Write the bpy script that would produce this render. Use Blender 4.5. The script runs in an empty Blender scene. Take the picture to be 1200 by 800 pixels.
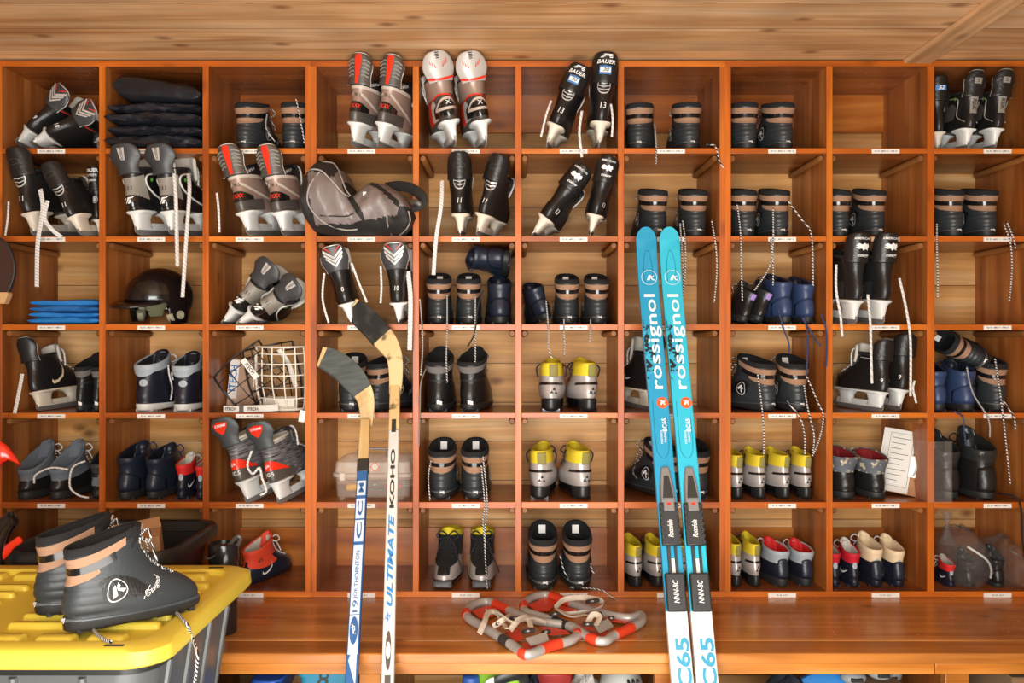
import bpy, bmesh, math, random
import numpy as np
from mathutils import Vector, Matrix, Euler
random.seed(7)
PI = math.pi
D = 2.45; F = 980.0; ZC = 1.19
SC = bpy.context.scene
COL = SC.collection

def P(px, py, y=0.0):
    d = D + y
    return Vector(((px - 600) * d / F, y, ZC - (py - 400) * d / F))
def GP(px, py, z):
    d = (ZC - z) * F / (py - 400)
    return Vector(((px - 600) * d / F, d - D, z))
def X(px): return (px - 600) * D / F
def Z(py): return ZC - (py - 400) * D / F

# ------------------------------------------------------------------ materials
def lin(c):
    c = c / 255.0
    return c / 12.92 if c <= 0.04045 else ((c + 0.055) / 1.055) ** 2.4
def col(h):
    h = h.lstrip('#')
    return tuple(lin(int(h[i:i + 2], 16)) for i in (0, 2, 4)) + (1.0,)
MATS = {}
def mat(name, hexc, rough=0.5, metal=0.0, bump=0.0, bscale=60.0, var=0.0, coat=0.0, trans=0.0, alpha=1.0, spec=0.5):
    if name in MATS: return MATS[name]
    m = bpy.data.materials.new(name); m.use_nodes = True
    nt = m.node_tree; b = nt.nodes['Principled BSDF']
    b.inputs['Base Color'].default_value = col(hexc)
    b.inputs['Roughness'].default_value = rough
    b.inputs['Metallic'].default_value = metal
    b.inputs['Coat Weight'].default_value = coat
    b.inputs['Transmission Weight'].default_value = trans
    b.inputs['Alpha'].default_value = alpha
    b.inputs['Specular IOR Level'].default_value = spec
    if bump or var:
        tc = nt.nodes.new('ShaderNodeTexCoord')
        n = nt.nodes.new('ShaderNodeTexNoise'); n.inputs['Scale'].default_value = bscale; n.inputs['Detail'].default_value = 4
        nt.links.new(tc.outputs['Object'], n.inputs['Vector'])
        if bump:
            bp = nt.nodes.new('ShaderNodeBump'); bp.inputs['Strength'].default_value = bump; bp.inputs['Distance'].default_value = 0.004
            nt.links.new(n.outputs['Fac'], bp.inputs['Height']); nt.links.new(bp.outputs['Normal'], b.inputs['Normal'])
        if var:
            mx = nt.nodes.new('ShaderNodeMix'); mx.data_type = 'RGBA'; mx.blend_type = 'MULTIPLY'
            cr = nt.nodes.new('ShaderNodeValToRGB')
            cr.color_ramp.elements[0].position = 0.35; cr.color_ramp.elements[1].position = 0.65
            cr.color_ramp.elements[0].color = (1 - var, 1 - var, 1 - var, 1)
            nt.links.new(n.outputs['Fac'], cr.inputs['Fac'])
            mx.inputs['Factor'].default_value = 1.0
            mx.inputs['A'].default_value = col(hexc)
            nt.links.new(cr.outputs['Color'], mx.inputs['B'])
            nt.links.new(mx.outputs['Result'], b.inputs['Base Color'])
    MATS[name] = m
    return m

def wood(name, dark, mid, light, grain='x', planks=None, rough=0.45, knots=0.5, spec=0.4, worn=0.0, coat=0.0, face=None, specks=False):
    """stained board; planks=(axis, width, offset) divides the surface into boards"""
    m = bpy.data.materials.new(name); m.use_nodes = True
    nt = m.node_tree; N = nt.nodes; Lk = nt.links; b = N['Principled BSDF']
    b.inputs['Roughness'].default_value = rough; b.inputs['Specular IOR Level'].default_value = spec
    b.inputs['Coat Weight'].default_value = coat; b.inputs['Coat Roughness'].default_value = 0.25
    tc = N.new('ShaderNodeTexCoord')
    vec = tc.outputs['Object']
    oi = N.new('ShaderNodeObjectInfo')
    rnd = N.new('ShaderNodeVectorMath'); rnd.operation = 'SCALE'; rnd.inputs[0].default_value = (17.3, 29.1, 11.7)
    Lk.new(oi.outputs['Random'], rnd.inputs['Scale'])
    add = N.new('ShaderNodeVectorMath'); add.operation = 'ADD'
    Lk.new(vec, add.inputs[0]); Lk.new(rnd.outputs[0], add.inputs[1])
    src = add.outputs[0]; pl_rand = None; gap = None
    if planks:
        ax, w, off = planks
        sx = N.new('ShaderNodeSeparateXYZ'); Lk.new(vec, sx.inputs[0])
        a = N.new('ShaderNodeMath'); a.operation = 'ADD'; a.inputs[1].default_value = off; Lk.new(sx.outputs['XYZ'.index(ax.upper())], a.inputs[0])
        d = N.new('ShaderNodeMath'); d.operation = 'DIVIDE'; d.inputs[1].default_value = w; Lk.new(a.outputs[0], d.inputs[0])
        fl = N.new('ShaderNodeMath'); fl.operation = 'FLOOR'; Lk.new(d.outputs[0], fl.inputs[0])
        fr = N.new('ShaderNodeMath'); fr.operation = 'FRACT'; Lk.new(d.outputs[0], fr.inputs[0])
        wn = N.new('ShaderNodeTexWhiteNoise'); wn.noise_dimensions = '1D'; Lk.new(fl.outputs[0], wn.inputs['W'])
        pl_rand = wn.outputs['Value']
        sc = N.new('ShaderNodeVectorMath'); sc.operation = 'SCALE'; sc.inputs['Scale'].default_value = 23.0; Lk.new(wn.outputs['Color'], sc.inputs[0])
        a2 = N.new('ShaderNodeVectorMath'); a2.operation = 'ADD'; Lk.new(src, a2.inputs[0]); Lk.new(sc.outputs[0], a2.inputs[1])
        src = a2.outputs[0]
        lt = N.new('ShaderNodeMath'); lt.operation = 'LESS_THAN'; lt.inputs[1].default_value = 0.0025 / w; Lk.new(fr.outputs[0], lt.inputs[0])
        gap = lt.outputs[0]
    def flat2(sock, vor):
        vor.voronoi_dimensions = '2D'
        sp = N.new('ShaderNodeSeparateXYZ'); cb_ = N.new('ShaderNodeCombineXYZ'); Lk.new(sock, sp.inputs[0])
        ax2 = [q for q in 'xyz' if q not in (grain, face)][0]
        Lk.new(sp.outputs['xyz'.index(grain)], cb_.inputs[0]); Lk.new(sp.outputs['xyz'.index(ax2)], cb_.inputs[1]); Lk.new(cb_.outputs[0], vor.inputs['Vector'])
    def mapped(along, across):
        mp = N.new('ShaderNodeMapping'); s = [across] * 3; s['xyz'.index(grain)] = along
        mp.inputs['Scale'].default_value = s; Lk.new(src, mp.inputs['Vector']); return mp.outputs[0]
    n1 = N.new('ShaderNodeTexNoise'); n1.inputs['Scale'].default_value = 1.0; n1.inputs['Detail'].default_value = 5; n1.inputs['Distortion'].default_value = 1.0
    Lk.new(mapped(1.0, 13.0), n1.inputs['Vector'])
    cr = N.new('ShaderNodeValToRGB'); e = cr.color_ramp.elements
    e[0].position = 0.3; e[0].color = col(dark); e[1].position = 0.72; e[1].color = col(light)
    em = cr.color_ramp.elements.new(0.5); em.color = col(mid)
    Lk.new(n1.outputs['Fac'], cr.inputs['Fac'])
    n2 = N.new('ShaderNodeTexNoise'); n2.inputs['Scale'].default_value = 1.0; n2.inputs['Detail'].default_value = 6; n2.inputs['Distortion'].default_value = .6
    Lk.new(mapped(2.2, 62.0), n2.inputs['Vector'])
    mr = N.new('ShaderNodeMapRange'); mr.inputs['From Min'].default_value = 0.3; mr.inputs['From Max'].default_value = 0.7
    mr.inputs['To Min'].default_value = 0.80; mr.inputs['To Max'].default_value = 1.10; Lk.new(n2.outputs['Fac'], mr.inputs['Value'])
    def mul(a, fac_socket):
        mx = N.new('ShaderNodeMix'); mx.data_type = 'RGBA'; mx.blend_type = 'MULTIPLY'; mx.inputs['Factor'].default_value = 1
        Lk.new(a, mx.inputs['A']); Lk.new(fac_socket, mx.inputs['B']); return mx.outputs['Result']
    c = mul(cr.outputs['Color'], mr.outputs[0])
    n3 = N.new('ShaderNodeTexNoise'); n3.inputs['Scale'].default_value = 4.0; n3.inputs['Detail'].default_value = 2; Lk.new(src, n3.inputs['Vector'])
    mr3 = N.new('ShaderNodeMapRange'); mr3.inputs['From Min'].default_value = 0.3; mr3.inputs['From Max'].default_value = 0.7
    mr3.inputs['To Min'].default_value = 0.8; mr3.inputs['To Max'].default_value = 1.12; Lk.new(n3.outputs['Fac'], mr3.inputs['Value'])
    c = mul(c, mr3.outputs[0])
    if pl_rand is not None:
        mp_ = N.new('ShaderNodeMapRange'); mp_.inputs['To Min'].default_value = 0.8; mp_.inputs['To Max'].default_value = 1.12
        Lk.new(pl_rand, mp_.inputs['Value']); c = mul(c, mp_.outputs[0])
    if knots:
        vo = N.new('ShaderNodeTexVoronoi'); vo.inputs['Scale'].default_value = 1.0
        mk = N.new('ShaderNodeMapping'); sk = [6.2] * 3; sk['xyz'.index(grain)] = 3.6
        if face: sk['xyz'.index(face)] = 0.0
        mk.inputs['Scale'].default_value = sk; Lk.new(src, mk.inputs['Vector']); flat2(mk.outputs[0], vo)
        kr = N.new('ShaderNodeValToRGB'); ke = kr.color_ramp.elements
        ke[0].position = 0.025; ke[0].color = (knots * .9, knots * .9, knots * .9, 1); ke[1].position = 0.12; ke[1].color = (0, 0, 0, 1)
        Lk.new(vo.outputs['Distance'], kr.inputs['Fac'])
        sc2 = N.new('ShaderNodeSeparateColor'); Lk.new(vo.outputs['Color'], sc2.inputs[0])
        gt = N.new('ShaderNodeMath'); gt.operation = 'GREATER_THAN'; gt.inputs[1].default_value = 0.55; Lk.new(sc2.outputs[0], gt.inputs[0])
        ml = N.new('ShaderNodeMath'); ml.operation = 'MULTIPLY'; Lk.new(kr.outputs['Color'], ml.inputs[0]); Lk.new(gt.outputs[0], ml.inputs[1])
        mx = N.new('ShaderNodeMix'); mx.data_type = 'RGBA'; Lk.new(ml.outputs[0], mx.inputs['Factor']); Lk.new(c, mx.inputs['A'])
        kd = col(dark); mx.inputs['B'].default_value = (kd[0] * 0.35, kd[1] * 0.3, kd[2] * 0.3, 1); c = mx.outputs['Result']
    if worn:
        nw = N.new('ShaderNodeTexNoise'); nw.inputs['Scale'].default_value = 1.0; nw.inputs['Detail'].default_value = 8; nw.inputs['Roughness'].default_value = 0.7
        Lk.new(mapped(18.0, 60.0), nw.inputs['Vector'])
        wr = N.new('ShaderNodeValToRGB'); we = wr.color_ramp.elements
        we[0].position = 0.68; we[0].color = (0, 0, 0, 1); we[1].position = 0.76; we[1].color = (worn, worn, worn, 1)
        Lk.new(nw.outputs['Fac'], wr.inputs['Fac'])
        mx = N.new('ShaderNodeMix'); mx.data_type = 'RGBA'; Lk.new(wr.outputs['Color'], mx.inputs['Factor']); Lk.new(c, mx.inputs['A'])
        mx.inputs['B'].default_value = col('#d9a184'); c = mx.outputs['Result']
    if specks:
        vs_ = N.new('ShaderNodeTexVoronoi'); vs_.inputs['Scale'].default_value = 1.0
        ms_ = N.new('ShaderNodeMapping'); ss_ = [46.0] * 3
        if face: ss_['xyz'.index(face)] = 0.0
        ms_.inputs['Scale'].default_value = ss_; Lk.new(src, ms_.inputs['Vector']); flat2(ms_.outputs[0], vs_)
        l1 = N.new('ShaderNodeMath'); l1.operation = 'LESS_THAN'; l1.inputs[1].default_value = 0.085; Lk.new(vs_.outputs['Distance'], l1.inputs[0])
        c1 = N.new('ShaderNodeSeparateColor'); Lk.new(vs_.outputs['Color'], c1.inputs[0])
        g1 = N.new('ShaderNodeMath'); g1.operation = 'GREATER_THAN'; g1.inputs[1].default_value = 0.86; Lk.new(c1.outputs[1], g1.inputs[0])
        m1 = N.new('ShaderNodeMath'); m1.operation = 'MULTIPLY'; Lk.new(l1.outputs[0], m1.inputs[0]); Lk.new(g1.outputs[0], m1.inputs[1])
        mx = N.new('ShaderNodeMix'); mx.data_type = 'RGBA'; Lk.new(m1.outputs[0], mx.inputs['Factor']); Lk.new(c, mx.inputs['A']); mx.inputs['B'].default_value = col('#e0c4ae'); c = mx.outputs['Result']
    if gap is not None:
        mx = N.new('ShaderNodeMix'); mx.data_type = 'RGBA'; Lk.new(gap, mx.inputs['Factor']); Lk.new(c, mx.inputs['A'])
        gd = col(dark); mx.inputs['B'].default_value = (gd[0] * .3, gd[1] * .25, gd[2] * .25, 1); c = mx.outputs['Result']
    Lk.new(c, b.inputs['Base Color'])
    bp = N.new('ShaderNodeBump'); bp.inputs['Strength'].default_value = 0.12; bp.inputs['Distance'].default_value = 0.002
    Lk.new(n2.outputs['Fac'], bp.inputs['Height']); Lk.new(bp.outputs['Normal'], b.inputs['Normal'])
    MATS[name] = m
    return m

def lace_mat(name, a, bcol, scale=150.0, ratio=0.5):
    m = bpy.data.materials.new(name); m.use_nodes = True
    nt = m.node_tree; N = nt.nodes; b = N['Principled BSDF']; b.inputs['Roughness'].default_value = 0.8
    tc = N.new('ShaderNodeTexCoord'); w = N.new('ShaderNodeTexWave'); w.wave_type = 'BANDS'; w.bands_direction = 'DIAGONAL'
    w.inputs['Scale'].default_value = scale; w.inputs['Distortion'].default_value = 0.6
    nt.links.new(tc.outputs['Object'], w.inputs['Vector'])
    cr = N.new('ShaderNodeValToRGB'); cr.color_ramp.interpolation = 'CONSTANT'
    cr.color_ramp.elements[0].color = col(a); cr.color_ramp.elements[1].position = ratio; cr.color_ramp.elements[1].color = col(bcol)
    nt.links.new(w.outputs['Fac'], cr.inputs['Fac']); nt.links.new(cr.outputs['Color'], b.inputs['Base Color'])
    MATS[name] = m; return m

def two_tone(name, a, bcol, scale=20.0, pos=0.5, soft=0.04, rough=0.5, axis_scale=(1, 1, 1), metal=0.0, bump=0.0, detail=5):
    m = bpy.data.materials.new(name); m.use_nodes = True
    nt = m.node_tree; N = nt.nodes; b = N['Principled BSDF']; b.inputs['Roughness'].default_value = rough; b.inputs['Metallic'].default_value = metal
    tc = N.new('ShaderNodeTexCoord'); mp = N.new('ShaderNodeMapping'); mp.inputs['Scale'].default_value = axis_scale
    n = N.new('ShaderNodeTexNoise'); n.inputs['Scale'].default_value = scale; n.inputs['Detail'].default_value = detail
    nt.links.new(tc.outputs['Object'], mp.inputs['Vector']); nt.links.new(mp.outputs[0], n.inputs['Vector'])
    cr = N.new('ShaderNodeValToRGB'); cr.color_ramp.elements[0].position = pos - soft; cr.color_ramp.elements[1].position = pos + soft
    cr.color_ramp.elements[0].color = col(a); cr.color_ramp.elements[1].color = col(bcol)
    nt.links.new(n.outputs['Fac'], cr.inputs['Fac']); nt.links.new(cr.outputs['Color'], b.inputs['Base Color'])
    if bump:
        bp = N.new('ShaderNodeBump'); bp.inputs['Strength'].default_value = bump; bp.inputs['Distance'].default_value = 0.004
        nt.links.new(n.outputs['Fac'], bp.inputs['Height']); nt.links.new(bp.outputs['Normal'], b.inputs['Normal'])
    MATS[name] = m; return m

def clear(name, hexc, alpha, rough=0.1, bump=0.0, bscale=30):
    m = bpy.data.materials.new(name); m.use_nodes = True
    nt = m.node_tree; N = nt.nodes; b = N['Principled BSDF']
    b.inputs['Base Color'].default_value = col(hexc); b.inputs['Roughness'].default_value = rough; b.inputs['Specular IOR Level'].default_value = 0.7
    b.inputs['Alpha'].default_value = alpha
    if bump:
        tc = N.new('ShaderNodeTexCoord'); n = N.new('ShaderNodeTexNoise'); n.inputs['Scale'].default_value = bscale; n.inputs['Detail'].default_value = 6; n.inputs['Distortion'].default_value = 2
        bp = N.new('ShaderNodeBump'); bp.inputs['Strength'].default_value = bump; bp.inputs['Distance'].default_value = 0.01
        nt.links.new(tc.outputs['Object'], n.inputs['Vector']); nt.links.new(n.outputs['Fac'], bp.inputs['Height']); nt.links.new(bp.outputs['Normal'], b.inputs['Normal'])
    MATS[name] = m; return m

# ------------------------------------------------------------------ mesh helpers
class MB:
    def __init__(s): s.v = []; s.f = []
    def add(s, vs, fs):
        o = len(s.v); s.v += [tuple(p) for p in vs]; s.f += [tuple(i + o for i in f) for f in fs]; return s
    def box(s, x0, x1, y0, y1, z0, z1, M=None):
        vs = [Vector((x, y, z)) for z in (z0, z1) for y in (y0, y1) for x in (x0, x1)]
        if M: vs = [M @ p for p in vs]
        return s.add(vs, [(0, 2, 3, 1), (4, 5, 7, 6), (0, 1, 5, 4), (2, 6, 7, 3), (0, 4, 6, 2), (1, 3, 7, 5)])
    def loft(s, rings, closed=True, cap0=False, cap1=False):
        n = len(rings[0]); vs = [p for r in rings for p in r]; fs = []
        for i in range(len(rings) - 1):
            for j in range(n if closed else n - 1):
                k = (j + 1) % n
                fs.append((i * n + j, i * n + k, (i + 1) * n + k, (i + 1) * n + j))
        if cap0: fs.append(tuple(reversed(range(n))))
        if cap1: fs.append(tuple((len(rings) - 1) * n + j for j in range(n)))
        return s.add(vs, fs)
    def tube(s, pts, r, n=8, smooth=0, flat=None, cap=True, loop=False):
        pts = [Vector(p) for p in pts]
        if smooth: pts = crom(pts, smooth, loop)
        rings = []; up = None; m = len(pts)
        for i, p in enumerate(pts):
            if loop: t = pts[(i + 1) % m] - pts[i - 1]
            else: t = pts[min(i + 1, m - 1)] - pts[max(i - 1, 0)]
            if t.length < 1e-9: t = Vector((0, 0, 1))
            t.normalize()
            if up is None:
                up = Vector((0, -1, 0)) if abs(t.y) < 0.9 else Vector((0, 0, 1))
            a = (up - t * up.dot(t))
            if a.length < 1e-5: a = t.orthogonal()
            a.normalize(); up = a; b = t.cross(a)
            rr = r[i * (len(r) - 1) // max(1, m - 1)] if isinstance(r, (list, tuple)) else r
            fa = flat if flat else 1.0
            rings.append([p + (a * math.cos(2 * PI * k / n) * rr * fa + b * math.sin(2 * PI * k / n) * rr) for k in range(n)])
        if loop: rings.append(rings[0]); cap = False
        return s.loft(rings, True, cap, cap)
    def lathe(s, prof, n=20, c=(0, 0, 0), cap=True, M=None):
        rings = []
        for r, z in prof:
            ring = [Vector((c[0] + r * math.cos(2 * PI * k / n), c[1] + r * math.sin(2 * PI * k / n), c[2] + z)) for k in range(n)]
            if M: ring = [M @ p for p in ring]
            rings.append(ring)
        return s.loft(rings, True, cap, cap)
    def ball(s, c, r, n=12, m=8, M=None):
        rx, ry, rz = r if isinstance(r, (tuple, list)) else (r, r, r)
        rings = []
        for i in range(m + 1):
            ph = -PI / 2 + PI * (i + 0.001 * (i == 0) - 0.001 * (i == m)) / m
            ring = [Vector((rx * math.cos(ph) * math.cos(2 * PI * k / n), ry * math.cos(ph) * math.sin(2 * PI * k / n), rz * math.sin(ph))) for k in range(n)]
            if M: ring = [M @ p for p in ring]
            rings.append([Vector(c) + p for p in ring])
        return s.loft(rings, True, True, True)
    def prism(s, poly, f0, f1):
        """poly: 2D pts; f0,f1 map (a,b)->3D for both faces"""
        n = len(poly); a = [f0(*p) for p in poly]; b = [f1(*p) for p in poly]
        return s.add(a + b, [tuple(reversed(range(n))), tuple(range(n, 2 * n))] + [(i, (i + 1) % n, n + (i + 1) % n, n + i) for i in range(n)])
    def build(s, name, m, parent=None, smooth=True, bevel=0.0, solid=0.0, sub=0, ang=42, seg=2):
        me = bpy.data.meshes.new(name); me.from_pydata(s.v, [], s.f); me.update()
        bm = bmesh.new(); bm.from_mesh(me); bmesh.ops.recalc_face_normals(bm, faces=bm.faces); bm.to_mesh(me); bm.free()
        if smooth:
            me.shade_smooth(); me.set_sharp_from_angle(angle=math.radians(ang))
        if isinstance(m, str): m = MATS[m]
        me.materials.append(m)
        o = bpy.data.objects.new(name, me); COL.objects.link(o)
        if parent: o.parent = parent
        if bevel:
            md = o.modifiers.new('bevel', 'BEVEL'); md.width = bevel; md.segments = seg; md.limit_method = 'ANGLE'; md.angle_limit = math.radians(40)
            md.harden_normals = False
            me.shade_smooth(); me.set_sharp_from_angle(angle=math.radians(40))
        if solid:
            md = o.modifiers.new('solid', 'SOLIDIFY'); md.thickness = solid; md.offset = 0
        if sub:
            md = o.modifiers.new('sub', 'SUBSURF'); md.levels = sub; md.render_levels = sub
        return o

def crom(pts, k=6, loop=False):
    out = []; n = len(pts)
    rng = range(n) if loop else range(n - 1)
    for i in rng:
        if loop: p0, p1, p2, p3 = pts[i - 1], pts[i], pts[(i + 1) % n], pts[(i + 2) % n]
        else: p0, p1, p2, p3 = pts[max(i - 1, 0)], pts[i], pts[i + 1], pts[min(i + 2, n - 1)]
        for j in range(k):
            t = j / k
            out.append(0.5 * ((2 * p1) + (p2 - p0) * t + (2 * p0 - 5 * p1 + 4 * p2 - p3) * t * t + (3 * p1 - p0 - 3 * p2 + p3) * t ** 3))
    if not loop: out.append(pts[-1].copy())
    return out

def thing(name, label, cat, loc=(0, 0, 0), group=None):
    o = bpy.data.objects.new(name, None); COL.objects.link(o); o.location = loc; o.empty_display_size = 0.05
    return tag(o, label, cat, group)
def tag(o, label, cat, group=None, kind=None):
    o['label'] = label; o['category'] = cat
    if group: o['group'] = group
    if kind: o['kind'] = kind
    return o
def struct(o): o['kind'] = 'structure'; return o
def copy_tree(o, parent=None):
    c = o.copy(); COL.objects.link(c)
    if parent: c.parent = parent
    for ch in list(o.children): copy_tree(ch, c)
    return c

# 2D decal shapes: (verts, faces)
TXT = {}
def text2d(body, size=1.0, shear=0.0, bold=0.0, align='CENTER', space=1.0):
    key = (body, shear, bold, align, space)
    if key not in TXT:
        cu = bpy.data.curves.new('t', 'FONT'); cu.body = body; cu.size = 1.0; cu.align_x = align; cu.align_y = 'CENTER'
        cu.shear = shear; cu.offset = bold; cu.resolution_u = 3; cu.space_character = space
        ob = bpy.data.objects.new('t', cu)
        me = bpy.data.meshes.new_from_object(ob)
        TXT[key] = ([(v.co.x, v.co.y) for v in me.vertices], [tuple(p.vertices) for p in me.polygons])
        bpy.data.objects.remove(ob); bpy.data.curves.remove(cu); bpy.data.meshes.remove(me)
    vs, fs = TXT[key]
    return [(a * size, b * size) for a, b in vs], fs
def sh_disc(r, ry=None, n=20):
    ry = ry or r
    return [(0, 0)] + [(r * math.cos(2 * PI * k / n), ry * math.sin(2 * PI * k / n)) for k in range(n)], [(0, k + 1, (k + 1) % n + 1) for k in range(n)]
def sh_ring(r, w, n=24, ry=None):
    ry = ry or r; q = ry / r
    v = []
    for k in range(n):
        c, s = math.cos(2 * PI * k / n), math.sin(2 * PI * k / n); v += [(r * c, ry * s), ((r - w) * c, (ry - w) * s)]
    return v, [(2 * k, 2 * k + 1, (2 * k + 3) % (2 * n), (2 * k + 2) % (2 * n)) for k in range(n)]
def sh_rect(w, h, c=(0, 0), nx=4, ny=2):
    v = [(c[0] - w / 2 + w * i / nx, c[1] - h / 2 + h * j / ny) for j in range(ny + 1) for i in range(nx + 1)]
    return v, [(j * (nx + 1) + i, j * (nx + 1) + i + 1, (j + 1) * (nx + 1) + i + 1, (j + 1) * (nx + 1) + i) for j in range(ny) for i in range(nx)]
def sh_poly(pts): return list(pts), [tuple(range(len(pts)))]
def sh_join(*ss):
    v = []; f = []
    for a, b in ss:
        o = len(v); v += list(a); f += [tuple(i + o for i in q) for q in b]
    return v, f
def sh_xf(s, sc=1, dx=0, dy=0, rot=0):
    c, n = math.cos(rot), math.sin(rot)
    return [(dx + sc * (a * c - b * n), dy + sc * (a * n + b * c)) for a, b in s[0]], s[1]
def sh_tri3(s=0.009):
    t = lambda x, y: sh_poly([(x - s * .5, y - s * .4), (x + s * .5, y - s * .4), (x, y + s * .5)])
    return sh_join(t(-s * .62, -s * .5), t(s * .62, -s * .5), t(0, s * .55))
def sh_swoosh(s=1.0):
    top = [(-.5, .1), (-.42, -.08), (-.25, -.14), (0, -.06), (.5, .2)]
    bot = [(.5, .2), (0, -.16), (-.25, -.26), (-.45, -.2)]
    v = [(-.5, .1), (-.45, -.05), (-.3, -.12), (-.05, -.06), (.2, .05), (.5, .2), (.2, -.04), (-.05, -.18), (-.3, -.27), (-.47, -.2), (-.53, -.05)]
    f = [(0, 1, 10), (1, 9, 10), (1, 2, 9), (2, 8, 9), (2, 3, 8), (3, 7, 8), (3, 4, 7), (4, 6, 7), (4, 5, 6)]
    return [(a * s, b * s) for a, b in v], f
def sh_vector(s=0.03):
    q = lambda p: sh_poly([(a * s, b * s) for a, b in p])
    return sh_join(q([(-.6, -.3), (-.35, -.3), (.05, .1), (.6, .25), (.55, .32), (-.1, .25)]), q([(-.15, -.3), (.1, -.3), (.3, -.02), (.1, .08)]), q([(-.62, .02), (-.3, .12), (-.35, .26), (-.66, .12)]))
def sh_vent(w=0.045, h=0.026):
    r = sh_ring(w / 2, 0.0036, 20, h / 2)
    bars = [sh_poly([(-w * k, y + .0016 - w * .02), (0, y - .0035), (w * k, y + .0016 - w * .02), (w * k, y - .0016), (0, y - .0070), (-w * k, y - .0016)]) for y, k in ((h * .30, .40), (h * .08, .46), (-h * .14, .42))]
    return sh_join(r, *bars)
def sh_cat(s=0.04):
    pts = [(-.5, .12), (-.28, .3), (-.05, .2), (.12, .34), (.3, .22), (.42, .3), (.5, .05), (.38, -.1), (.42, -.25), (.2, -.14), (.05, -.28), (-.08, -.1), (-.28, -.16), (-.5, -.02), (-.3, .08)]
    c = [(a * s, b * s) for a, b in pts]
    return [(0.05 * s, 0.06 * s)] + c, [(0, i + 1, (i + 1) % len(c) + 1) for i in range(len(c))]

class Surf:
    """a shoe-like skin: rings at integer t, angle 0 = back of heel, pi = toe"""
    def __init__(s, lv, e=0.8, q=1.3, ridge=None, arch=0.0):
        s.A = np.array(lv, float); s.e = e; s.q = q; s.ridge = ridge; s.arch = arch; s.T = len(lv) - 1
    def par(s, t):
        t = min(max(t, 0.0), s.T - 1e-6); i = int(t); f = t - i; A = s.A; n = len(A)
        p0, p1, p2, p3 = A[max(i - 1, 0)], A[i], A[i + 1], A[min(i + 2, n - 1)]
        return 0.5 * (2 * p1 + (p2 - p0) * f + (2 * p0 - 5 * p1 + 4 * p2 - p3) * f * f + (3 * p1 - p0 - 3 * p2 + p3) * f ** 3)
    def __call__(s, t, th, shrink=0.0, dz=0.0, ridge=True):
        zr, zf, yr, yf, wh, wb = s.par(t)
        yr += shrink; yf -= shrink; wh -= shrink; wb -= shrink
        c, n = math.cos(th), math.sin(th); u = (1 - c) / 2
        k = min(1.0, u * 1.7); k = k * k * (3 - 2 * k)
        x = (wh + (wb - wh) * k) * math.copysign(abs(n) ** s.e, n)
        y = yr + (yf - yr) * u
        z = zr + (zf - zr) * u ** s.q
        if s.ridge and ridge:
            t0, t1, nr, amp, thm = s.ridge
            a = abs(((th + PI) % (2 * PI)) - PI)
            if t0 < t < t1 and a < thm:
                w = math.cos(a / thm * PI / 2) ** .5
                o = amp * w * (abs(math.sin((t - t0) / (t1 - t0) * nr * PI)) ** .6)
                x += o * math.sin(th); y -= o * math.cos(th)
        if s.arch and t < 1.2:
            z += s.arch * math.exp(-((y - .115) / .035) ** 2) * (1.2 - t) / 1.2
        return Vector((x, y, z + dz))
    def center(s, t):
        zr, zf, yr, yf, wh, wb = s.par(t)
        return Vector((0, yr + min(0.05, (yf - yr) / 2), (zr + zf) / 2))
    def rings(s, t0, t1, dt=0.2, n=28, shrink=0.0):
        k = max(1, int(round((t1 - t0) / dt))); return [[s(t0 + (t1 - t0) * i / k, 2 * PI * j / n, shrink) for j in range(n)] for i in range(k + 1)]
def nrm(S, t, th):
    h = 0.02
    a = S(t, th + h) - S(t, th - h); b = S(t + h, th) - S(t - h, th)
    n = a.cross(b); n.normalize(); p = S(t, th); c = S.center(t)
    if n.dot(p - c) < 0: n.negate()
    return n, a / (2 * h), b / (2 * h)
def patch(mb, S, tlo, thi, thm, thc=0.0, off=0.0012, nt=5, nth=14):
    """tlo/thi: float or function of s in [-1,1] over the angular span"""
    g = lambda f, s: f(s) if callable(f) else f
    vs = []
    for j in range(nth + 1):
        s = -1 + 2 * j / nth; th = thc + s * thm; a, b = g(tlo, s), g(thi, s)
        for i in range(nt + 1):
            t = a + (b - a) * i / nt
            n, _, _ = nrm(S, min(max(t, .05), S.T - .05) if hasattr(S, 'T') else t, th)
            vs.append(S(t, th) + n * off)
    fs = [(j * (nt + 1) + i, j * (nt + 1) + i + 1, (j + 1) * (nt + 1) + i + 1, (j + 1) * (nt + 1) + i) for j in range(nth) for i in range(nt)]
    return mb.add(vs, fs)
def decal(mb, S, t0, th0, shape, off=0.0016, rot=0.0):
    n, a, b = nrm(S, t0, th0)
    up = (b - n * b.dot(n)).normalized()
    if up.z < 0: up.negate()
    r = up.cross(n)
    c, s = math.cos(rot), math.sin(rot)
    vs = []
    for u, v in shape[0]:
        uu, vv = u * c - v * s, u * s + v * c
        ar = a.dot(r); au = a.dot(up); br = b.dot(r); bu = b.dot(up)
        det = ar * bu - au * br
        dth = (uu * bu - vv * br) / det; dt = (vv * ar - uu * au) / det
        nn, _, _ = nrm(S, t0 + dt, th0 + dth)
        vs.append(S(t0 + dt, th0 + dth) + nn * off)
    return mb.add(vs, shape[1])
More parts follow.
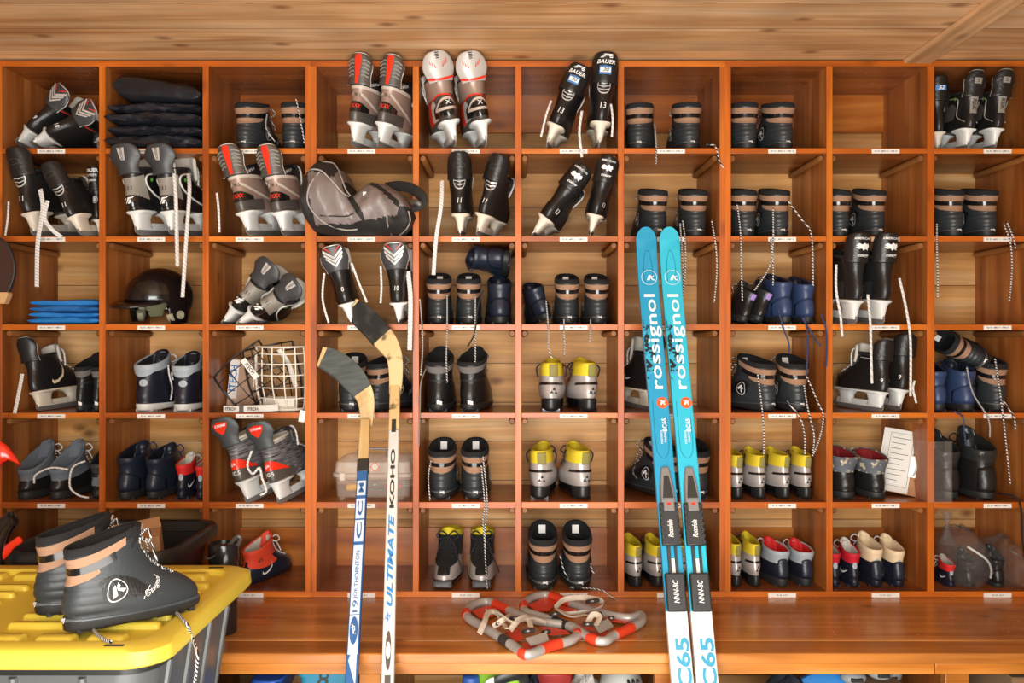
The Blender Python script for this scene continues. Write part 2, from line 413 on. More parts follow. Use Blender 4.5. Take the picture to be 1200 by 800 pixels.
# ------------------------------------------------------------------ palette
mat('black_rubber', '#232424', 0.55, bump=0.15, bscale=90)
mat('black_gloss', '#171718', 0.18, coat=0.5)
mat('black_leather', '#1d1c1c', 0.33, bump=0.25, bscale=120)
mat('black_crease', '#2a2c2c', 0.3, bump=0.8, bscale=35)
mat('black_fabric', '#161617', 0.9, bump=0.3, bscale=300)
mat('black_plastic', '#222324', 0.38)
mat('heel_grey', '#5d6062', 0.3)
mat('sole_slate', '#3d464c', 0.35); mat('shell_black', '#2f3437', 0.42, bump=0.1, bscale=140)
mat('tan_fabric', '#9e7a60', 0.85, bump=0.2, bscale=250)
mat('silver_shell', '#b7b0ac', 0.3, metal=0.25)
mat('yellow_fabric', '#d9c328', 0.75, bump=0.3, bscale=150)
mat('olive_strap', '#8c8449', 0.8)
mat('navy_leather', '#1f2736', 0.36, bump=0.2, bscale=110)
mat('navy_bright', '#2f4063', 0.4, bump=0.2, bscale=110)
mat('navy_dark', '#191b29', 0.42)
mat('blue_grey', '#a2acb4', 0.55)
mat('grey_suede', '#68707a', 0.9, bump=0.3, bscale=200)
mat('grey_band', '#6b6764', 0.8)
mat('white_rubber', '#cfd0ca', 0.5)
mat('white_felt', '#c9c5ba', 0.9, bump=0.3, bscale=150)
mat('white_plastic', '#dcdfdc', 0.32)
mat('cream_plastic', '#d8cfbe', 0.4)
mat('white_print', '#e9e9e6', 0.5)
mat('red_fabric', '#d3231f', 0.7)
mat('crimson_fabric', '#c0152b', 0.7)
mat('maroon_fabric', '#8c1c20', 0.75)
mat('orange_fabric', '#e2492a', 0.7)
mat('cream_fabric', '#e2cda9', 0.8)
mat('steel', '#a5a5a2', 0.35, metal=0.6)
mat('beige_metal', '#a58d80', 0.38, metal=0.3)
mat('pale_piping', '#c6b9ab', 0.45)
mat('gunmetal', '#59544f', 0.4, metal=0.3)
mat('dark_grey_plastic', '#3a3b3d', 0.4)
mat('mid_grey', '#8b867c', 0.5, bump=0.1, bscale=120)
mat('red_gloss', '#e2331c', 0.25, coat=0.4)
mat('silver_paint', '#c4c0ba', 0.3, metal=0.2)
mat('green_dot', '#53a52f', 0.4)
mat('teal_print', '#2a9c8c', 0.5)
mat('blue_print', '#3f78b8', 0.5)
mat('digits_dark', '#2a2725', 0.6)
mat('cyan_shoe', '#2f86b4', 0.6)
mat('ccm_grey', '#3f4446', 0.5)
mat('purple_loop', '#9b7fc0', 0.6)
two_tone('camo_grey', '#5d626a', '#c9bd9d', 45, 0.55, 0.03, 0.8)
two_tone('line_grey', '#2b2b2e', '#7d7a7d', 9, 0.5, 0.12, 0.45, (3, 3, 40))
lace_mat('speckled_lace', '#17171a', '#d5d3cf', 75, 0.55)
lace_mat('white_lace', '#a9abae', '#dedcd7', 45, 0.12)
lace_mat('grey_lace', '#66655f', '#8a877e', 70, 0.4)
lace_mat('black_lace', '#141416', '#26262a', 70, 0.4)
lace_mat('navy_lace', '#232b4a', '#35406a', 70, 0.4)

# ------------------------------------------------------------------ boots
BASE = [  # zr    zf    yr    yf    wh    wb
    (.000, .004, .010, .255, .030, .036), (.004, .008, .002, .268, .036, .041), (.020, .020, .000, .270, .038, .043),
    (.025, .025, .003, .266, .036, .041), (.044, .043, .000, .262, .038, .040), (.064, .066, .004, .232, .038, .039),
    (.080, .088, .008, .188, .035, .036), (.096, .114, .009, .160, .035, .035), (.112, .140, .007, .146, .037, .036),
    (.126, .160, .003, .143, .040, .037), (.136, .172, .002, .145, .040, .037)]
def levels(hr=1.0, hf=None, L=1.0, w=1.0, heel=0.0, flare=0.0):
    hf = hf or hr; out = []
    for i, (zr, zf, yr, yf, wh, wb) in enumerate(BASE):
        if i >= 3: zr = .025 + (zr - .025) * hr; zf = .025 + (zf - .025) * hf
        if heel and i >= 2: zr += heel; zf += heel * .35
        k = max(0, i - 7) / 3
        out.append((zr, zf, yr - flare * k, yf * L, (wh + flare * k) * w * 1.06, (wb + flare * k) * w * 1.04))
    return out

def make_boot(c, name, label, cat, group=None):
    """c: style dictionary. parts: sole, upper, collar, lining, tongue, lace + extras"""
    root = thing(name, label, cat, (0, 0, 0), group)
    S = Surf(c['lv'], ridge=c.get('ridge'), arch=c.get('arch', .008))
    ts = c.get('ts', 2.2); tc = c.get('tc', 9.0); T = S.T
    m = MB(); m.loft(S.rings(0, ts, .2), True, True, False)
    for k in range(c.get('tread', 0)):
        y = .02 + k * .022
        if .08 < y < .13: continue
        m.box(-.026, .026, y, y + .012, -.0012, .006)
    m.build('sole', c.get('sole', 'black_rubber'), root)
    MB().loft(S.rings(ts - .1, tc, .1 if S.ridge else .2)).build('upper', c['upper'], root)
    if tc < T:
        m = MB(); r = S.rings(tc - .05, T, .2)
        top = S.rings(T - .001, T, 1)[-1]
        r.append([p + Vector((0, 0, .004)) for p in S.rings(T - .001, T, 1, shrink=.003)[-1]])
        r.append([p + Vector((0, 0, .001)) for p in S.rings(T - .001, T, 1, shrink=.008)[-1]])
        m.loft(r).build('collar', c['collar'], root)
    inn = [S.rings(T - .001, T, 1, shrink=.006)[-1]]
    for dt, sh in ((.5, .008), (1.5, .009), (2.5, .010), (3.4, .012)):
        inn.append(S.rings(T - dt - .001, T - dt, 1, shrink=sh)[-1])
    MB().loft(inn, True, False, True).build('lining', c.get('lining', 'black_fabric'), root)
    if c.get('tongue'):
        tm, th, tw = c['tongue']
        zf = S.par(T)[1]; yf = S.par(T)[3]; zlow = S.par(7.2)[1]
        vs = []; nu, nv = 8, 6
        for j in range(nv + 1):
            v = j / nv
            for i in range(nu + 1):
                u = -1 + 2 * i / nu
                w = tw * (1 - .25 * v ** 4)
                vs.append((w * u, yf - .010 + .012 * v - .022 * u * u, zlow + (zf + th - zlow) * v - .01 * abs(u) ** 3 * v))
        fs = [(j * (nu + 1) + i, j * (nu + 1) + i + 1, (j + 1) * (nu + 1) + i + 1, (j + 1) * (nu + 1) + i) for j in range(nv) for i in range(nu)]
        tg = MB().add(vs, fs).build('tongue', tm, root, solid=.008, sub=1)
        if c.get('size_tag'):
            zt = zf - .022
            MB().add([(-.010, yf - .0205, zt - .011), (.010, yf - .0205, zt - .011), (.010, yf - .0155, zt + .013), (-.010, yf - .0155, zt + .013)], [(0, 1, 2, 3)]).build('size_tag', c['size_tag'], tg, False, solid=.001)
    m = MB(); pts = []
    lt = c.get('lt', (5.2, 8.6))
    for i in range(9):
        t = lt[0] + (lt[1] - lt[0]) * i / 8
        th = PI + (.42 if i % 2 else -.42)
        n, _, _ = nrm(S, t, th); pts.append(S(t, th) + n * .003)
    m.tube(pts, .0022, 6, 4)
    m2 = [Vector(p) for p in pts]; m.tube([Vector((-p.x, p.y, p.z)) for p in m2], .0022, 6, 4)
    if c.get('bow', True):
        b = pts[-1]; c0 = Vector((0, b.y + .004, b.z))
        for sx in (-1, 1):
            m.tube([c0, c0 + Vector((sx * .02, .012, .016)), c0 + Vector((sx * .034, .014, .002)), c0 + Vector((sx * .018, .012, -.008)), c0], .0022, 6, 5)
            m.tube([c0, c0 + Vector((sx * .015, .02, -.012)), c0 + Vector((sx * .03, .028, -.045))], .0022, 6, 5)
    m.build('lace', c.get('lace', 'black_lace'), root)
    for pn, items in c.get('patches', {}).items():
        for it in items[1]:
            patch(MB(), S, it[0], it[1], it[2], it[3] if len(it) > 3 else 0.0, it[4] if len(it) > 4 else .0014).build(pn, items[0], root, solid=items[2] if len(items) > 2 else 0)
    for pn, mt_, shape, spots in c.get('decals', []):
        for sp in spots: decal(MB(), S, sp[0], sp[1], shape, .0022, sp[2] if len(sp) > 2 else 0).build(pn, mt_, root, False)
    for pn, mt_, tubes, r in c.get('tubes', []):
        for path in tubes:
            pp = []
            for t, th, o in path:
                n, _, _ = nrm(S, t, th); pp.append(S(t, th) + n * o)
            MB().tube(pp, r, 6, 5).build(pn, mt_, root)
    if c.get('toe_bar'):
        m = MB(); m.box(-.028, .028, .258, .280, .006, .026); m.build('binding_bar', 'dark_grey_plastic', root, bevel=.003)
        MB().box(-.018, .018, .279, .2815, .010, .020).build('bar_slot', 'heel_grey', root, False)
    return root

par = lambda a, b: (lambda s: a + b * s * s)
BC = lambda: sh_join(sh_ring(.019, .0016), sh_poly([(-.012, -.009), (-.006, .008), (.002, .008), (-.004, -.009)]), sh_poly([(.000, .003), (.010, .007), (.009, .001), (.000, -.001)]), sh_poly([(-.001, -.001), (.004, -.001), (.013, -.010), (.006, -.010)]))
def logo_word(): return sh_join(sh_xf(text2d('BC', .011, .3), 1, -.012, .006), text2d('rossignol', .013, .3))
TAN = dict(lv=levels(1.0, .96, 1.0, 1.07), ridge=(3.3, 6.2, 4, .0022, 1.25), arch=.010, ts=2.2, tc=9.0, tread=11,
    sole='black_rubber', upper='shell_black', collar='black_fabric', tongue=('black_fabric', .003, .032), size_tag='white_print', lace='speckled_lace', lt=(5.4, 8.4),
    patches={'lower_cuff_band': ('tan_fabric', [(par(5.8, 1.15), par(6.95, .45), 1.25)]),
             'cuff_strap': ('black_gloss', [(par(6.9, .75), par(7.65, .75), 1.75, 0, .0022)]),
             'upper_cuff_band': ('tan_fabric', [(par(7.6, 1.0), par(8.75, .75), 2.1, 0, .0018)]),
             'heel_bumper': ('heel_grey', [(par(1.9, .3), par(2.9, -.5), .8, 0, .0012)]), 'sole_rail': ('sole_slate', [(2.0, par(2.75, .25), 1.1, 1.75, .0016), (2.0, par(2.75, .25), 1.1, -1.75, .0016)]),
             'side_panel': ('black_leather', [(par(4.2, .2), par(6.4, -.6), .38, 1.45, .0012), (par(4.2, .2), par(6.4, -.6), .38, -1.45, .0012)])},
    decals=[('round_emblem', 'white_print', BC(), [(5.1, 1.35), (5.1, -1.35)]),
            ('heel_logo', 'white_print', sh_join(sh_rect(.009, .004), sh_rect(.003, .006, (.006, 0))), [(2.45, .05)]),
            ('side_wordmark', 'white_print', logo_word(), [(4.75, 1.93), (4.75, -1.93)])])
SILVER = dict(lv=[(a, b_, c, d, e * k, f * k) for (a, b_, c, d, e, f), k in zip(levels(.92, .80, 1.0, 1.0, .012), (.80, .82, .82, .86, .98, 1.05, 1.03, .97, .90, .86, .78))], ts=2.9, tc=7.2, tread=9, sole='black_gloss', upper='silver_shell', collar='yellow_fabric', lining='yellow_fabric',
    tongue=('yellow_fabric', .012, .026), lace='black_lace', lt=(5.4, 8.2),
    patches={'shell_slot': ('black_gloss', [(par(5.35, -.1), par(5.85, -.1), .95)]),
             'pull_strip': ('olive_strap', [(7.0, 9.9, .26, .18, .003)], .002),
             'heel_grip': ('black_plastic', [(par(.95, .2), par(2.5, -.4), .85, 0, .002)], .003)},
    decals=[('heel_logo', 'digits_dark', sh_tri3(.010), [(4.35, .15)])],
    tubes=[('lace_loop', 'black_lace', [[(9.2, 1.7, .004), (8.4, 1.5, .012), (6.8, 1.45, .006)], [(9.2, -1.7, .004), (8.4, -1.5, .012), (6.8, -1.45, .006)]], .0025)])
NAVY = dict(lv=levels(.80, .82, 1.0, 1.0), ts=2.2, tc=8.2, tread=8, upper='navy_leather', collar='navy_leather', lining='navy_dark', tongue=('navy_leather', .008, .026), lace='navy_lace',
    patches={'heel_panel': ('navy_leather', [(par(2.9, .0), par(6.6, -1.6), .85, 0, .0022)], .002)},
    decals=[('side_lettering', 'teal_print', text2d('AL', .034, .35, .01), [(5.6, 1.75), (5.6, -1.75)]),
            ('side_stripe', 'blue_print', sh_poly([(-.03, 0), (-.015, -.006), (.01, -.006), (.03, .003), (.01, -.003), (-.015, -.003)]), [(4.3, 1.7), (4.3, -1.7)])])
NAVYB = dict(NAVY, upper='navy_bright', collar='navy_bright', patches={'heel_panel': ('navy_bright', NAVY['patches']['heel_panel'][1], .002)})
NAVYW = dict(lv=levels(.98, 1.0, .95, 1.06), ts=2.3, tc=8.3, tread=7, sole='white_rubber', upper='navy_dark', collar='blue_grey', lining='black_fabric', tongue=('navy_dark', .012, .028), lace='white_lace',
    patches={'cuff_point': ('blue_grey', [(par(7.5, 1.0), 8.6, .8, 0, .0012)])},
    decals=[('heel_dot', 'blue_grey', sh_disc(.011), [(6.3, .1)])],
    tubes=[('loose_lace', 'white_lace', [[(8.6, 1.7, .004), (7.2, 1.5, .012), (5, 1.3, .014), (2.6, 1.25, .008)], [(8.6, -1.7, .004), (7.5, -1.5, .010), (6.6, -1.4, .006)]], .0026)])
GREYC = dict(lv=levels(1.05, 1.05, 1.0, 1.05, 0, .003), ts=2.3, tc=9.3, tread=9, upper='black_leather', collar='black_fabric', tongue=('black_fabric', .014, .03), lace='grey_lace',
    patches={'cuff_band': ('grey_band', [(par(7.7, 1.0), par(9.0, .6), 1.35)]), 'ankle_seam': ('black_rubber', [(par(6.3, .5), par(6.6, .5), 1.4)])},
    decals=[('heel_logo', 'white_print', sh_rect(.013, .007), [(2.7, .1)])])
REDG = dict(lv=levels(.72, .62, 1.0, 1.05, .004), ts=2.4, tc=6.4, tread=9, upper='navy_dark', collar='blue_grey', lining='red_fabric', tongue=('red_fabric', .014, .026), lace='white_lace',
    patches={'heel_tab': ('navy_leather', [(2.6, par(7.9, -.6), .33, 0, .003)], .003)},
    decals=[('side_line', 'white_print', sh_poly([(-.002, -.02), (.001, -.02), (.006, .0), (.002, .02), (0, .02), (.003, 0)]), [(4.5, .55)]), ('heel_logo', 'white_print', text2d('m', .012), [(7.2, 0)])])
REDN = dict(lv=levels(.80, .74, .92, .82), ts=2.3, tc=7.0, tread=8, sole='navy_dark', upper='navy_dark', collar='red_fabric', lining='white_felt', tongue=('white_felt', .016, .022), lace='white_lace',
    patches={}, decals=[('heel_dot', 'blue_grey', sh_disc(.012), [(6.5, 0)]), ('side_swoosh', 'white_print', sh_swoosh(.05), [(4.6, .9), (4.6, -.9)])])
CRIMN = dict(REDN, collar='crimson_fabric')
CREAM = dict(lv=levels(.80, .74, .95, .86), ts=2.4, tc=6.6, tread=8, sole='navy_dark', upper='navy_dark', collar='cream_fabric', lining='cream_fabric', tongue=('cream_fabric', .016, .024), lace='white_lace',
    patches={'heel_tab': ('navy_leather', [(2.5, par(7.2, -.5), .42, 0, .0035)], .003)}, decals=[('heel_dot', 'blue_grey', sh_disc(.009), [(6.9, 0)])],
    tubes=[('loose_lace', 'white_lace', [[(8.0, 1.7, .004), (5.5, 1.35, .012), (3.4, 1.0, .012), (2.8, .7, .003)]], .002)])
MAROON = dict(lv=levels(.86, .80, 1.0, 1.1, 0, .004), ts=2.5, tc=6.5, tread=9, upper='black_leather', collar='camo_grey', lining='maroon_fabric', tongue=('maroon_fabric', .004, .028), lace='white_lace',
    patches={'sole_rim': ('black_gloss', [(2.3, 2.8, 2.4, 0, .002)])})
LEATHER = dict(lv=levels(1.0, 1.05, 1.0, 1.08), ts=2.2, tc=7.6, tread=9, upper='black_leather', collar='black_crease', tongue=('black_crease', .02, .03), lace='black_lace',
    patches={'heel_strip': ('black_leather', [(2.6, par(6.8, -.4), .5, 0, .003)], .003)})
LOWGREY = dict(lv=levels(.60, .98, 1.0, 1.05), ts=2.9, tc=6.2, tread=10, upper='black_leather', collar='grey_suede', lining='grey_suede', tongue=('grey_suede', .012, .028), lace='white_lace',
    patches={'sole_rim': ('black_rubber', [(2.2, 2.9, 2.2, 0, .003)], .003)})
BLUESHOE = dict(lv=levels(.78, .95, .95, .95), ts=2.6, tc=7.4, tread=9, upper='black_leather', collar='dark_grey_plastic', lining='black_fabric', tongue=('blue_grey', .012, .028), lace='white_lace',
    patches={'side_panel': ('cyan_shoe', [(par(5.6, .3), par(7.2, -.4), .45, -1.0), (par(5.6, .3), par(7.2, -.4), .45, .8)]), 'heel_panel': ('grey_suede', [(4.2, 6.2, .4)])})
FRONTS = dict(lv=levels(.92, .80, 1.0, .98), ts=2.6, tc=8.4, tread=9, sole='black_gloss', upper='silver_shell', collar='yellow_fabric', lining='yellow_fabric', tongue=('yellow_fabric', .014, .026), lace='black_lace', lt=(5.6, 8.8), toe_bar=True,
    patches={'instep_panel': ('black_fabric', [(par(4.75, .5), 8.9, .95, PI, .0022)]), 'throat': ('black_fabric', [(5.6, 8.6, .3, PI, .004)]),
             'ankle_panel': ('dark_grey_plastic', [(par(5.6, .5), 8.6, .5, 1.75, .0015), (par(5.6, .5), 8.6, .5, -1.75, .0015)]),
             'toe_badge': ('black_plastic', [(3.9, 4.75, .34, PI, .003)]), 'yellow_edge': ('yellow_fabric', [(3.2, 5.4, .05, PI - 1.05, .003)])},
    decals=[('toe_logo', 'white_print', sh_tri3(.011), [(4.45, PI)])],
    tubes=[('loose_lace', 'black_lace', [[(7.6, PI, .006), (6.2, PI + .4, .016), (4.6, PI + .9, .012), (3.0, PI + 1.15, .014)]], .0022)])
ORANGE = dict(lv=levels(.78, .86, .95, .95), ts=2.3, tc=6.8, tread=8, sole='navy_dark', upper='navy_leather', collar='orange_fabric', lining='white_felt', tongue=('orange_fabric', .016, .024), lace='white_lace',
    patches={'orange_patch': ('orange_fabric', [(par(4.6, .9), 7.0, .9, 1.0), (par(4.6, .9), 7.0, .9, -1.0)])},
    decals=[('side_number', 'digits_dark', text2d('45', .022, .2), [(6.6, 1.0), (6.6, -1.0)]), ('side_swoosh', 'white_print', sh_swoosh(.07), [(4.3, 1.3), (4.3, -1.3)])])
PURPLE = dict(LEATHER, lv=levels(.80, .86, 1.0, 1.0), lace='speckled_lace', patches={'heel_loop': ('purple_loop', [(7.6, 9.9, .16, 0, .004)], .002)})

# ------------------------------------------------------------------ ice skates
SK = [  # zr    zf    yr    yf    wh    wb
    (.070, .070, .012, .262, .025, .033), (.075, .075, .002, .272, .030, .037), (.094, .090, -.002, .275, .034, .038),
    (.113, .110, .000, .266, .0335, .037), (.132, .130, .005, .232, .0335, .036), (.151, .151, .009, .192, .0350, .036),
    (.170, .174, .009, .164, .0375, .037), (.186, .194, .006, .150, .0405, .038), (.194, .204, .004, .145, .0415, .039)]
GT = {  # guard profile: half widths bottom to top, height, wrap angle, lean of the top towards the viewer
    'flared': ([.036, .033, .034, .042, .050, .049, .041], .088, 1.05, -.010),
    'round': ([.038, .035, .034, .036, .039, .038, .029], .090, 1.15, -.004),
    'straight': ([.039, .038, .038, .038, .038, .037, .033], .088, 1.35, .000),
    'chevron': ([.034, .036, .041, .045, .045, .042, .035], .083, 1.0, -.008)}
class Guard:
    def __init__(s, kind, z0, y0):
        s.w, s.h, s.a, s.lean = GT[kind]; s.w = [q * .98 for q in s.w]; s.z0 = z0; s.y0 = y0; s.T = 1.0; s.kind = kind
    def __call__(s, v, u):
        vv = min(max(v, 0), 1); k = vv * (len(s.w) - 1); i = min(int(k), len(s.w) - 2); f = k - i; f = f * f * (3 - 2 * f)
        w = s.w[i] + (s.w[i + 1] - s.w[i]) * f
        a = u * s.a
        x = w * math.sin(a) / math.sin(min(s.a, PI / 2)) if s.a < PI / 2 else w * math.sin(a)
        y = s.y0 + s.lean * vv + .034 * (1 - math.cos(a)) * (1.25 if s.a > 1.2 else 1)
        z = s.z0 + s.h * v - .016 * abs(u) ** 4 * vv
        return Vector((x, y, z))
    def center(s, v): return Vector((0, s.y0 + .08, s.z0 + s.h * v))

def make_skate(c, name, label, cat, group=None):
    root = thing(name, label, cat, (0, 0, 0), group)
    S = Surf(c.get('lv', SK), q=1.15); T = S.T
    hm = c.get('holder', 'white_plastic')
    R4 = lambda x, y0, y1, z, e=.6: [Vector((x * math.copysign(abs(math.sin(a)) ** e, math.sin(a)), (y0 + y1) / 2 - (y1 - y0) / 2 * math.copysign(abs(math.cos(a)) ** e, math.cos(a)), z)) for a in [2 * PI * i / 16 for i in range(16)]]
    hold = MB()
    hold.loft([R4(.028, .008, .100, .0725), R4(.031, .004, .104, .0705), R4(.030, .006, .102, .0660), R4(.018, .008, .088, .060), R4(.0135, .011, .082, .044), R4(.0115, .013, .086, .030), R4(.0095, .015, .096, .020)], True, True, True)
    hold.loft([R4(.032, .158, .262, .0725), R4(.034, .156, .264, .0705), R4(.033, .158, .262, .0660), R4(.020, .168, .250, .060), R4(.0135, .178, .240, .044), R4(.0115, .168, .244, .030), R4(.0095, .160, .250, .020)], True, True, True)
    hold.loft([R4(.0065, .020, .258, .037, .4), R4(.0085, .014, .262, .030, .4), R4(.0075, .012, .264, .016, .4)], True, True, True)
    h = hold.build('blade_holder', hm, root)
    prof = [(.006, .024), (.006, .010), (.014, .003), (.040, .0005), (.140, 0), (.230, .0005), (.262, .004), (.274, .012), (.276, .024)]
    MB().prism(prof, lambda a, b: Vector((-.0016, a, b)), lambda a, b: Vector((.0016, a, b))).build('blade', 'steel', root, False)
    MB().loft(S.rings(0, T - .6, .2), True, True, False).build('boot_shell', c['shell'], root)
    m = MB(); r = S.rings(T - .65, T, .2); r.append([p + Vector((0, 0, .003)) for p in S.rings(T - .001, T, 1, shrink=.004)[-1]])
    for dt, sh in ((.3, .008), (1.2, .009), (2.4, .010), (3.2, .012)): r.append(S.rings(T - dt - .001, T - dt, 1, shrink=sh)[-1])
    m.loft(r, True, False, True).build('ankle_collar', c.get('collar', 'black_fabric'), root)
    G = Guard(c.get('guard', 'flared'), .178, .0045); G.h *= c.get('gh', 1.0)
    nu, nv = 14, 14
    vs = [G(j / nv, -1 + 2 * i / nu) for j in range(nv + 1) for i in range(nu + 1)]
    fs = [(j * (nu + 1) + i, j * (nu + 1) + i + 1, (j + 1) * (nu + 1) + i + 1, (j + 1) * (nu + 1) + i) for j in range(nv) for i in range(nu)]
    gd = MB().add(vs, fs).build('tendon_guard', c.get('guard_mat', 'dark_grey_plastic'), root, solid=.006, sub=1)
    if c.get('tongue', 'white_felt'):
        vs = []; nu, nv = 8, 6; th = c.get('tongue_h', .030)
        for j in range(nv + 1):
            v = j / nv
            for i in range(nu + 1):
                u = -1 + 2 * i / nu
                vs.append((.033 * c.get('tongue_w', 1.0) * u * (1 + .1 * v), .150 + .012 * (1 - v) + .006 * v * v - .030 * u * u, .165 + (.045 + th) * v - .012 * abs(u) ** 3 * v))
        fs = [(j * (nu + 1) + i, j * (nu + 1) + i + 1, (j + 1) * (nu + 1) + i + 1, (j + 1) * (nu + 1) + i) for j in range(nv) for i in range(nu)]
        MB().add(vs, fs).build('tongue', c.get('tongue', 'white_felt'), root, solid=.012, sub=1)
    m = MB(); patch(m, S, .8, par(3.55, -.9), .95, PI, .0018, 6, 14); m.build('toe_cap', c.get('toe', 'black_gloss'), root)
    m = MB(); pts = []
    for i in range(11):
        t = 3.9 + 3.9 * i / 10; th = PI + (.40 if i % 2 else -.40); n, _, _ = nrm(S, t, th); pts.append(S(t, th) + n * .003)
    m.tube(pts, .0030, 6, 3); m.tube([Vector((-p.x, p.y, p.z)) for p in pts], .0030, 6, 3)
    b = S(7.8, PI)
    for sx in (-1, 1): m.tube([b + Vector((0, .006, 0)), b + Vector((sx * .022, .012, .014)), b + Vector((sx * .036, .008, -.006)), b + Vector((sx * .03, .01, -.05))], .0030, 6, 5)
    m.build('lace', c.get('lace', 'white_lace'), root)
    for pn, mt_, items in c.get('patches', []):
        for it in items: patch(MB(), S, it[0], it[1], it[2], it[3] if len(it) > 3 else 0, it[4] if len(it) > 4 else .0015, 6, 16).build(pn, mt_, root)
    for pn, mt_, shape, spots in c.get('decals', []):
        for sp in spots: decal(MB(), S, sp[0], sp[1], shape, sp[3] if len(sp) > 3 else .0028, sp[2] if len(sp) > 2 else 0).build(pn, mt_, root, False)
    for pn, mt_, items in c.get('gpatches', []):
        m = MB()
        for it in items: patch(m, G, it[0], it[1], it[2], it[3] if len(it) > 3 else 0, it[4] if len(it) > 4 else .0048, 8, 10)
        m.build(pn, mt_, gd)
    for pn, mt_, shape, spots in c.get('gdecals', []):
        m = MB()
        for sp in spots: decal(m, G, sp[0], sp[1], shape, sp[3] if len(sp) > 3 else .0058, sp[2] if len(sp) > 2 else 0)
        m.build(pn, mt_, gd, False)
    for pn, mt_, tubes, r_ in c.get('tubes', []):
        for path in tubes:
            pp = []
            for t, th, o in path:
                n, _, _ = nrm(S, t, th); pp.append(S(t, th) + n * o)
            MB().tube(pp, r_, 6, 5).build(pn, mt_, root)
    if c.get('rim'):
        p = [G(v, -1) for v in (.0, .2, .4, .6, .8, .95)] + [G(1, u) for u in (-.85, -.5, 0, .5, .85)] + [G(v, 1) for v in (.95, .8, .6, .4, .2, 0)]
        MB().tube(p, .0022, 6, 3).build('guard_piping', c['rim'], gd)
    if c.get('ribs'):
        m = MB()
        for v in (.3, .42, .54, .66, .78):
            for s in (-1, 1): m.tube([G(v, s * .28) + Vector((0, -.004, 0)), G(v + .02, s * .5) + Vector((0, -.004, 0)), G(v - .02, s * .78) + Vector((s * .002, -.003, 0))], .0024, 6, 3)
        m.build('guard_ribs', c['ribs'], gd)
    return root

def num(n, s=.026): return text2d(n, s, .1, .012)
two = lambda a: [(a[0], a[1]), (a[0], -a[1])]
VAPOR = dict(shell='beige_metal', guard='round', guard_mat='gunmetal', ribs='mid_grey', rim='pale_piping', tongue='black_fabric', tongue_h=.015,
    patches=[('heel_cup', 'gunmetal', [(.9, par(2.4, .3), 1.25)]), ('heel_badge', 'black_gloss', [(par(2.3, .2), par(3.9, -.8), .85, 0, .002)]), ('collar_band', 'pale_piping', [(par(5.9, -.3), par(6.4, -.3), 2.3)]),
             ('side_arc', 'pale_piping', [(lambda s: 4.9 - 2.9 * (s * .5 + .5) ** 1.3, lambda s: 5.35 - 2.75 * (s * .5 + .5) ** 1.3, .75, .95), (lambda s: 4.9 - 2.9 * (.5 - s * .5) ** 1.3, lambda s: 5.35 - 2.75 * (.5 - s * .5) ** 1.3, .75, -.95)]),
             ('ankle_band', 'black_plastic', [(par(6.4, -.3), 7.95, 2.3)])],
    decals=[('badge_lettering', 'red_gloss', text2d('XXXX', .017, .3, .02), [(3.15, 0)]), ('number', 'digits_dark', text2d('9.5', .014), [(4.9, .1)]), ('side_wordmark', 'white_print', text2d('VAPOR', .013, .3), [(7.1, 1.15), (7.1, -1.15)])],
    gpatches=[('red_stripe', 'red_gloss', [(.22, .98, lambda: 0, 0)])])
VAPOR['gpatches'] = []
SILV = dict(shell='gunmetal', guard='chevron', guard_mat='silver_paint', tongue='white_felt', tongue_h=.03, toe='gunmetal',
    patches=[('heel_badge', 'black_gloss', [(par(1.4, .3), par(4.2, -1.2), 1.0, 0, .002)]), ('badge_swirl', 'pale_piping', [(par(2.2, .2), par(2.6, .3), .8, 0, .0028), (par(3.7, -1.3), par(4.1, -1.3), .85, 0, .0028)]),
             ('red_side', 'red_gloss', [(lambda s: 1.2, lambda s: 4.6 - 1.0 * abs(s), .16, -1.35, .0022), (lambda s: 4.5 - .7 * s * s, lambda s: 4.75 - .7 * s * s, .95, -.35, .0024)]), ('silver_side', 'silver_paint', [(1.4, par(4.3, -.6), .22, -1.0, .0018)]), ('ankle_band', 'beige_metal', [(par(4.6, -.2), par(7.2, 0), 2.0, 0, .0012)])],
    decals=[('badge_letter', 'white_print', text2d('X', .017, 0, .02), [(3.25, .05)]), ('number', 'digits_dark', text2d('9', .013), [(6.5, -.3)])],
    gpatches=[('orange_rim', 'red_gloss', [(lambda s: .02 + .12 * (s * s), lambda s: .10 + .12 * s * s, .95)])],
    gdecals=[('red_ticks', 'red_gloss', sh_join(*[sh_poly([(x - .0015, y), (x + .0015, y), (x + .0025 * s_, y + .013), (x - .0005 + .002 * s_, y + .013)]) for x, y, s_ in ((-.022, -.002, -1), (-.016, -.008, -1), (-.010, -.013, -1), (.022, -.002, 1), (.016, -.008, 1), (.010, -.013, 1))]), [(.6, 0)]),
             ('black_vents', 'black_gloss', sh_join(*[sh_rect(.012 - .0015 * k, .0025, (0, .014 - .005 * k), 1, 1) for k in range(4)]), [(.76, 0)])])
BLACKV = dict(shell='black_leather', guard='straight', guard_mat='black_leather', tongue='black_fabric', tongue_h=.01, holder='cream_plastic',
    patches=[('ankle_strap', 'black_gloss', [(6.6, 6.9, 2.0, 0, .002)])])
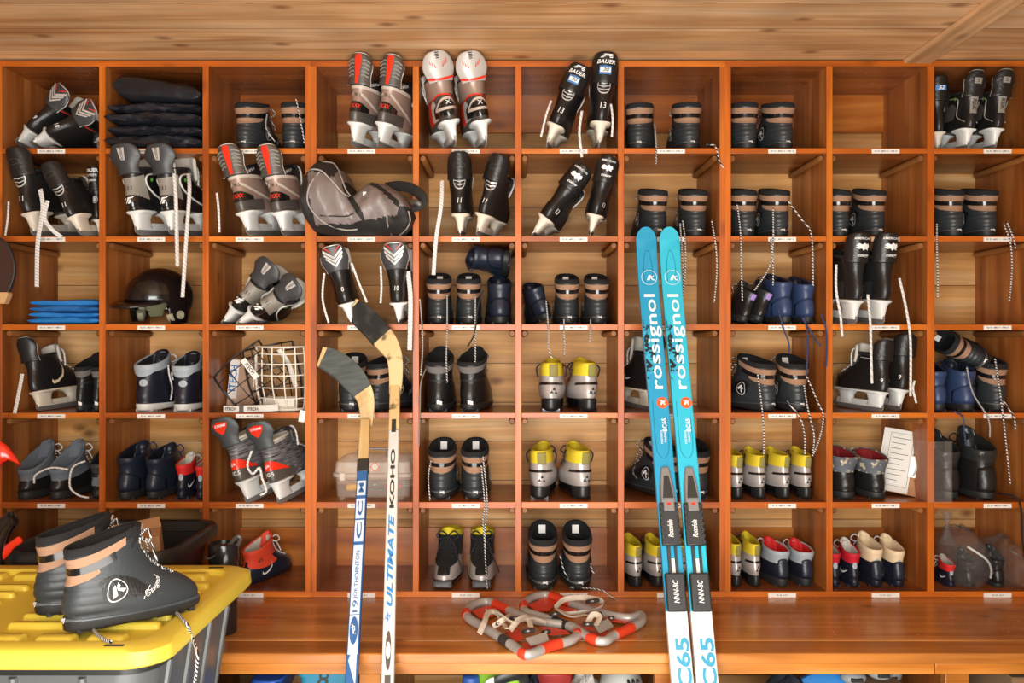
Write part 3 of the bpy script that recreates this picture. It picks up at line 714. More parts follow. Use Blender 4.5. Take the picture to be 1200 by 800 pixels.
BAUER30 = dict(BLACKV, decals=[('number', 'white_print', num('13'), [(3.0, 0)]), ('vent', 'silver_paint', sh_vent(.062, .042), [(6.0, 0)])],
    gdecals=[('number_plate', 'blue_print', sh_rect(.030, .024), [(.40, 0)]), ('plate_face', 'white_print', sh_rect(.026, .013), [(.40, 0, 0, .0066)]), ('plate_number', 'digits_dark', text2d('30', .014, .3, .01), [(.40, 0, 0, .0074)]),
             ('wordmark', 'white_print', text2d('BAUER', .0155, .25, .02), [(.66, 0)]), ('vector_mark', 'white_print', sh_join(*[sh_poly([(-.016 + .004 * k, -.006 + .004 * k), (.016, -.006 + .004 * k), (.016, -.0035 + .004 * k), (-.012 + .004 * k, -.0035 + .004 * k)]) for k in range(3)]), [(.86, 0)])])
BAUERV = dict(BLACKV, decals=[('number', 'white_print', num('11', .022), [(2.9, 0)]), ('vent', 'silver_paint', sh_join(sh_vent(.064, .050), sh_poly([(-.026, .012), (-.034, .026), (-.022, .018)]), sh_poly([(.026, .012), (.034, .026), (.022, .018)])), [(6.2, 0)])],
    gdecals=[('oval_mark', 'gunmetal', sh_ring(.017, .0012, 20, .009), [(.5, 0)])])
JUNIOR = dict(BLACKV, decals=[('number_plate', 'white_print', sh_ring(.018, .002, 20, .013), [(4.6, 0)]), ('number', 'white_print', num('80', .02), [(4.6, 0)])],
    gdecals=[('wordmark', 'white_print', text2d('BAUER', .017, 0, .02), [(.82, 0)]), ('wordmark', 'white_print', text2d('XTREME', .012), [(.62, 0)]), ('wordmark', 'white_print', text2d('junior', .014), [(.42, 0)])])
FIFTY = dict(BLACKV, decals=[('wordmark', 'white_print', text2d('BAUER', .014), [(7.0, 0)])], gdecals=[('number_plate', 'blue_print', sh_rect(.034, .018), [(.5, 0)]), ('number', 'white_print', text2d('52', .019, .2, .02), [(.5, 0, 0, .0066)])])
RBK = dict(shell='black_leather', guard='flared', guard_mat='dark_grey_plastic', tongue='white_felt', tongue_h=.035, tongue_w=1.25,
    patches=[('heel_cap', 'black_gloss', [(.9, par(3.3, -.8), 1.1)]), ('heel_panel', 'mid_grey', [(par(3.2, -.7), par(5.9, .4), .95)]), ('side_panel', 'black_gloss', [(par(2.4, .2), par(6.3, -1.2), .42, 1.5, .002), (par(2.4, .2), par(6.3, -1.2), .42, -1.5, .002)])],
    decals=[('vector_logo', 'white_print', sh_vector(.032), [(2.4, 0)]), ('number', 'digits_dark', text2d('13.5', .018), [(4.2, 0)]), ('green_dot', 'green_dot', sh_disc(.006), [(5.6, 1.3), (5.6, -1.3)])],
    gdecals=[('guard_plate', 'silver_paint', sh_poly([(-.011, .018), (.011, .018), (.008, -.018), (-.004, -.018), (-.008, -.008)]), [(.66, 0)]), ('plate_lettering', 'digits_dark', text2d('REEBOK', .010), [(.66, 0, PI / 2 * -1, .0066)])],
    tubes=[('side_piping', 'white_rubber', [[(6.6, 1.9, .002), (6.2, 1.1, .004), (5.0, .95, .004), (3.4, 1.15, .004), (2.0, 1.6, .004)], [(6.6, -1.9, .002), (6.2, -1.1, .004), (5.0, -.95, .004), (3.4, -1.15, .004), (2.0, -1.6, .004)]], .0028)], )
RBK2 = dict(shell='black_leather', guard='round', guard_mat='black_leather', rim='mid_grey', tongue='black_fabric', tongue_h=.012,
    patches=[('heel_plate', 'mid_grey', [(3.4, 6.9, .24, 0, .003)]), ('side_panel', 'gunmetal', [(par(2.6, .2), par(5.6, -1.0), .42, 1.5, .002), (par(2.6, .2), par(5.6, -1.0), .42, -1.5, .002)])],
    decals=[('plate_lettering', 'digits_dark', text2d('RbK', .024, .1, .01), [(5.1, 0, -PI / 2, .0048)]), ('green_dot', 'green_dot', sh_disc(.006), [(6.4, -1.35), (6.4, 1.35)])],
    gdecals=[('guard_plate', 'mid_grey', sh_rect(.024, .020), [(.6, 0)]), ('plate_number', 'digits_dark', text2d('5', .016), [(.6, 0, 0, .0066)])],
    tubes=[('side_piping', 'mid_grey', [[(6.6, 1.9, .002), (6.2, 1.1, .004), (4.6, 1.0, .004), (3.0, .9, .004), (2.0, .5, .004)], [(6.6, -1.9, .002), (6.2, -1.1, .004), (4.6, -1.0, .004), (3.0, -.9, .004), (2.0, -.5, .004)]], .0022)])
def COUG(n): return dict(BLACKV, holder='white_plastic', decals=[('number', 'white_print', num(n, .022), [(2.6, .45)])], patches=[('ankle_strap', 'black_gloss', [(6.6, 7.1, 2.0, 0, .002)]), ('side_panel', 'black_rubber', [(1.2, 3.6, .5, 1.3, .0018), (1.2, 3.6, .5, -1.3, .0018)])],
    gdecals=[('cat_emblem', 'white_print', sh_cat(.036), [(.52, 0)]), ('wordmark', 'white_print', text2d('AMERICAN', .009, 0, .01), [(.80, 0)]), ('wordmark', 'white_print', text2d('cougr', .013, .2, .02), [(.26, .05)])])
CHEV = dict(shell='black_leather', guard='chevron', guard_mat='dark_grey_plastic', tongue='white_felt', tongue_h=.052, tongue_w=1.25, rim='silver_paint',
    patches=[('red_line', 'red_gloss', [(lambda s: 6.9 + .7 * abs(s), lambda s: 7.25 + .7 * abs(s), 1.7, 0, .0022)])],
    decals=[('number', 'white_print', num('10', .020), [(3.2, 0)])],
    gdecals=[('silver_chevrons', 'silver_paint', sh_join(*[sh_poly([(-.034 + .004 * k, .030 - .013 * k), (-.034 + .004 * k, .023 - .013 * k), (0, -.006 - .013 * k), (0, .002 - .013 * k)]) for k in range(3)], *[sh_poly([(.034 - .004 * k, .030 - .013 * k), (0, .002 - .013 * k), (0, -.006 - .013 * k), (.034 - .004 * k, .023 - .013 * k)]) for k in range(3)]), [(.55, 0)]),
             ('red_ticks', 'red_gloss', sh_join(sh_poly([(-.028, .030), (-.028, .026), (-.006, .010), (-.006, .013)]), sh_poly([(.028, .030), (.006, .013), (.006, .010), (.028, .026)])), [(.62, 0)])])
CCM = dict(shell='line_grey', guard='flared', guard_mat='ccm_grey', collar='white_felt', tongue='dark_grey_plastic', tongue_h=.01, lace='white_lace', toe='black_gloss',
    patches=[('heel_cap', 'gunmetal', [(.9, par(3.0, -.6), 1.25)]), ('red_arc', 'red_gloss', [(par(2.8, -.5), par(4.3, -1.9), .95, .1, .0022)]), ('collar_band', 'silver_paint', [(par(6.8, .2), par(7.2, .2), 1.6)])],
    decals=[('arc_lettering', 'white_print', text2d('U+', .014, .2, .02), [(3.5, 0, 0, .0036)]), ('number', 'white_print', text2d('10.5', .016), [(2.2, .05)])],
    gdecals=[('red_plate', 'red_gloss', sh_poly([(-.026, .015), (0, .020), (.026, .015), (.022, .004), (.006, -.017), (-.002, -.019), (-.020, -.004)]), [(.66, 0)]), ('plate_lettering', 'white_print', text2d('XTREME', .010, .25, .02), [(.75, 0, 0, .0068)])])
NIKE = dict(shell='black_leather', guard='round', guard_mat='black_plastic', rim='mid_grey', tongue='white_felt', tongue_h=.03, holder='cream_plastic',
    patches=[('side_panel', 'gunmetal', [(par(6.2, .3), par(7.6, 0), .7, -1.5)])],
    decals=[('swoosh', 'cream_fabric', sh_swoosh(.085), [(3.8, -1.55), (3.8, 1.55)])],
    tubes=[('sole_line', 'cream_fabric', [[(.6, a, .003) for a in (-2.6, -2, -1.4, -.8, 0, .8, 1.4, 2, 2.6)]], .003)])
PAIR9 = dict(BLACKV, guard='straight', gh=.85, holder='white_plastic', tongue='white_felt', tongue_h=.03, decals=[('number', 'white_print', num('9', .020), [(2.8, .35), (2.8, -.35)])],
    tubes=[('sole_line', 'white_rubber', [[(.3, a, .003) for a in (-2.8, -2.2, -1.5, -.8, 0, .8, 1.5, 2.2, 2.8)]], .0035), ('ankle_stitching', 'white_rubber', [[(6.7, a, .003) for a in (-1.8, -.9, 0, .9, 1.8)]], .0009)])
OLDBL = dict(shell='black_leather', guard='round', guard_mat='black_leather', tongue='white_felt', tongue_h=.05, holder='cream_plastic', rim='grey_band',
    decals=[('swoosh', 'white_print', sh_swoosh(.05), [(2.8, -1.5), (2.8, 1.5)])], tubes=[('sole_line', 'cream_fabric', [[(.4, a, .003) for a in (-2.6, -2, -1.4, -.8, 0, .8, 1.4, 2, 2.6)]], .003)])

def gstripe(root):
    """tapering red stripe up the back of a tendon guard"""
    gd = next(o for o in root.children if o.name.startswith('tendon_guard')); G = Guard('round', .176, .0055)
    m = MB(); vs = []
    for j in range(13):
        v = .06 + .92 * j / 12; w = .10 + .16 * v
        for i in range(5): u = (-1 + i * .5) * w; vs.append(G(v, u) + Vector((0, -.0052, 0)))
    m.add(vs, [(j * 5 + i, j * 5 + i + 1, (j + 1) * 5 + i + 1, (j + 1) * 5 + i) for j in range(12) for i in range(4)])
    two_tone('red_fade', '#3a0f10', '#e63a1c', 1, .5, .1)
    m.build('red_stripe', 'red_gloss', gd)
# ------------------------------------------------------------------ room
DEP = 0.30
wood('orange_edge', '#94450f', '#be6019', '#d27822', 'x', None, .36, .5, worn=.45, coat=.15, face='y')
wood('orange_edge_upright', '#94450f', '#bd5f19', '#d17721', 'z', None, .36, .5, worn=.4, coat=.15, face='y')
wood('divider_wood', '#7c4318', '#a65e28', '#c07c40', 'z', None, .4, .6, coat=.2, face='x')
wood('shelf_wood', '#6d3713', '#955022', '#ad6630', 'x', None, .34, .5, worn=.2, coat=.3, face='z', specks=True)
wood('rail_wood', '#87430f', '#b0601f', '#c97c34', 'x', None, .32, .7, coat=.3, face='y')
wood('pine_wall', '#b57a38', '#dba361', '#eec28a', 'x', ('z', .128, .035), .55, .9, face='y')
wood('ceiling_pine', '#c98c54', '#e6b47f', '#f3cda2', 'x', ('y', .166, .072), .5, .85, face='z')
wood('trim_pine', '#c08d58', '#dfb384', '#ecca9e', 'y', None, .5, .6, face='z')
wood('bench_wood', '#9c5a24', '#c07a3a', '#d59350', 'x', None, .25, .6, worn=.3, coat=.4, face='z', specks=True)
wood('bench_front', '#a05c22', '#c47c38', '#d8954e', 'x', None, .28, .6, worn=.3, coat=.3, face='y')
wood('apron_wood', '#a65c1e', '#c67b2f', '#d89148', 'x', None, .33, .6, coat=.2, face='y')
wood('plywood', '#7b5a3d', '#94704e', '#a98460', 'x', None, .6, .2)
wood('blade_wood', '#b08a50', '#cfae78', '#dcc08f', 'z', None, .5, .2)
wood('dowel_wood', '#6d3f1a', '#875326', '#9c6736', 'y', None, .5, .3)
mat('floor_paint', '#6b5a48', .7, bump=.2, bscale=20, var=.3)

def room():
    MB().box(-1.9, 2.1, -4.2, .45, -.06, 0).build('floor', 'floor_paint', None, False)['kind'] = 'structure'
    MB().box(-1.9, 2.1, -4.2, .45, 2.018, 2.06).build('ceiling', 'ceiling_pine', None, False)['kind'] = 'structure'
    MB().box(-1.9, 2.1, DEP, DEP + .04, 0, 2.018).build('wall_back', 'pine_wall', None, False)['kind'] = 'structure'
    MB().box(-1.9, -1.86, -4.2, DEP, 0, 2.018).build('wall_left', 'plywood', None, False)['kind'] = 'structure'
    MB().box(2.06, 2.1, -4.2, DEP, 0, 2.018).build('wall_right', 'plywood', None, False)['kind'] = 'structure'
    MB().box(1.148, 1.228, -3.0, DEP, 2.003, 2.018).build('trim_1', 'trim_pine', None, False, bevel=.002)['kind'] = 'structure'
room()

ROWT = [174, 277, 380, 483.5, 588, 692.6]           # shelf top lines
ROWB = [180, 283, 386.5, 490, 595, 699.5]
CELL = [(3, 117), (124, 238), (245, 358), (371, 484), (491, 604), (611, 724), (731, 843), (856, 968), (975, 1086), (1094, 1209)]
UNITS = [(-4, 364.5, [0, 1, 2]), (364.5, 849.5, [3, 4, 5, 6]), (849.5, 1216, [7, 8, 9])]
ZS = [Z(p) for p in ROWT]
LABX = [61, 178, 293, 424, 546, 672, 786, 916, 1037, 1168]
LT = {0: 'EU 47 - MEN 13 - WM 14', 1: 'EU 45 - MEN 11 - WM 12', 2: 'EU 43 - MEN 9 - WM 10', 3: 'EU 41 - MEN 8 - WM 9', 4: 'EU 38 - MEN 6 - WM 7', 5: 'EU 35 - US 3'}
mat('label_paper', '#e4e0d8', .6); mat('label_ink', '#3a3632', .7)
UL = ['orange pine cubby shelf unit at left, three columns, behind the yellow-lidded tote', 'orange pine cubby shelf unit in the middle, four columns, behind skis and hockey sticks', 'orange pine cubby shelf unit at right, three columns, with the empty top cubby']
for ui, (a, b, cols) in enumerate(UNITS):
    root = thing('cubby_shelf', UL[ui], 'shelf', (X((a + b) / 2), 0, Z(699.5)), 'cubby shelf units along the back wall')
    ox, oz = root.location.x, root.location.z
    def bld(mb, name, m, par_=root, **k):
        mb.v = [(p[0] - ox, p[1], p[2] - oz) for p in mb.v]; return mb.build(name, m, par_, **k)
    zt0, zt1, zb0, zb1 = Z(78), Z(72), Z(699.5), Z(692.6)
    bld(MB().box(X(a), X(b), .0, DEP - .001, zt0, zt1), 'top_board', 'shelf_wood', bevel=.0012)
    bld(MB().box(X(a), X(b), .0, DEP - .001, zb0, zb1), 'bottom_board', 'shelf_wood', bevel=.0012)
    bld(MB().box(X(a) + .0002, X(b) - .0002, -.0035, 0, zt0 - .0005, zt1), 'edge_strip', 'orange_edge')
    bld(MB().box(X(a) + .0002, X(b) - .0002, -.0035, 0, zb0 + .001, zb1 + .0005), 'edge_strip', 'orange_edge')
    divs = [(a, CELL[cols[0]][0])] + [(CELL[c][1], CELL[c + 1][0]) for c in cols[:-1]] + [(CELL[cols[-1]][1], b)]
    for l, r in divs:
        bld(MB().box(X(l), X(r), 0, DEP - .001, zb1, zt0), 'divider', 'divider_wood', smooth=False)
        bld(MB().box(X(l) - .0004, X(r) + .0004, -.004, 0, zb1, zt0), 'edge_strip', 'orange_edge_upright', bevel=.001)
    for c in cols:
        l, r = CELL[c]
        for k in range(5):
            z1, z0 = Z(ROWT[k]), Z(ROWB[k])
            bld(MB().box(X(l), X(r), 0, DEP - .001, z0, z1), 'shelf_board', 'shelf_wood', smooth=False)
            bld(MB().box(X(l) + .0005, X(r) - .0005, -.0035, 0, z0 - .0003, z1 + .0004), 'edge_strip', 'orange_edge', bevel=.001)
            for s in (-1, 1):
                cx = X(l) + .010 if s < 0 else X(r) - .010
                M = Matrix.Translation((cx, .014, z0 - .0103)) @ Matrix.Rotation(-PI / 2, 4, 'X')
                bld(MB().lathe([(.007, 0), (.0095, .003), (.0095, .26)], 12, M=M), 'support_dowel', 'dowel_wood')
        bld(MB().box(X(l), X(r), DEP - .016, DEP - .001, zt0 - .122, zt0), 'nailing_rail', 'rail_wood', smooth=False)
        bld(MB().box(X(l), X(r), DEP - .016, DEP - .001, zb1, zb1 + .122), 'nailing_rail', 'rail_wood', smooth=False)
        for k in range(6):
            if c < 2 and k == 5: continue
            x = X(LABX[c]); z = Z((ROWT[k] + ROWB[k]) / 2 + .6)
            lb = bld(MB().box(x - .0405, x + .0405, -.0052, -.0036, z - .0062, z + .0062), 'size_label', 'label_paper', smooth=False)
            v, f = text2d(LT[k], .0062, 0, .01)
            bld(MB().add([(x + p, -.0056, z + q) for p, q in v], f), 'lettering', 'label_ink', lb, smooth=False)

# bench
BZ = Z(699.5) - .0004
bench = thing('bench', 'long varnished orange pine bench running under all the cubby shelves', 'bench', (0, -.2, 0))
def bb(mb, name, m, **k):
    mb.v = [(p[0], p[1] + .2, p[2]) for p in mb.v]; return mb.build(name, m, bench, **k)
bb(MB().box(-1.80, 2.0, -.352, DEP - .002, BZ - .026, BZ), 'seat_board', 'bench_wood', bevel=.002)
bb(MB().box(-1.80, 2.0, -.44, -.3535, BZ - .026, BZ - .0005), 'front_board', 'bench_front', bevel=.004)
for x0, x1 in ((-1.80, .39), (.392, 1.02), (1.022, 2.0)):
    bb(MB().box(x0, x1, -.432, -.41, BZ - .054, BZ - .027), 'apron_board', 'apron_wood', bevel=.002)
for px0, px1 in ((421, 446), (767, 792), (1108, 1136), (150, 170)):
    x0 = (px0 - 600) * 2.04 / F; x1 = (px1 - 600) * 2.04 / F
    bb(MB().box(x0, x1, -.41, -.385, 0, BZ - .027), 'front_post', 'apron_wood', bevel=.002)
    bb(MB().box(x1 - .02, x1, -.384, DEP - .002, 0, BZ - .027), 'partition', 'divider_wood', smooth=False)

# ------------------------------------------------------------------ placement
def verts_world(root):
    bpy.context.view_layer.update()
    out = []
    st = [root]
    while st:
        o = st.pop(); st += list(o.children)
        if o.type == 'MESH':
            n = len(o.data.vertices); a = np.empty(n * 3, 'f'); o.data.vertices.foreach_get('co', a); a = a.reshape(-1, 3)
            M = np.array(o.matrix_world); out.append(a @ M[:3, :3].T + M[:3, 3])
    return np.concatenate(out)
def settle(root, row=None, cell=None, lo=None, hi=None, floor=None, back=True, dx=True):
    v = verts_world(root)
    if cell is not None:
        l, r = X(CELL[cell][0]) + .001, X(CELL[cell][1]) - .001
        q = v[(v[:, 1] > -.006)]
        if len(q) and dx:
            a, b = q[:, 0].min(), q[:, 0].max()
            if b - a > r - l: root.location.x += (l + r) / 2 - (a + b) / 2
            elif a < l: root.location.x += l - a
            elif b > r: root.location.x -= b - r
        lim = DEP - (.019 if row in (0, 5) else .003)
        if back and v[:, 1].max() > lim: root.location.y -= v[:, 1].max() - lim
    z = ZS[row] + .0006 if row is not None else floor
    if z is not None: root.location.z += z - v[:, 2].min()
    bpy.context.view_layer.update()

def solid_verts(root, axis):
    bpy.context.view_layer.update(); out = []; st = [root]
    while st:
        o = st.pop(); st += list(o.children)
        if o.type == 'MESH' and 'lace' not in o.name:
            n = len(o.data.vertices); a = np.empty(n * 3, 'f'); o.data.vertices.foreach_get('co', a); a = a.reshape(-1, 3)
            M = np.array(o.matrix_world); out.append(a @ M[:3, :3].T + M[:3, 3])
    return np.concatenate(out) @ np.array(axis)
def separate(roots, cell, roll=0.0, yaw=0.0, gap=.001, mn=.62):
    """stand neighbours side by side without clipping; roots go left to right"""
    r = math.radians(roll); yw = math.radians(yaw); ax = (math.cos(yw) * math.cos(r), math.sin(yw), -math.cos(yw) * math.sin(r)); lo, hi = X(CELL[cell][0]) + .0015, X(CELL[cell][1]) - .0015
    for it in range(14):
        moved = False
        for a, b_ in zip(roots, roots[1:]):
            o = solid_verts(a, ax).max() + gap - solid_verts(b_, ax).min()
            if o > .0003:
                moved = True; a.location.x -= o / 2 / ax[0]; b_.location.x += o / 2 / ax[0]
        for q in roots:
            v = solid_verts(q, np.eye(3)); v = v[v[:, 1] > -.006, 0]
            if len(v) == 0: continue
            if v.min() < lo: q.location.x += lo - v.min(); moved = moved or v.min() < lo - .0004
            elif v.max() > hi: q.location.x -= v.max() - hi; moved = moved or v.max() > hi + .0004
        if not moved: return
        if it % 3 == 2:
            for q in roots:
                if q.scale.x > mn * q.scale.z: q.scale.x *= .965
    return

PROTO = {}
CSTY = {}
def inst(kind, key, name, label, cat, group):
    if (kind, key) in PROTO:
        r = copy_tree(PROTO[(kind, key)]); r.rotation_euler = (0, 0, 0); r.scale = (1, 1, 1); r['label'] = label; r['category'] = cat
        for k in ('group',):
            if k in r: del r[k]
        if group: r['group'] = group
        # unique laces are re-parented later; drop any copied hanging laces
        for ch in list(r.children):
            if ch.name.startswith('hanging_lace'):
                bpy.data.objects.remove(ch)
        return r
    r = make_boot(CSTY[key], name, label, cat, group) if kind == 'b' else make_skate(CSTY[key], name, label, cat, group)
    if key == 'vapor': gstripe(r)
    PROTO[(kind, key)] = r
    return r
def rot(yaw, pitch, roll): return (Matrix.Rotation(math.radians(roll), 4, 'Y') @ Matrix.Rotation(math.radians(pitch), 4, 'X') @ Matrix.Rotation(math.radians(yaw), 4, 'Z')).to_euler()
def boot(key, row, cell, px, yaw, label, y=.035, s=1.0, sx=None, group=None, name='ski_boot', pitch=0, roll=0, dz=0, fit=True, cat='boot'):
    r = inst('b', key, name, label, cat, group)
    r.rotation_euler = rot(yaw, pitch, roll); r.scale = (sx or s, s, s)
    r.location = Vector(((px - 600) * (D + y) / F, y, ZS[row]))
    settle(r, row, cell if fit else None)
    r.location.z += dz
    return r
def skate(key, row, cell, bot, top, yaw, label, y=-.035, pitch=5, group=None, H=.268, fit=True, s=None, cat='skate', dz=0, dx=True):
    r = inst('s', key, 'ice_skate', label, cat, group)
    roll = math.degrees(math.atan2(top[0] - bot[0], bot[1] - top[1]))
    L = math.hypot(top[0] - bot[0], top[1] - bot[1]) * (D + y) / F
    sc = s or min(1.06, max(.84, L / H))
    r.rotation_euler = rot(yaw, pitch, roll); r.scale = (sc, sc, sc)
    r.location = P(bot[0], bot[1], y)
    settle(r, row, cell if fit else None, dx=dx)
    r.location.z += dz
    return r
def hang(root, pts, m='speckled_lace', r=.0022, name='hanging_lace', flat=None, k=6):
    """pts: (px, py, y) of a lace that belongs to root"""
    bpy.context.view_layer.update()
    Mi = root.matrix_world.inverted()
    w = crom([P(*p) for p in pts], k)
    MB().tube([Mi @ p for p in w], r / root.scale.x, 7, flat=flat).build(name, m, root)

for k, v in dict(tan=TAN, silver=SILVER, navy=NAVY, navyb=NAVYB, navyw=NAVYW, greyc=GREYC, redg=REDG, redn=REDN, crimn=CRIMN, cream=CREAM, maroon=MAROON, leather=LEATHER, lowgrey=LOWGREY,
                 blueshoe=BLUESHOE, fronts=FRONTS, orange=ORANGE, purple=PURPLE, vapor=VAPOR, silv=SILV, bauer30=BAUER30, bauerv=BAUERV, junior=JUNIOR, fifty=FIFTY, rbk=RBK, rbk2=RBK2,
                 coug13=dict(COUG('13'), holder='cream_plastic'), coug12=COUG('12'), chev=CHEV, ccm=CCM, nike=NIKE, pair9=PAIR9, oldbl=OLDBL).items(): CSTY[k] = v
for k, n in (('chev9', '9'), ('chev0', '0')):
    CSTY[k] = dict(CHEV, decals=[('number', 'white_print', num(n, .020), [(3.2, 0)])])
# ------------------------------------------------------------------ boots in the cubbies
GT_, GS, GK = 'black ski boots with tan cuff bands', 'silver and yellow ski boots', 'ice skates in the cubbies'
tb = 'black boot with tan cuff bands'
b = {}
def tan(key, row, cell, px, yaw, label, **k): b[key] = boot('tan', row, cell, px, yaw, label, group=GT_, **k); return b[key]
tan('13a', 0, 2, 286, -8, 'left of two black tan-banded boots in top cubby right of the black folded garments')
tan('13b', 0, 2, 344, 2, 'right of two black tan-banded boots in top cubby right of the black folded garments')
tan('17a', 0, 6, 746, -14, 'black tan-banded boot turned sideways, top cubby right of the skates numbered 30')
tan('17b', 0, 6, 808, 0, 'upright black tan-banded boot, heel out, top cubby right of the skates numbered 30')
tan('18a', 0, 7, 875, 0, 'left black tan-banded boot in top cubby left of the empty top cubby')
tan('18b', 0, 7, 919, 4, 'right black tan-banded boot in top cubby left of the empty top cubby')
tan('27a', 1, 6, 771, 4, 'left black tan-banded boot in second-row cubby just above the blue ski tips')
tan('27b', 1, 6, 817, 0, 'right black tan-banded boot in second-row cubby just above the blue ski tips')
tan('28a', 1, 7, 879, 0, 'left black tan-banded boot, second-row cubby above the cubby of navy boots')
tan('28b', 1, 7, 911, 0, 'right black tan-banded boot, second-row cubby above the cubby of navy boots')
tan('29a', 1, 8, 985, -4, 'black tan-banded boot half hidden by divider above the skates numbered 12')
tan('29b', 1, 8, 1025, 0, 'right black tan-banded boot standing above the skates numbered 12')
tan('2Aa', 1, 9, 1121, 2, 'left black tan-banded boot with round emblem, right end of second row')
tan('2Ab', 1, 9, 1160, -2, 'right black tan-banded boot, right end of second row')
tan('35a', 2, 4, 508, 2, 'left black tan-banded boot beside the stacked dark navy boots', s=.96)
tan('35b', 2, 4, 541, 3, 'right black tan-banded boot touching the stacked dark navy boots', s=.96)
tan('36a', 2, 5, 656, 0, 'left black tan-banded boot in front of a dark navy boot, third row', s=.95)
tan('36b', 2, 5, 686, 0, 'right black tan-banded boot beside the one before the dark navy boot', s=.95)
tan('44a', 3, 3, 411, 4, 'left black tan-banded boot behind the taped grey hockey stick blade', s=1.02)
tan('44b', 3, 3, 440, -24, 'black tan-banded boot with emblem, turned, between the two hockey sticks', s=1.0, y=.05)
tan('48a', 3, 7, 905, 22, 'black tan-banded boot turned side-on with round emblem, below navy boots', y=.03)
tan('48b', 3, 7, 938, 2, 'black tan-banded boot heel out beside the side-on boot, below navy boots', y=.03)
tan('4Ab', 3, 9, 1158, -4, 'black tan-banded boot standing right of two navy boots under a fallen boot', y=.04)
tan('55a', 4, 4, 521, 0, 'left black tan-banded boot in fifth-row cubby above the upright yellow-lined boots', s=1.0)
tan('55b', 4, 4, 551, 0, 'right black tan-banded boot in fifth-row cubby above the upright yellow-lined boots', s=1.0)
tan('57a', 4, 6, 783, 22, 'black tan-banded boot mostly hidden behind the blue skis, toe left', y=.14)
tan('57b', 4, 6, 818, 2, 'black tan-banded boot just right of the blue skis, fifth row', y=.06)
tan('66a', 5, 5, 638, 0, 'left black tan-banded boot in bottom cubby above the snowshoes', s=1.04)
tan('66b', 5, 5, 676, 0, 'right black tan-banded boot in bottom cubby above the snowshoes', s=1.04)
# the tan boot lying on the navy ones, right end of row four
r = inst('b', 'tan', 'ski_boot', 'black tan-banded boot fallen on its side on top of two navy boots', 'boot', GT_)
r.rotation_euler = (Matrix.Rotation(math.radians(-62), 4, 'Y') @ Matrix.Rotation(math.radians(-12), 4, 'Z')).to_euler(); r.scale = (.9,) * 3
r.location = P(1158, 428, .07); b['4Ac'] = r
def sil(key, row, cell, px, yaw, label, **k): b[key] = boot('silver', row, cell, px, yaw, label, group=GS, **k)
sil('46a', 3, 5, 650, -4, 'left silver yellow boot in fourth-row cubby, one cubby left of the skis')
sil('46b', 3, 5, 687, 8, 'right silver yellow boot in fourth-row cubby, one cubby left of the skis')
sil('56a', 4, 5, 642, -8, 'left silver yellow boot in fifth row directly above the bottom tan-banded pair')
sil('56b', 4, 5, 674, 10, 'right silver yellow boot in fifth row directly above the bottom tan-banded pair')
for i, (px, yw, w) in enumerate(((866, 0, 'first from left of four in one row'), (893, 2, 'second of four in one row'), (920, 6, 'third of four in one row'), (946, -2, 'rightmost of four in one row'))):
    sil('58%d' % i, 4, 7, px, yw, 'silver yellow boot, ' + w + ', fifth-row cubby right of skis', s=.90, sx=.74)
for i, (px, yw, w) in enumerate(((747, 6, 'leftmost, left of the skis'), (772, 4, 'second, touching the left ski'), (799, 0, 'peeking between the two skis'), (822, 0, 'rightmost, right of the skis'))):
    sil('67%d' % i, 5, 6, px, yw, 'silver yellow boot in bottom cubby behind skis, ' + w, s=.86, sx=.70, y=.03)
sil('68a', 5, 7, 867, 0, 'left silver yellow boot beside grey and navy boots in the bottom row', s=.88, sx=.72)
sil('68b', 5, 7, 891, 0, 'right silver yellow boot touching the grey and navy boots, bottom row', s=.88, sx=.72)
b['68c'] = boot('redg', 5, 7, 920, 4, 'left grey and navy boot with red lining, bottom row', s=.93)
b['68d'] = boot('redg', 5, 7, 948, 0, 'right grey and navy boot with red lining, bottom row', s=.9)
NG = 'navy leather boots'
b['35c'] = boot('navy', 2, 4, 576, 4, 'upright dark navy leather boot under the fallen navy boot', y=.03, s=1.02)
r = inst('b', 'navy', 'ski_boot', 'dark navy boot lying on its side on top of an upright navy boot', 'boot', None)
r.rotation_euler = (Matrix.Rotation(math.radians(-84), 4, 'Y') @ Matrix.Rotation(math.radians(4), 4, 'Z')).to_euler(); r.scale = (.92,) * 3
r.location = P(598, 318, .03); b['35d'] = r
b['36c'] = boot('navy', 2, 5, 632, 10, 'dark navy boot leaning behind the left tan-banded boot, third row', y=.07, roll=-18, s=.86)
b['38c'] = boot('navyb', 2, 7, 928, 4, 'left of two bright navy boots with teal lettering, third row', y=.03, s=1.05)
b['38d'] = boot('navyb', 2, 7, 951, 0, 'right of two bright navy boots, third row beside divider', y=.03, s=1.0)
b['38a'] = boot('purple', 2, 7, 871, 10, 'left black leather boot with purple loop, tipped, left of navy boots', y=.03, roll=20, s=.78)
b['38b'] = boot('purple', 2, 7, 893, 8, 'right black leather boot with purple loop, leaning on the navy boots', y=.03, roll=22, s=.80)
b['4Aa'] = boot('navyb', 3, 9, 1104, -4, 'left navy leather boot under the fallen tan-banded boot', y=.03)
b['4Ad'] = boot('navyb', 3, 9, 1126, -4, 'right navy leather boot under the fallen tan-banded boot', y=.03)
b['41b'] = boot('greyc', 3, 0, 92, 2, 'black boot with grey cuff right of the single skate with swoosh', y=.03, s=.90, sx=.62)
b['41c'] = boot('greyc', 3, 0, 116, 0, 'black boot with grey cuff half hidden by divider, fourth row left', y=.03, s=.9, sx=.60)
b['42a'] = boot('navyw', 3, 1, 165, -6, 'left dark navy boot with pale cuff and white sole', y=.03)
b['42b'] = boot('navyw', 3, 1, 211, 4, 'right dark navy boot with pale cuff and white sole', y=.03, s=.97)
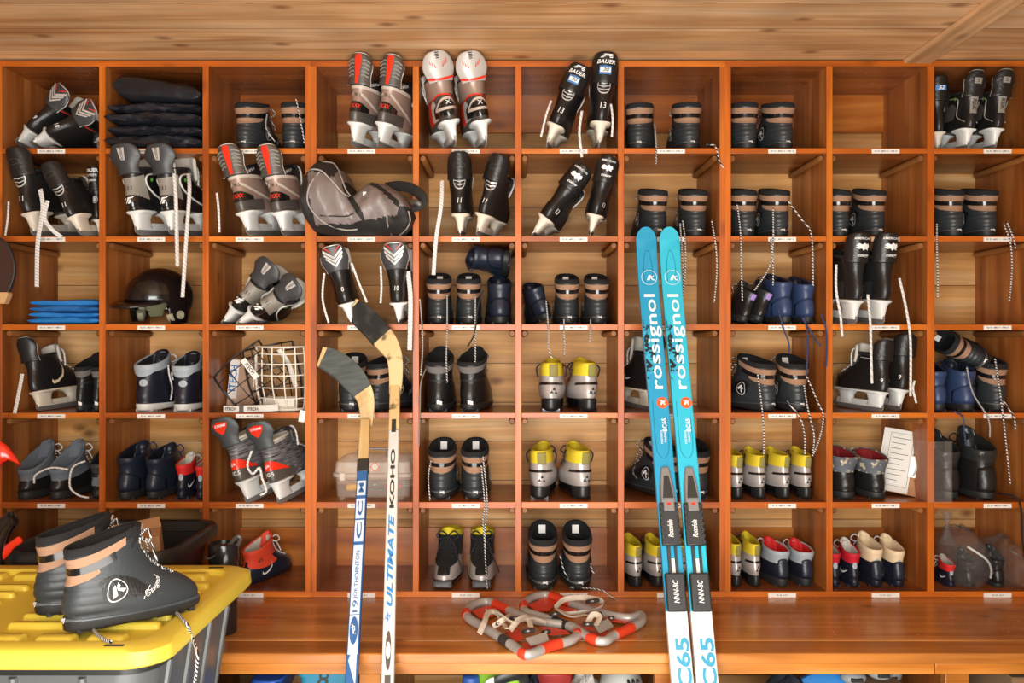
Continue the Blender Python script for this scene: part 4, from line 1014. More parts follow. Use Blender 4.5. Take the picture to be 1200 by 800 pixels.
b['45a'] = boot('greyc', 3, 4, 513, 0, 'left black boot with grey cuff band in cubby right of hockey sticks')
b['45b'] = boot('greyc', 3, 4, 549, -8, 'right black boot with grey cuff band in cubby right of hockey sticks')
b['51a'] = boot('lowgrey', 4, 0, 33, -6, 'left grey suede and black boot, fifth row left end', y=.02, s=.92)
b['51b'] = boot('lowgrey', 4, 0, 63, -6, 'right grey suede and black boot beside the black and blue shoe', y=.02, s=.92)
b['51c'] = boot('blueshoe', 4, 0, 104, 6, 'black and blue trainer with loose white lace beside grey boots', y=.05, s=.86)
b['52a'] = boot('navy', 4, 1, 152, 0, 'left navy leather boot with teal lettering, left of red-collared shoes', y=.03, s=1.05)
b['52b'] = boot('navy', 4, 1, 183, -4, 'right navy leather boot touching the red-collared shoes', y=.03, s=1.0)
b['52c'] = boot('redn', 4, 1, 212, 4, 'left orange-red and navy shoe beside the navy boots', y=.03, s=.86)
b['52d'] = boot('redn', 4, 1, 230, 4, 'right orange-red and navy shoe half behind the divider', y=.03, s=.82)
b['59a'] = boot('maroon', 4, 8, 998, 4, 'left black boot with camouflage cuff and maroon lining', y=.03)
b['59b'] = boot('maroon', 4, 8, 1028, 0, 'right black boot with camouflage cuff and maroon lining, beside clipboard', y=.03, s=.94)
b['5Aa'] = boot('leather', 4, 9, 1116, -2, 'left black leather boot partly behind the clear acrylic holder', y=.05)
b['5Ab'] = boot('leather', 4, 9, 1153, 0, 'right black leather boot with creased cuff, right end of fifth row', y=.03, s=1.04)
for i, (px, yw, w) in enumerate(((532, 177, 'left'), (566, 181, 'right'))):
    b['65%d' % i] = boot('fronts', 5, 4, px, yw, w + ' grey and black boot with yellow lining, toe facing out, bottom row', y=.285, group='toe-out boots', s=1.0, fit=False)
for o in ('650', '651'):
    v = verts_world(b[o]); b[o].location.y += .0015 - v[:, 1].min()
b['69a'] = boot('crimn', 5, 8, 978, -4, 'red and navy shoe mostly hidden behind the divider, bottom row', y=.03, s=.84)
b['69b'] = boot('crimn', 5, 8, 997, -4, 'red and navy shoe with white tongue left of cream-topped shoes', y=.03, s=.84)
b['69c'] = boot('cream', 5, 8, 1021, -2, 'left cream and navy shoe with heel tab, bottom row', y=.03, s=.94)
b['69d'] = boot('cream', 5, 8, 1046, -3, 'right cream and navy shoe with heel tab, bottom row', y=.03, s=.9)
b['63a'] = boot('orange', 5, 2, 287, -22, 'orange and navy shoe lying side-on with white laces behind yellow tote', y=.06, s=.84, roll=0)
# ------------------------------------------------------------------ skates
k = {}
k['11a'] = skate('chev9', 0, 0, (14, 163), (80, 92), -10, 'black skate numbered 9 with silver red guard, leaning over its twin, top left', y=.03, pitch=0, group=None, s=.86)
k['11b'] = skate('chev', 0, 0, (38, 168), (112, 128), -6, 'black skate numbered 10 lying low with silver red guard, top left', y=.0, pitch=0, s=.86)
k['14a'] = skate('vapor', 0, 3, (419, 172), (431, 66), -13, 'left beige skate with red-striped guard standing taller than the top board', y=-.045)
k['14b'] = skate('vapor', 0, 3, (449, 172), (468, 68), -12, 'right beige skate with red-striped guard, next to silver-guard skates', y=-.045)
k['15a'] = skate('silv', 0, 4, (533, 172), (508, 63), 11, 'left grey skate with silver red-ticked guard, top row', y=-0.062)
k['15b'] = skate('silv', 0, 4, (571, 172), (549, 63), 9, 'right grey skate with silver red-ticked guard, top row', y=-0.062)
k['16a'] = skate('bauer30', 0, 5, (641, 172), (682, 78), -4, 'left black skate with plate 30, tilted right, top row', y=-.05)
k['16b'] = skate('bauer30', 0, 5, (701, 172), (709, 63), -2, 'right black skate with plate 30, upright and tallest in top row', y=-.05)
k['1Aa'] = skate('fifty', 0, 9, (1104, 173), (1102, 90), -4, 'black skate with blue 52 plate half hidden by divider, top right', y=.03)
k['1Ab'] = skate('rbk2', 0, 9, (1126, 173), (1134, 84), 0, 'middle black skate with grey lettered plate, top right cubby', y=-.01)
k['1Ac'] = skate('rbk2', 0, 9, (1168, 173), (1177, 82), -2, 'rightmost black skate with grey lettered plate, top right cubby', y=-.01)
k['21a'] = skate('bauerv', 1, 0, (36, 275), (16, 171), -8, 'large black skate with silver vent at far left of second row', y=-.03)
k['21b'] = skate('bauerv', 1, 0, (93, 275), (55, 190), -6, 'black skate with silver vent leaning left in second row beside junior skate', y=-.04, dx=False)
k['21c'] = skate('junior', 1, 0, (112, 275), (107, 196), 2, 'black junior skate with number 80 behind the leaning skate', y=.03, s=.80)
k['21c'].scale.x *= .72; k['21c'].location.x += .008
k['22a'] = skate('rbk', 1, 1, (158, 275), (146, 169), -9, 'left black grey skate with flared guard and vector logo, second row', y=-0.062)
k['22b'] = skate('rbk', 1, 1, (197, 275), (187, 169), -9, 'right black grey skate with flared guard and hanging striped laces', y=-0.062)
k['23a'] = skate('vapor', 1, 2, (289, 275), (266, 170), -10, 'left beige skate with red-striped guard in second row', y=-.045)
k['23b'] = skate('vapor', 1, 2, (330, 275), (312, 170), -9, 'right beige skate with red-striped guard in second row', y=-.045)
k['25a'] = skate('bauerv', 1, 4, (539, 275), (538, 176), 0, 'black skate with silver vent facing straight heel out, second row middle', y=-.035)
k['25b'] = skate('bauerv', 1, 4, (566, 275), (594, 180), -12, 'black skate with silver vent tilted right beside the straight one, second row', y=-.035)
k['26a'] = skate('coug13', 1, 5, (634, 275), (697, 193), -6, 'left black skate numbered 13 with cat emblem, tilted far right', y=-.02)
k['26b'] = skate('coug13', 1, 5, (690, 275), (713, 182), -4, 'right black skate numbered 13 with cat emblem, behind its tilted twin', y=-.04)
k['33a'] = skate('rbk', 2, 2, (256, 376), (318, 308), -4, 'left black grey skate tipped right with white tongue, third row', y=.0, s=.92)
k['33b'] = skate('rbk', 2, 2, (292, 376), (352, 338), -2, 'right black grey skate lying lower with white tongue, third row', y=-.03, s=.86)
k['34a'] = skate('chev0', 2, 3, (412, 378), (389, 284), 6, 'black skate numbered 0 with red-lined silver guard above stick blade', y=-0.05)
k['34b'] = skate('chev', 2, 3, (467, 378), (462, 280), 0, 'black skate numbered 10 with red-lined silver guard right of stick blade', y=-0.05)
k['39a'] = skate('coug12', 2, 8, (996, 379), (1000, 270), 6, 'left black skate numbered 12 with cat emblem on its cuff', y=-.045)
k['39b'] = skate('coug12', 2, 8, (1035, 379), (1040, 270), 6, 'right black skate numbered 12 with cat emblem on its cuff', y=-.045)
k['41a'] = skate('nike', 3, 0, (42, 482), (26, 402), -10, 'single black skate with cream swoosh shown side-on, fourth row left', y=.04, pitch=0)
k['47a'] = skate('oldbl', 3, 6, (760, 482), (768, 408), 20, 'old black skate with white tongue lying partly behind the blue skis', y=.06, pitch=0, s=.86)
k['49a'] = skate('pair9', 3, 8, (1036, 481), (1044, 390), 14, 'black leather skate numbered 9 shown side-on, toe left', y=.0, pitch=0)
k['49b'] = skate('pair9', 3, 8, (1058, 481), (1069, 392), 0, 'black leather skate behind and right of the side-on skate 9', y=.03, pitch=0, s=.92)
k['53a'] = skate('ccm', 4, 2, (292, 588), (262, 484), -18, 'left grey skate with red triangle on flared guard, above orange shoe', y=-.04, pitch=2)
k['53b'] = skate('ccm', 4, 2, (330, 586), (304, 486), -15, 'right grey skate with red triangle on flared guard, above orange shoe', y=-.045, pitch=2)

# ------------------------------------------------------------------ side by side without clipping
for c, ks in ((2, '13a 13b'), (7, '18a 18b'), (6, '27a 27b'), (7, '28a 28b'), (8, '29a 29b'), (9, '2Aa 2Ab'), (7, '48a 48b'), (4, '55a 55b'), (5, '66a 66b'), (5, '46a 46b'), (5, '56a 56b'), (7, '580 581 582 583'), (6, '670 671 672 673'),
              (7, '68a 68b 68c 68d'), (4, '35a 35b 35c'), (5, '36c 36a 36b'), (9, '4Aa 4Ad 4Ab'), (1, '42a 42b'), (4, '45a 45b'), (0, '51a 51b 51c'), (1, '52a 52b 52c 52d'), (8, '59a 59b'), (9, '5Aa 5Ab'), (4, '650 651'), (8, '69a 69b 69c 69d')):
    separate([b[q_] for q_ in ks.split()], c)
for c, ks, rl, yw in ((3, '14a 14b', 8, -13), (4, '15a 15b', -13, 10), (5, '16a 16b', 14, -3), (9, '1Aa 1Ab 1Ac', 3, 0), (0, '21a 21b', -18, -7), (1, '22a 22b', -6, -9), (2, '23a 23b', -11, -9), (4, '25a 25b', 7, -6), (5, '26a 26b', 26, -5), (8, '39a 39b', 2, 6), (8, '49a 49b', 5, 9), (2, '53a 53b', -15, -16)):
    separate([k[q_] for q_ in ks.split()], c, rl, yw, mn=.84)
def rest_on(a, base, cell, sink=.003):
    va = solid_verts(a, np.eye(3)); top = max(solid_verts(q_, (0, 0, 1)).max() for q_ in base); a.location.z += top - sink - va[:, 2].min()
    va = solid_verts(a, np.eye(3)); lo, hi = X(CELL[cell][0]) + .002, X(CELL[cell][1]) - .002
    if va[:, 0].max() > hi: a.location.x -= va[:, 0].max() - hi
    elif va[:, 0].min() < lo: a.location.x += lo - va[:, 0].min()
    if va[:, 1].max() > DEP - .004: a.location.y -= va[:, 1].max() - DEP + .004
separate([b[q_] for q_ in ('38a', '38b', '38c', '38d')], 7, 9, 0); separate([b['38c'], b['38d']], 7)
rest_on(b['35d'], [b['35c']], 4, .008); rest_on(b['4Ac'], [b['4Ad']], 9, .034)
# ------------------------------------------------------------------ hanging laces
S_ = 'speckled_lace'
for key, pts in {
    '13a': [(313, 134, .02), (312, 150, .0), (322, 166, .0)], '13b': [(347, 116, -.006), (352, 140, -.007), (357, 168, -.006)], '17a': [(767, 145, .02), (769, 168, -.01), (769, 192, -.012)], '17b': [(828, 170, .01), (838, 171, -.012), (843, 188, -.012), (848, 197, -.012)],
    '27a': [(797, 262, .01), (799, 290, -.012), (801, 330, -.012), (799, 356, -.012)], '27b': [(834, 258, .0), (839, 290, -.012), (840, 320, -.012), (837, 354, -.012)],
    '28a': [(864, 240, .0), (868, 275, -.01), (869, 320, -.012), (870, 352, -.012)], '28b': [(924, 236, .01), (940, 258, -.004), (951, 276, -.012), (953, 335, -.012)],
    '2Aa': [(1098, 262, .0), (1098, 290, -.012), (1099, 322, -.012), (1099, 348, -.012)], '2Ab': [(1176, 262, .0), (1184, 284, -.012), (1186, 315, -.012), (1183, 352, -.012)],
    '35a': [(492, 350, .0), (495, 388, -.012), (495, 415, -.012), (493, 440, -.012)], '35b': [(524, 345, .0), (524, 388, -.012), (523, 420, -.012), (524, 448, -.012)],
    '36a': [(640, 352, .0), (643, 390, -.012), (643, 408, -.012), (647, 420, -.012)], '36b': [(661, 374, .0), (661, 390, -.012), (662, 405, -.012), (661, 417, -.012)],
    '48a': [(888, 438, -.012), (892, 470, -.013), (895, 500, -.013), (895, 532, -.012)], '48b': [(942, 450, .0), (947, 480, -.012), (954, 510, -.012), (952, 532, -.012)],
    '4Ab': [(1166, 420, .0), (1172, 460, -.012), (1178, 510, -.012), (1184, 568, -.012)], '4Ac': [(1133, 430, .0), (1140, 460, -.006), (1158, 490, -.012), (1160, 512, -.012)],
    '55a': [(505, 540, .0), (502, 560, .0), (504, 586, .0)], '55b': [(566, 535, .0), (571, 588, -.012), (568, 630, -.012), (571, 690, -.012)],
    '66a': [(656, 650, .02), (664, 675, .03), (680, 690, .03), (697, 693, .01)], '66b': [(690, 655, .05), (694, 668, .05), (696, 672, .05)]}.items():
    hang(b[key], pts)
hang(b['28b'], [(906, 244, .0), (906, 285, -.012), (902, 312, -.012), (890, 332, -.012), (884, 340, -.012)])
hang(b['28b'], [(903, 280, -.012), (906, 310, -.012), (906, 334, -.012)])
hang(b['27a'], [(800, 258, .0), (803, 285, -.013), (803, 320, -.013), (800, 345, -.012)])
hang(b['2Ab'], [(1180, 260, .0), (1188, 280, -.013), (1190, 291, -.013)])
hang(b['35b'], [(557, 348, -.008), (557, 388, -.013), (557, 424, -.012)])
hang(b['36b'], [(692, 374, .0), (692, 388, -.012), (691, 402, -.012)])
hang(b['48b'], [(922, 470, -.008), (938, 490, -.013), (943, 512, -.013), (943, 534, -.012)])
hang(b['48b'], [(945, 440, .0), (958, 470, -.010), (965, 488, -.013), (960, 515, -.013), (952, 534, -.012)])
hang(b['4Ab'], [(1176, 470, -.01), (1188, 488, -.013), (1190, 503, -.012)])
hang(b['55b'], [(564, 545, .0), (568, 590, -.013), (566, 612, -.013), (569, 640, -.013)])
hang(b['66b'], [(668, 688, .01), (700, 690, -.004), (716, 698, -.012), (728, 711, -.04)])
hang(b['35c'], [(566, 340, -.01), (560, 360, -.012), (556, 390, -.014), (548, 406, -.012)], 'black_lace')
hang(b['45a'], [(499, 432, .03), (493, 450, -.006), (492, 480, -.01), (491, 522, -.012)], 'grey_lace')
hang(b['38c'], [(912, 362, -.004), (918, 385, -.012), (924, 400, -.012), (925, 414, -.012)], 'navy_lace')
hang(b['38d'], [(940, 372, -.004), (948, 385, -.012), (956, 398, -.012), (962, 405, -.012)], 'navy_lace')
hang(b['38d'], [(962, 368, -.004), (968, 386, -.012), (969, 410, -.012), (968, 430, -.012)], 'navy_lace')
hang(b['38c'], [(942, 372, -.01), (946, 388, -.013), (946, 420, -.013), (945, 440, -.012)], 'navy_lace')
hang(b['4Ad'], [(1118, 482, -.004), (1128, 488, -.012), (1130, 505, -.012), (1132, 522, -.012)], 'navy_lace')
hang(b['51c'], [(80, 550, .0), (60, 548, -.004), (42, 556, -.004), (40, 566, -.004)], 'white_lace', .0028)
hang(b['51c'], [(100, 540, .0), (85, 548, -.006), (82, 570, -.006), (92, 580, -.006), (104, 583, -.006)], 'white_lace', .0028)
for key, pts, r_, fl in (('21a', [(10, 236, -.03), (9, 255, -.03), (6, 276, -.03)], .0032, .35), ('21b', [(47, 222, -.06), (50, 245, -.07), (44, 285, -.06), (43, 336, -.05)], .007, .3), ('21b', [(56, 235, -.07), (52, 255, -.07), (60, 268, -.07), (72, 278, -.06)], .006, .3),
    ('22b', [(203, 192, -.05), (206, 230, -.07), (207, 270, -.07), (208, 312, -.06)], .0055, None), ('22b', [(221, 205, -.03), (222, 225, -.06), (218, 285, -.07), (214, 348, -.06)], .0055, None),
    ('23a', [(254, 226, -.02), (256, 245, -.03), (257, 272, -.03)], .0038, .4), ('25a', [(518, 212, -.01), (517, 240, -.04), (511, 280, -.04), (508, 322, -.03)], .006, .4),
    ('16b', [(716, 122, -.03), (718, 140, -.04), (717, 160, -.04)], .0032, .5), ('16a', [(682, 130, -.04), (679, 155, -.05), (682, 184, -.05)], .0038, .4), ('16a', [(646, 118, -.04), (640, 135, -.05), (634, 160, -.05)], .0032, .4),
    ('34a', [(380, 320, -.03), (378, 350, -.03), (385, 378, -.03)], .0032, .5), ('34a', [(412, 308, -.04), (420, 330, -.04), (430, 354, -.04)], .0032, .5), ('34b', [(446, 312, -.04), (447, 335, -.04), (446, 355, -.04)], .0032, .5),
    ('34b', [(478, 318, -.02), (481, 350, -.03), (480, 410, -.03)], .007, .3), ('39a', [(980, 310, -.05), (980, 340, -.06), (985, 370, -.06), (987, 394, -.05)], .0038, .5), ('39b', [(1017, 345, -.07), (1020, 380, -.08), (1021, 420, -.07), (1022, 449, -.05)], .0038, .5),
    ('39b', [(1054, 326, -.05), (1062, 362, -.06), (1067, 400, -.06), (1067, 464, -.05)], .0038, .5), ('49b', [(1072, 446, -.04), (1070, 456, -.04), (1074, 472, -.04)], .0032, .5),
    ('41a', [(26, 438, .0), (22, 460, -.01), (17, 484, -.01)], .006, .4), ('53a', [(295, 528, -.07), (290, 545, -.08), (296, 555, -.08), (304, 548, -.08), (307, 560, -.08), (312, 575, -.08), (305, 580, -.08)], .0032, .6)):
    hang(k[key], pts, 'white_lace', r_, flat=fl)
from mathutils import noise
# ------------------------------------------------------------------ soft goods and gear in the cubbies
def slab(mb, x0, x1, y0, y1, z0, z1, amp=.004, seed=0, nx=26, ny=14, tilt=0.0, taper=0.0):
    """soft folded cloth layer with a rounded fold along its edges"""
    r = random.Random(seed); ph = [r.uniform(0, 6.3) for _ in range(8)]
    def wob(x, y, k): return amp * 1.6 * noise.noise(Vector((x * 26, y * 22, seed * 3.7 + k))) + amp * 1.4 * (.35 - abs(noise.noise(Vector((x * 14 + y * 9, y * 30, seed * 1.9 + k * 2))))) + amp * (math.sin(x * 38 + ph[k]) * .5 + math.sin(x * 21 - y * 30 + ph[k + 1]) * .6 + math.sin(y * 47 + x * 11 + ph[k + 2]) * .4)
    rings = []
    zc, h = (z0 + z1) / 2, (z1 - z0) / 2
    for i in range(nx + 1):
        u = i / nx; e = 1 - abs(2 * u - 1) ** 6; e = max(e, .02) ** .5
        x = x0 + (x1 - x0) * u; ring = []
        hh = h * e * (1 - taper * u)
        for j in range(2 * ny):
            a = 2 * PI * j / (2 * ny)
            cy = math.copysign(abs(math.cos(a)) ** .35, math.cos(a)); cz = math.copysign(abs(math.sin(a)) ** .55, math.sin(a))
            y = (y0 + y1) / 2 - (y1 - y0) / 2 * cy + wob(x, cz, 4) * .9
            ring.append(Vector((x, y, zc - taper * h * u * .9 + tilt * (u - .5) + cz * hh + wob(x, y, 1) * (0.6 if cz > -0.5 else .15) * e)))
        rings.append(ring)
    return mb.loft(rings, True, True, True)
mat('nylon_black', '#20222a', .3, bump=1.0, bscale=16); mat('nylon_black_top', '#1c1e24', .28, bump=1.0, bscale=13)
z = ZS[0] + .001; xl, xr = X(CELL[1][0]) + .002, X(CELL[1][1]) - .002
hs = [(.038, .0), (.034, .002), (.034, -.001), (.032, .0)]
for i, (h, o) in enumerate(hs):
    t = MB(); slab(t, xl + .001 * i, xr - .002 * (i % 2), (-.016, .002, -.022, -.004)[i], .26, z, z + h, .0042, 10 + i, nx=48, ny=20)
    ob = t.build('folded_garment', 'nylon_black', None, True, ang=60)
    tag(ob, ('black nylon garment at the bottom of the folded stack in the top row', 'black nylon garment second from bottom of the folded stack', 'black nylon garment third from bottom of the folded stack', 'black nylon garment just under the bulging top one of the stack')[i], 'clothing', 'folded black nylon garments')
    z += h - .001
t = MB(); slab(t, xl + .022, xr - .001, -.015, .25, z, z + .088, .004, 31, tilt=-.012, taper=.42)
ob = t.build('folded_garment', 'nylon_black_top', None, True, ang=60); tag(ob, 'puffy black garment on top of the folded black stack, sloping down right', 'clothing', 'folded black nylon garments')

# blue folded tarp
mat('blue_cloth', '#1f74bd', .55, bump=.5, bscale=30); mat('blue_cloth_dark', '#1a5f9f', .6, bump=.5, bscale=30)
root = thing('folded_tarp', 'bright blue folded cloth lying in third-row cubby at left', 'cloth', (X(75), .1, ZS[2]))
zt = ZS[2] + .001; xr = X(CELL[0][1]) - .003
for i, (px0, h, m_) in enumerate(((31, .021, 'blue_cloth'), (32, .020, 'blue_cloth'), (34, .020, 'blue_cloth_dark'), (33, .022, 'blue_cloth'))):
    t = MB(); slab(t, X(px0), xr, .0 + .006 * (i % 2), .24, zt, zt + h, .0022, 50 + i, nx=40)
    t.v = [(p[0] - root.location.x, p[1] - .1, p[2] - root.location.z) for p in t.v]; t.build('fold_layer', m_, root, True, ang=60); zt += h - .003

# batting helmet
mat('helmet_black', '#161313', .22, coat=.5); mat('helmet_pad', '#8e8b69', .8, bump=.2, bscale=120); mat('pad_pale', '#a9a489', .8)
hc = P(187, 345, .13); hr = (.088, .106, .088)
root = thing('batting_helmet', 'glossy black batting helmet with olive padding, third row, second cubby', 'helmet', (hc.x, hc.y, ZS[2] + .0006))
yaw = Matrix.Rotation(math.radians(-24), 4, 'Z')
def hp(a, e, k=1.0):  # azimuth a (0 = front, local -y), elevation e
    return yaw @ Vector((hr[0] * k * math.cos(e) * math.sin(a), -hr[1] * k * math.cos(e) * math.cos(a), hr[2] * k * math.sin(e) + .078))
rings = []
for i in range(13):
    ring = []
    for j in range(40):
        a = 2 * PI * j / 40
        low = -.05 if math.cos(a) > .5 else (-.62 if math.cos(a) < .1 else -.62 + .57 * (math.cos(a) - .1) / .4)
        e = low + (PI / 2 - .02 - low) * i / 12
        ring.append(hp(a, e))
    rings.append(ring)
MB().loft(rings, True, False, True).build('shell', 'helmet_black', root, solid=.005, ang=60)
m = MB(); g = []
for j in range(15):
    a = -1.05 + 2.1 * j / 14; k = math.cos(a / 1.05 * PI / 2) ** .6
    p = hp(a, -.05); q = p + (yaw @ Vector((math.sin(a) * .03 * k, -math.cos(a) * .062 * k, -.010 * k)))
    g.append([p, (p + q) / 2 + Vector((0, 0, .004 * k)), q])
m.loft(g, False); m.build('brim', 'helmet_black', root, solid=.004)
for sx in (-1, 1):
    m = MB(); g = []
    for i in range(9):
        e = -.55 + .0 * i; ring = []
        for j in range(9):
            a = sx * (1.1 + .75 * j / 8); zz = .055 - .052 * i / 8
            k = 1 - .28 * (i / 8) ** 2; mid = sx * (1.1 + .375); a2 = mid + (a - mid) * k
            p = hp(a2, -.25); ring.append(Vector((p.x, p.y, zz)))
        g.append(ring)
    m.loft(g, False); fl = m.build('ear_flap', 'helmet_black', root, solid=.006)
    c = hp(sx * 1.475, -.25); c.z = .03
    n = Vector((c.x, c.y, 0)).normalized(); Mq = Matrix.Translation(c) @ n.to_track_quat('Z', 'Y').to_matrix().to_4x4()
    MB().lathe([(.013, -.004), (.013, .006), (.009, .0065), (.009, .004)], 16, M=Mq).build('ear_hole_ring', 'pad_pale', fl)
    m = MB(); m.tube([Vector((c.x * .86, c.y * .86, .06)), Vector((c.x * .84, c.y * .84, .03)), Vector((c.x * .80, c.y * .80 - .012, .014)), Vector((c.x * .74, c.y * .74 - .028, .020)), Vector((c.x * .70, c.y * .70 - .034, .036))], .011, 10, 4); m.build('ear_pad', 'pad_pale', root)
for a0, aw, z0_, z1_, k_ in ((-.62, .30, .062, .118, .90), (.0, .30, .066, .122, .90), (.62, .30, .062, .118, .90), (2.05, .42, .012, .095, .84), (PI, .55, .006, .100, .84), (-2.05, .42, .012, .095, .84)):
    m = MB(); g = []
    for i in range(9):
        u = i / 8; ring = []
        for q_ in range(14):
            t_ = 2 * PI * q_ / 14; zz = z0_ + (z1_ - z0_) * u; bul = math.sin(PI * min(max(u, .06), .94)) ** .4
            a_ = a0 + aw * math.cos(t_) * bul; k2 = k_ - .09 * (math.sin(t_) > 0) * math.sin(t_) * bul
            hh_ = max(0, (zz - .078) / hr[2]); k2 *= math.sqrt(max(.05, 1 - hh_ ** 2))
            p = yaw @ Vector((hr[0] * k2 * math.sin(a_), -hr[1] * k2 * math.cos(a_), 0)); ring.append(Vector((p.x, p.y, zz)))
        g.append(ring)
    m.loft(g, True, True, True).build('padding', 'helmet_pad', root)
root.rotation_euler = (math.radians(9), 0, 0)
settle(root, 2, 1)

# slumped grey bag
mat('bag_grey', '#877d7a', .42, bump=.9, bscale=24); mat('bag_black', '#262524', .75, bump=.4, bscale=90); mat('bag_piping', '#a49b92', .6)
root = thing('slumped_bag', 'slumped grey and black sports bag with pale piping, second row', 'bag', (X(427), .1, ZS[1] + .0005))
prof = [(362, 250, 206), (366, 264, 198), (374, 272, 191), (388, 276, 191), (400, 277, 199), (412, 277, 218), (420, 277, 230), (428, 277, 222), (440, 277, 214), (452, 277, 215), (464, 277, 224), (474, 277, 236), (481, 275, 247), (485, 270, 256)]
def bagring(px, pb, pt, k=1.0, n=28):
    x = X(px); zb, zt_ = Z(min(pb, 276.8)) , Z(pt); out = []
    for j in range(n):
        a = 2 * PI * j / n; cy = math.copysign(abs(math.cos(a)) ** .7, math.cos(a)); cz = math.copysign(abs(math.sin(a)) ** .75, math.sin(a))
        dep = .11 + .10 * (zt_ - zb) / .2
        crease = .007 * math.sin(px * .19 + cz * 3.0) + .006 * math.sin(px * .11 - cz * 5) + .006 * (abs(math.sin(px * .13 + cz * 2.2)) ** .5 - .6) + .004 * (abs(math.sin(px * .21 - cz * 4.1)) ** .5 - .6)
        y = .085 - dep * k * cy * (1 - .15 * (cz > 0) * cz) + crease * (cy > 0)
        if x < X(371) + .012 or x > X(484) - .012: y = min(y, .012)
        out.append(Vector((x + .012 * cz * math.sin(px * .07) - root.location.x, y - .022 - root.location.y, (zb + zt_) / 2 + (zt_ - zb) / 2 * cz * k - root.location.z)))
    return out
from_p = lambda lo, hi: [q for q in prof if lo <= q[0] <= hi]
def interp_prof(px):
    for a_, b_ in zip(prof, prof[1:]):
        if a_[0] <= px <= b_[0]:
            f = (px - a_[0]) / (b_[0] - a_[0]); return (px, a_[1] + (b_[1] - a_[1]) * f, a_[2] + (b_[2] - a_[2]) * f)
full = [interp_prof(362 + (485 - 362) * i / 110) for i in range(111)]
RG = [bagring(*q_, n=80) for q_ in full]
def bag_class(px, z_, y_):
    """which panel of the bag a skin point belongs to"""
    py = 400 + (ZC - (z_ + root.location.z)) * F / D
    if y_ > .03: return 'back_panel'
    if px < 381 and py > 207 + (px - 362) * .2 and px < 368 + max(0, (py - 210)) * .30: return 'end_panel'
    if px < 400 and py < 207 + (px - 362) * .25: return 'top_panel'
    if py > 268 - max(0, px - 410) * .16: return 'base_panel'
    if px > 470: return 'side_panel' if py > 247 else 'front_panel'
    if 409 < px < 433 and abs(py - (216 + (px - 409) * 2.05)) < 7.5: return 'zip_flap'
    if px > 433 and abs(py - (215 + (px - 433) ** 1.28 * .30)) < 3.2: return 'zip_flap'
    return 'front_panel'
cls = {}
for i in range(110):
    for j in range(80):
        k2 = (j + 1) % 80; c4 = [RG[i][j], RG[i][k2], RG[i + 1][k2], RG[i + 1][j]]; ct = sum(c4, Vector()) / 4
        cls.setdefault(bag_class((full[i][0] + full[i + 1][0]) / 2, ct.z, ct.y), []).append((i, j, k2))
for nm_, fl_ in cls.items():
    m = MB(); idx = {}
    def vid(i, j):
        if (i, j) not in idx: idx[(i, j)] = len(m.v); m.v.append(tuple(RG[i][j]))
        return idx[(i, j)]
    for i, j, k2 in fl_: m.f.append((vid(i, j), vid(i, k2), vid(i + 1, k2), vid(i + 1, j)))
    m.build(nm_, 'bag_grey' if nm_ in ('front_panel', 'back_panel') else 'bag_black', root, ang=80)
for i_ in (0, 110): MB().add(RG[i_], [tuple(range(80))]).build('end_seam', 'bag_black', root, False)
def bagline(pts, name='piping', m_='bag_piping', r_=.0022):
    g = []
    for px, py in pts:
        q = interp_prof(px); cand = sorted(bagring(*q, n=120), key=lambda p: p.y)[:64]; zz = Z(py) - root.location.z
        c_ = min(cand, key=lambda p: abs(p.z - zz)); g.append(Vector((c_.x, c_.y - .006, zz)))
    MB().tube(g, r_, 6, 4).build(name, m_, root)
bagline([(364, 207), (374, 208), (385, 210), (394, 217), (404, 226), (412, 234), (418, 236)])
bagline([(365, 206), (368, 197), (376, 192), (388, 193), (396, 200), (405, 212), (414, 228), (419, 234)])
bagline([(384, 212), (377, 228), (376, 245), (383, 258), (394, 268), (408, 273), (420, 272)])
bagline([(389, 260), (402, 261), (414, 260), (422, 257)], 'seam', 'bag_black', .0018)
bagline([(462, 260), (463, 268), (464, 276)]); bagline([(480, 252), (484, 262), (482, 270), (474, 276)])
def rloc(o): return lambda px, py, y: P(px, py, y) - o.location
q = rloc(root)
m = MB(); g = [q(452, 220, .05), q(466, 218, .03), q(480, 220, .0), q(490, 226, -.03), q(496, 233, -.045), q(494, 240, -.045), q(484, 243, -.035)]
m.tube(g, .016, 10, 6, flat=.45); m.build('shoulder_strap', 'bag_black', root)
MB().tube([q(482, 236, -.04), q(488, 237, -.052), q(493, 240, -.05)], .008, 8, 5, flat=.5).build('strap_buckle', 'gunmetal', root)
MB().box(-.006, .006, -.003, .003, -.005, .005, Matrix.Translation(q(428, 227, -.085))).build('zip_pull', 'white_print', root, False)

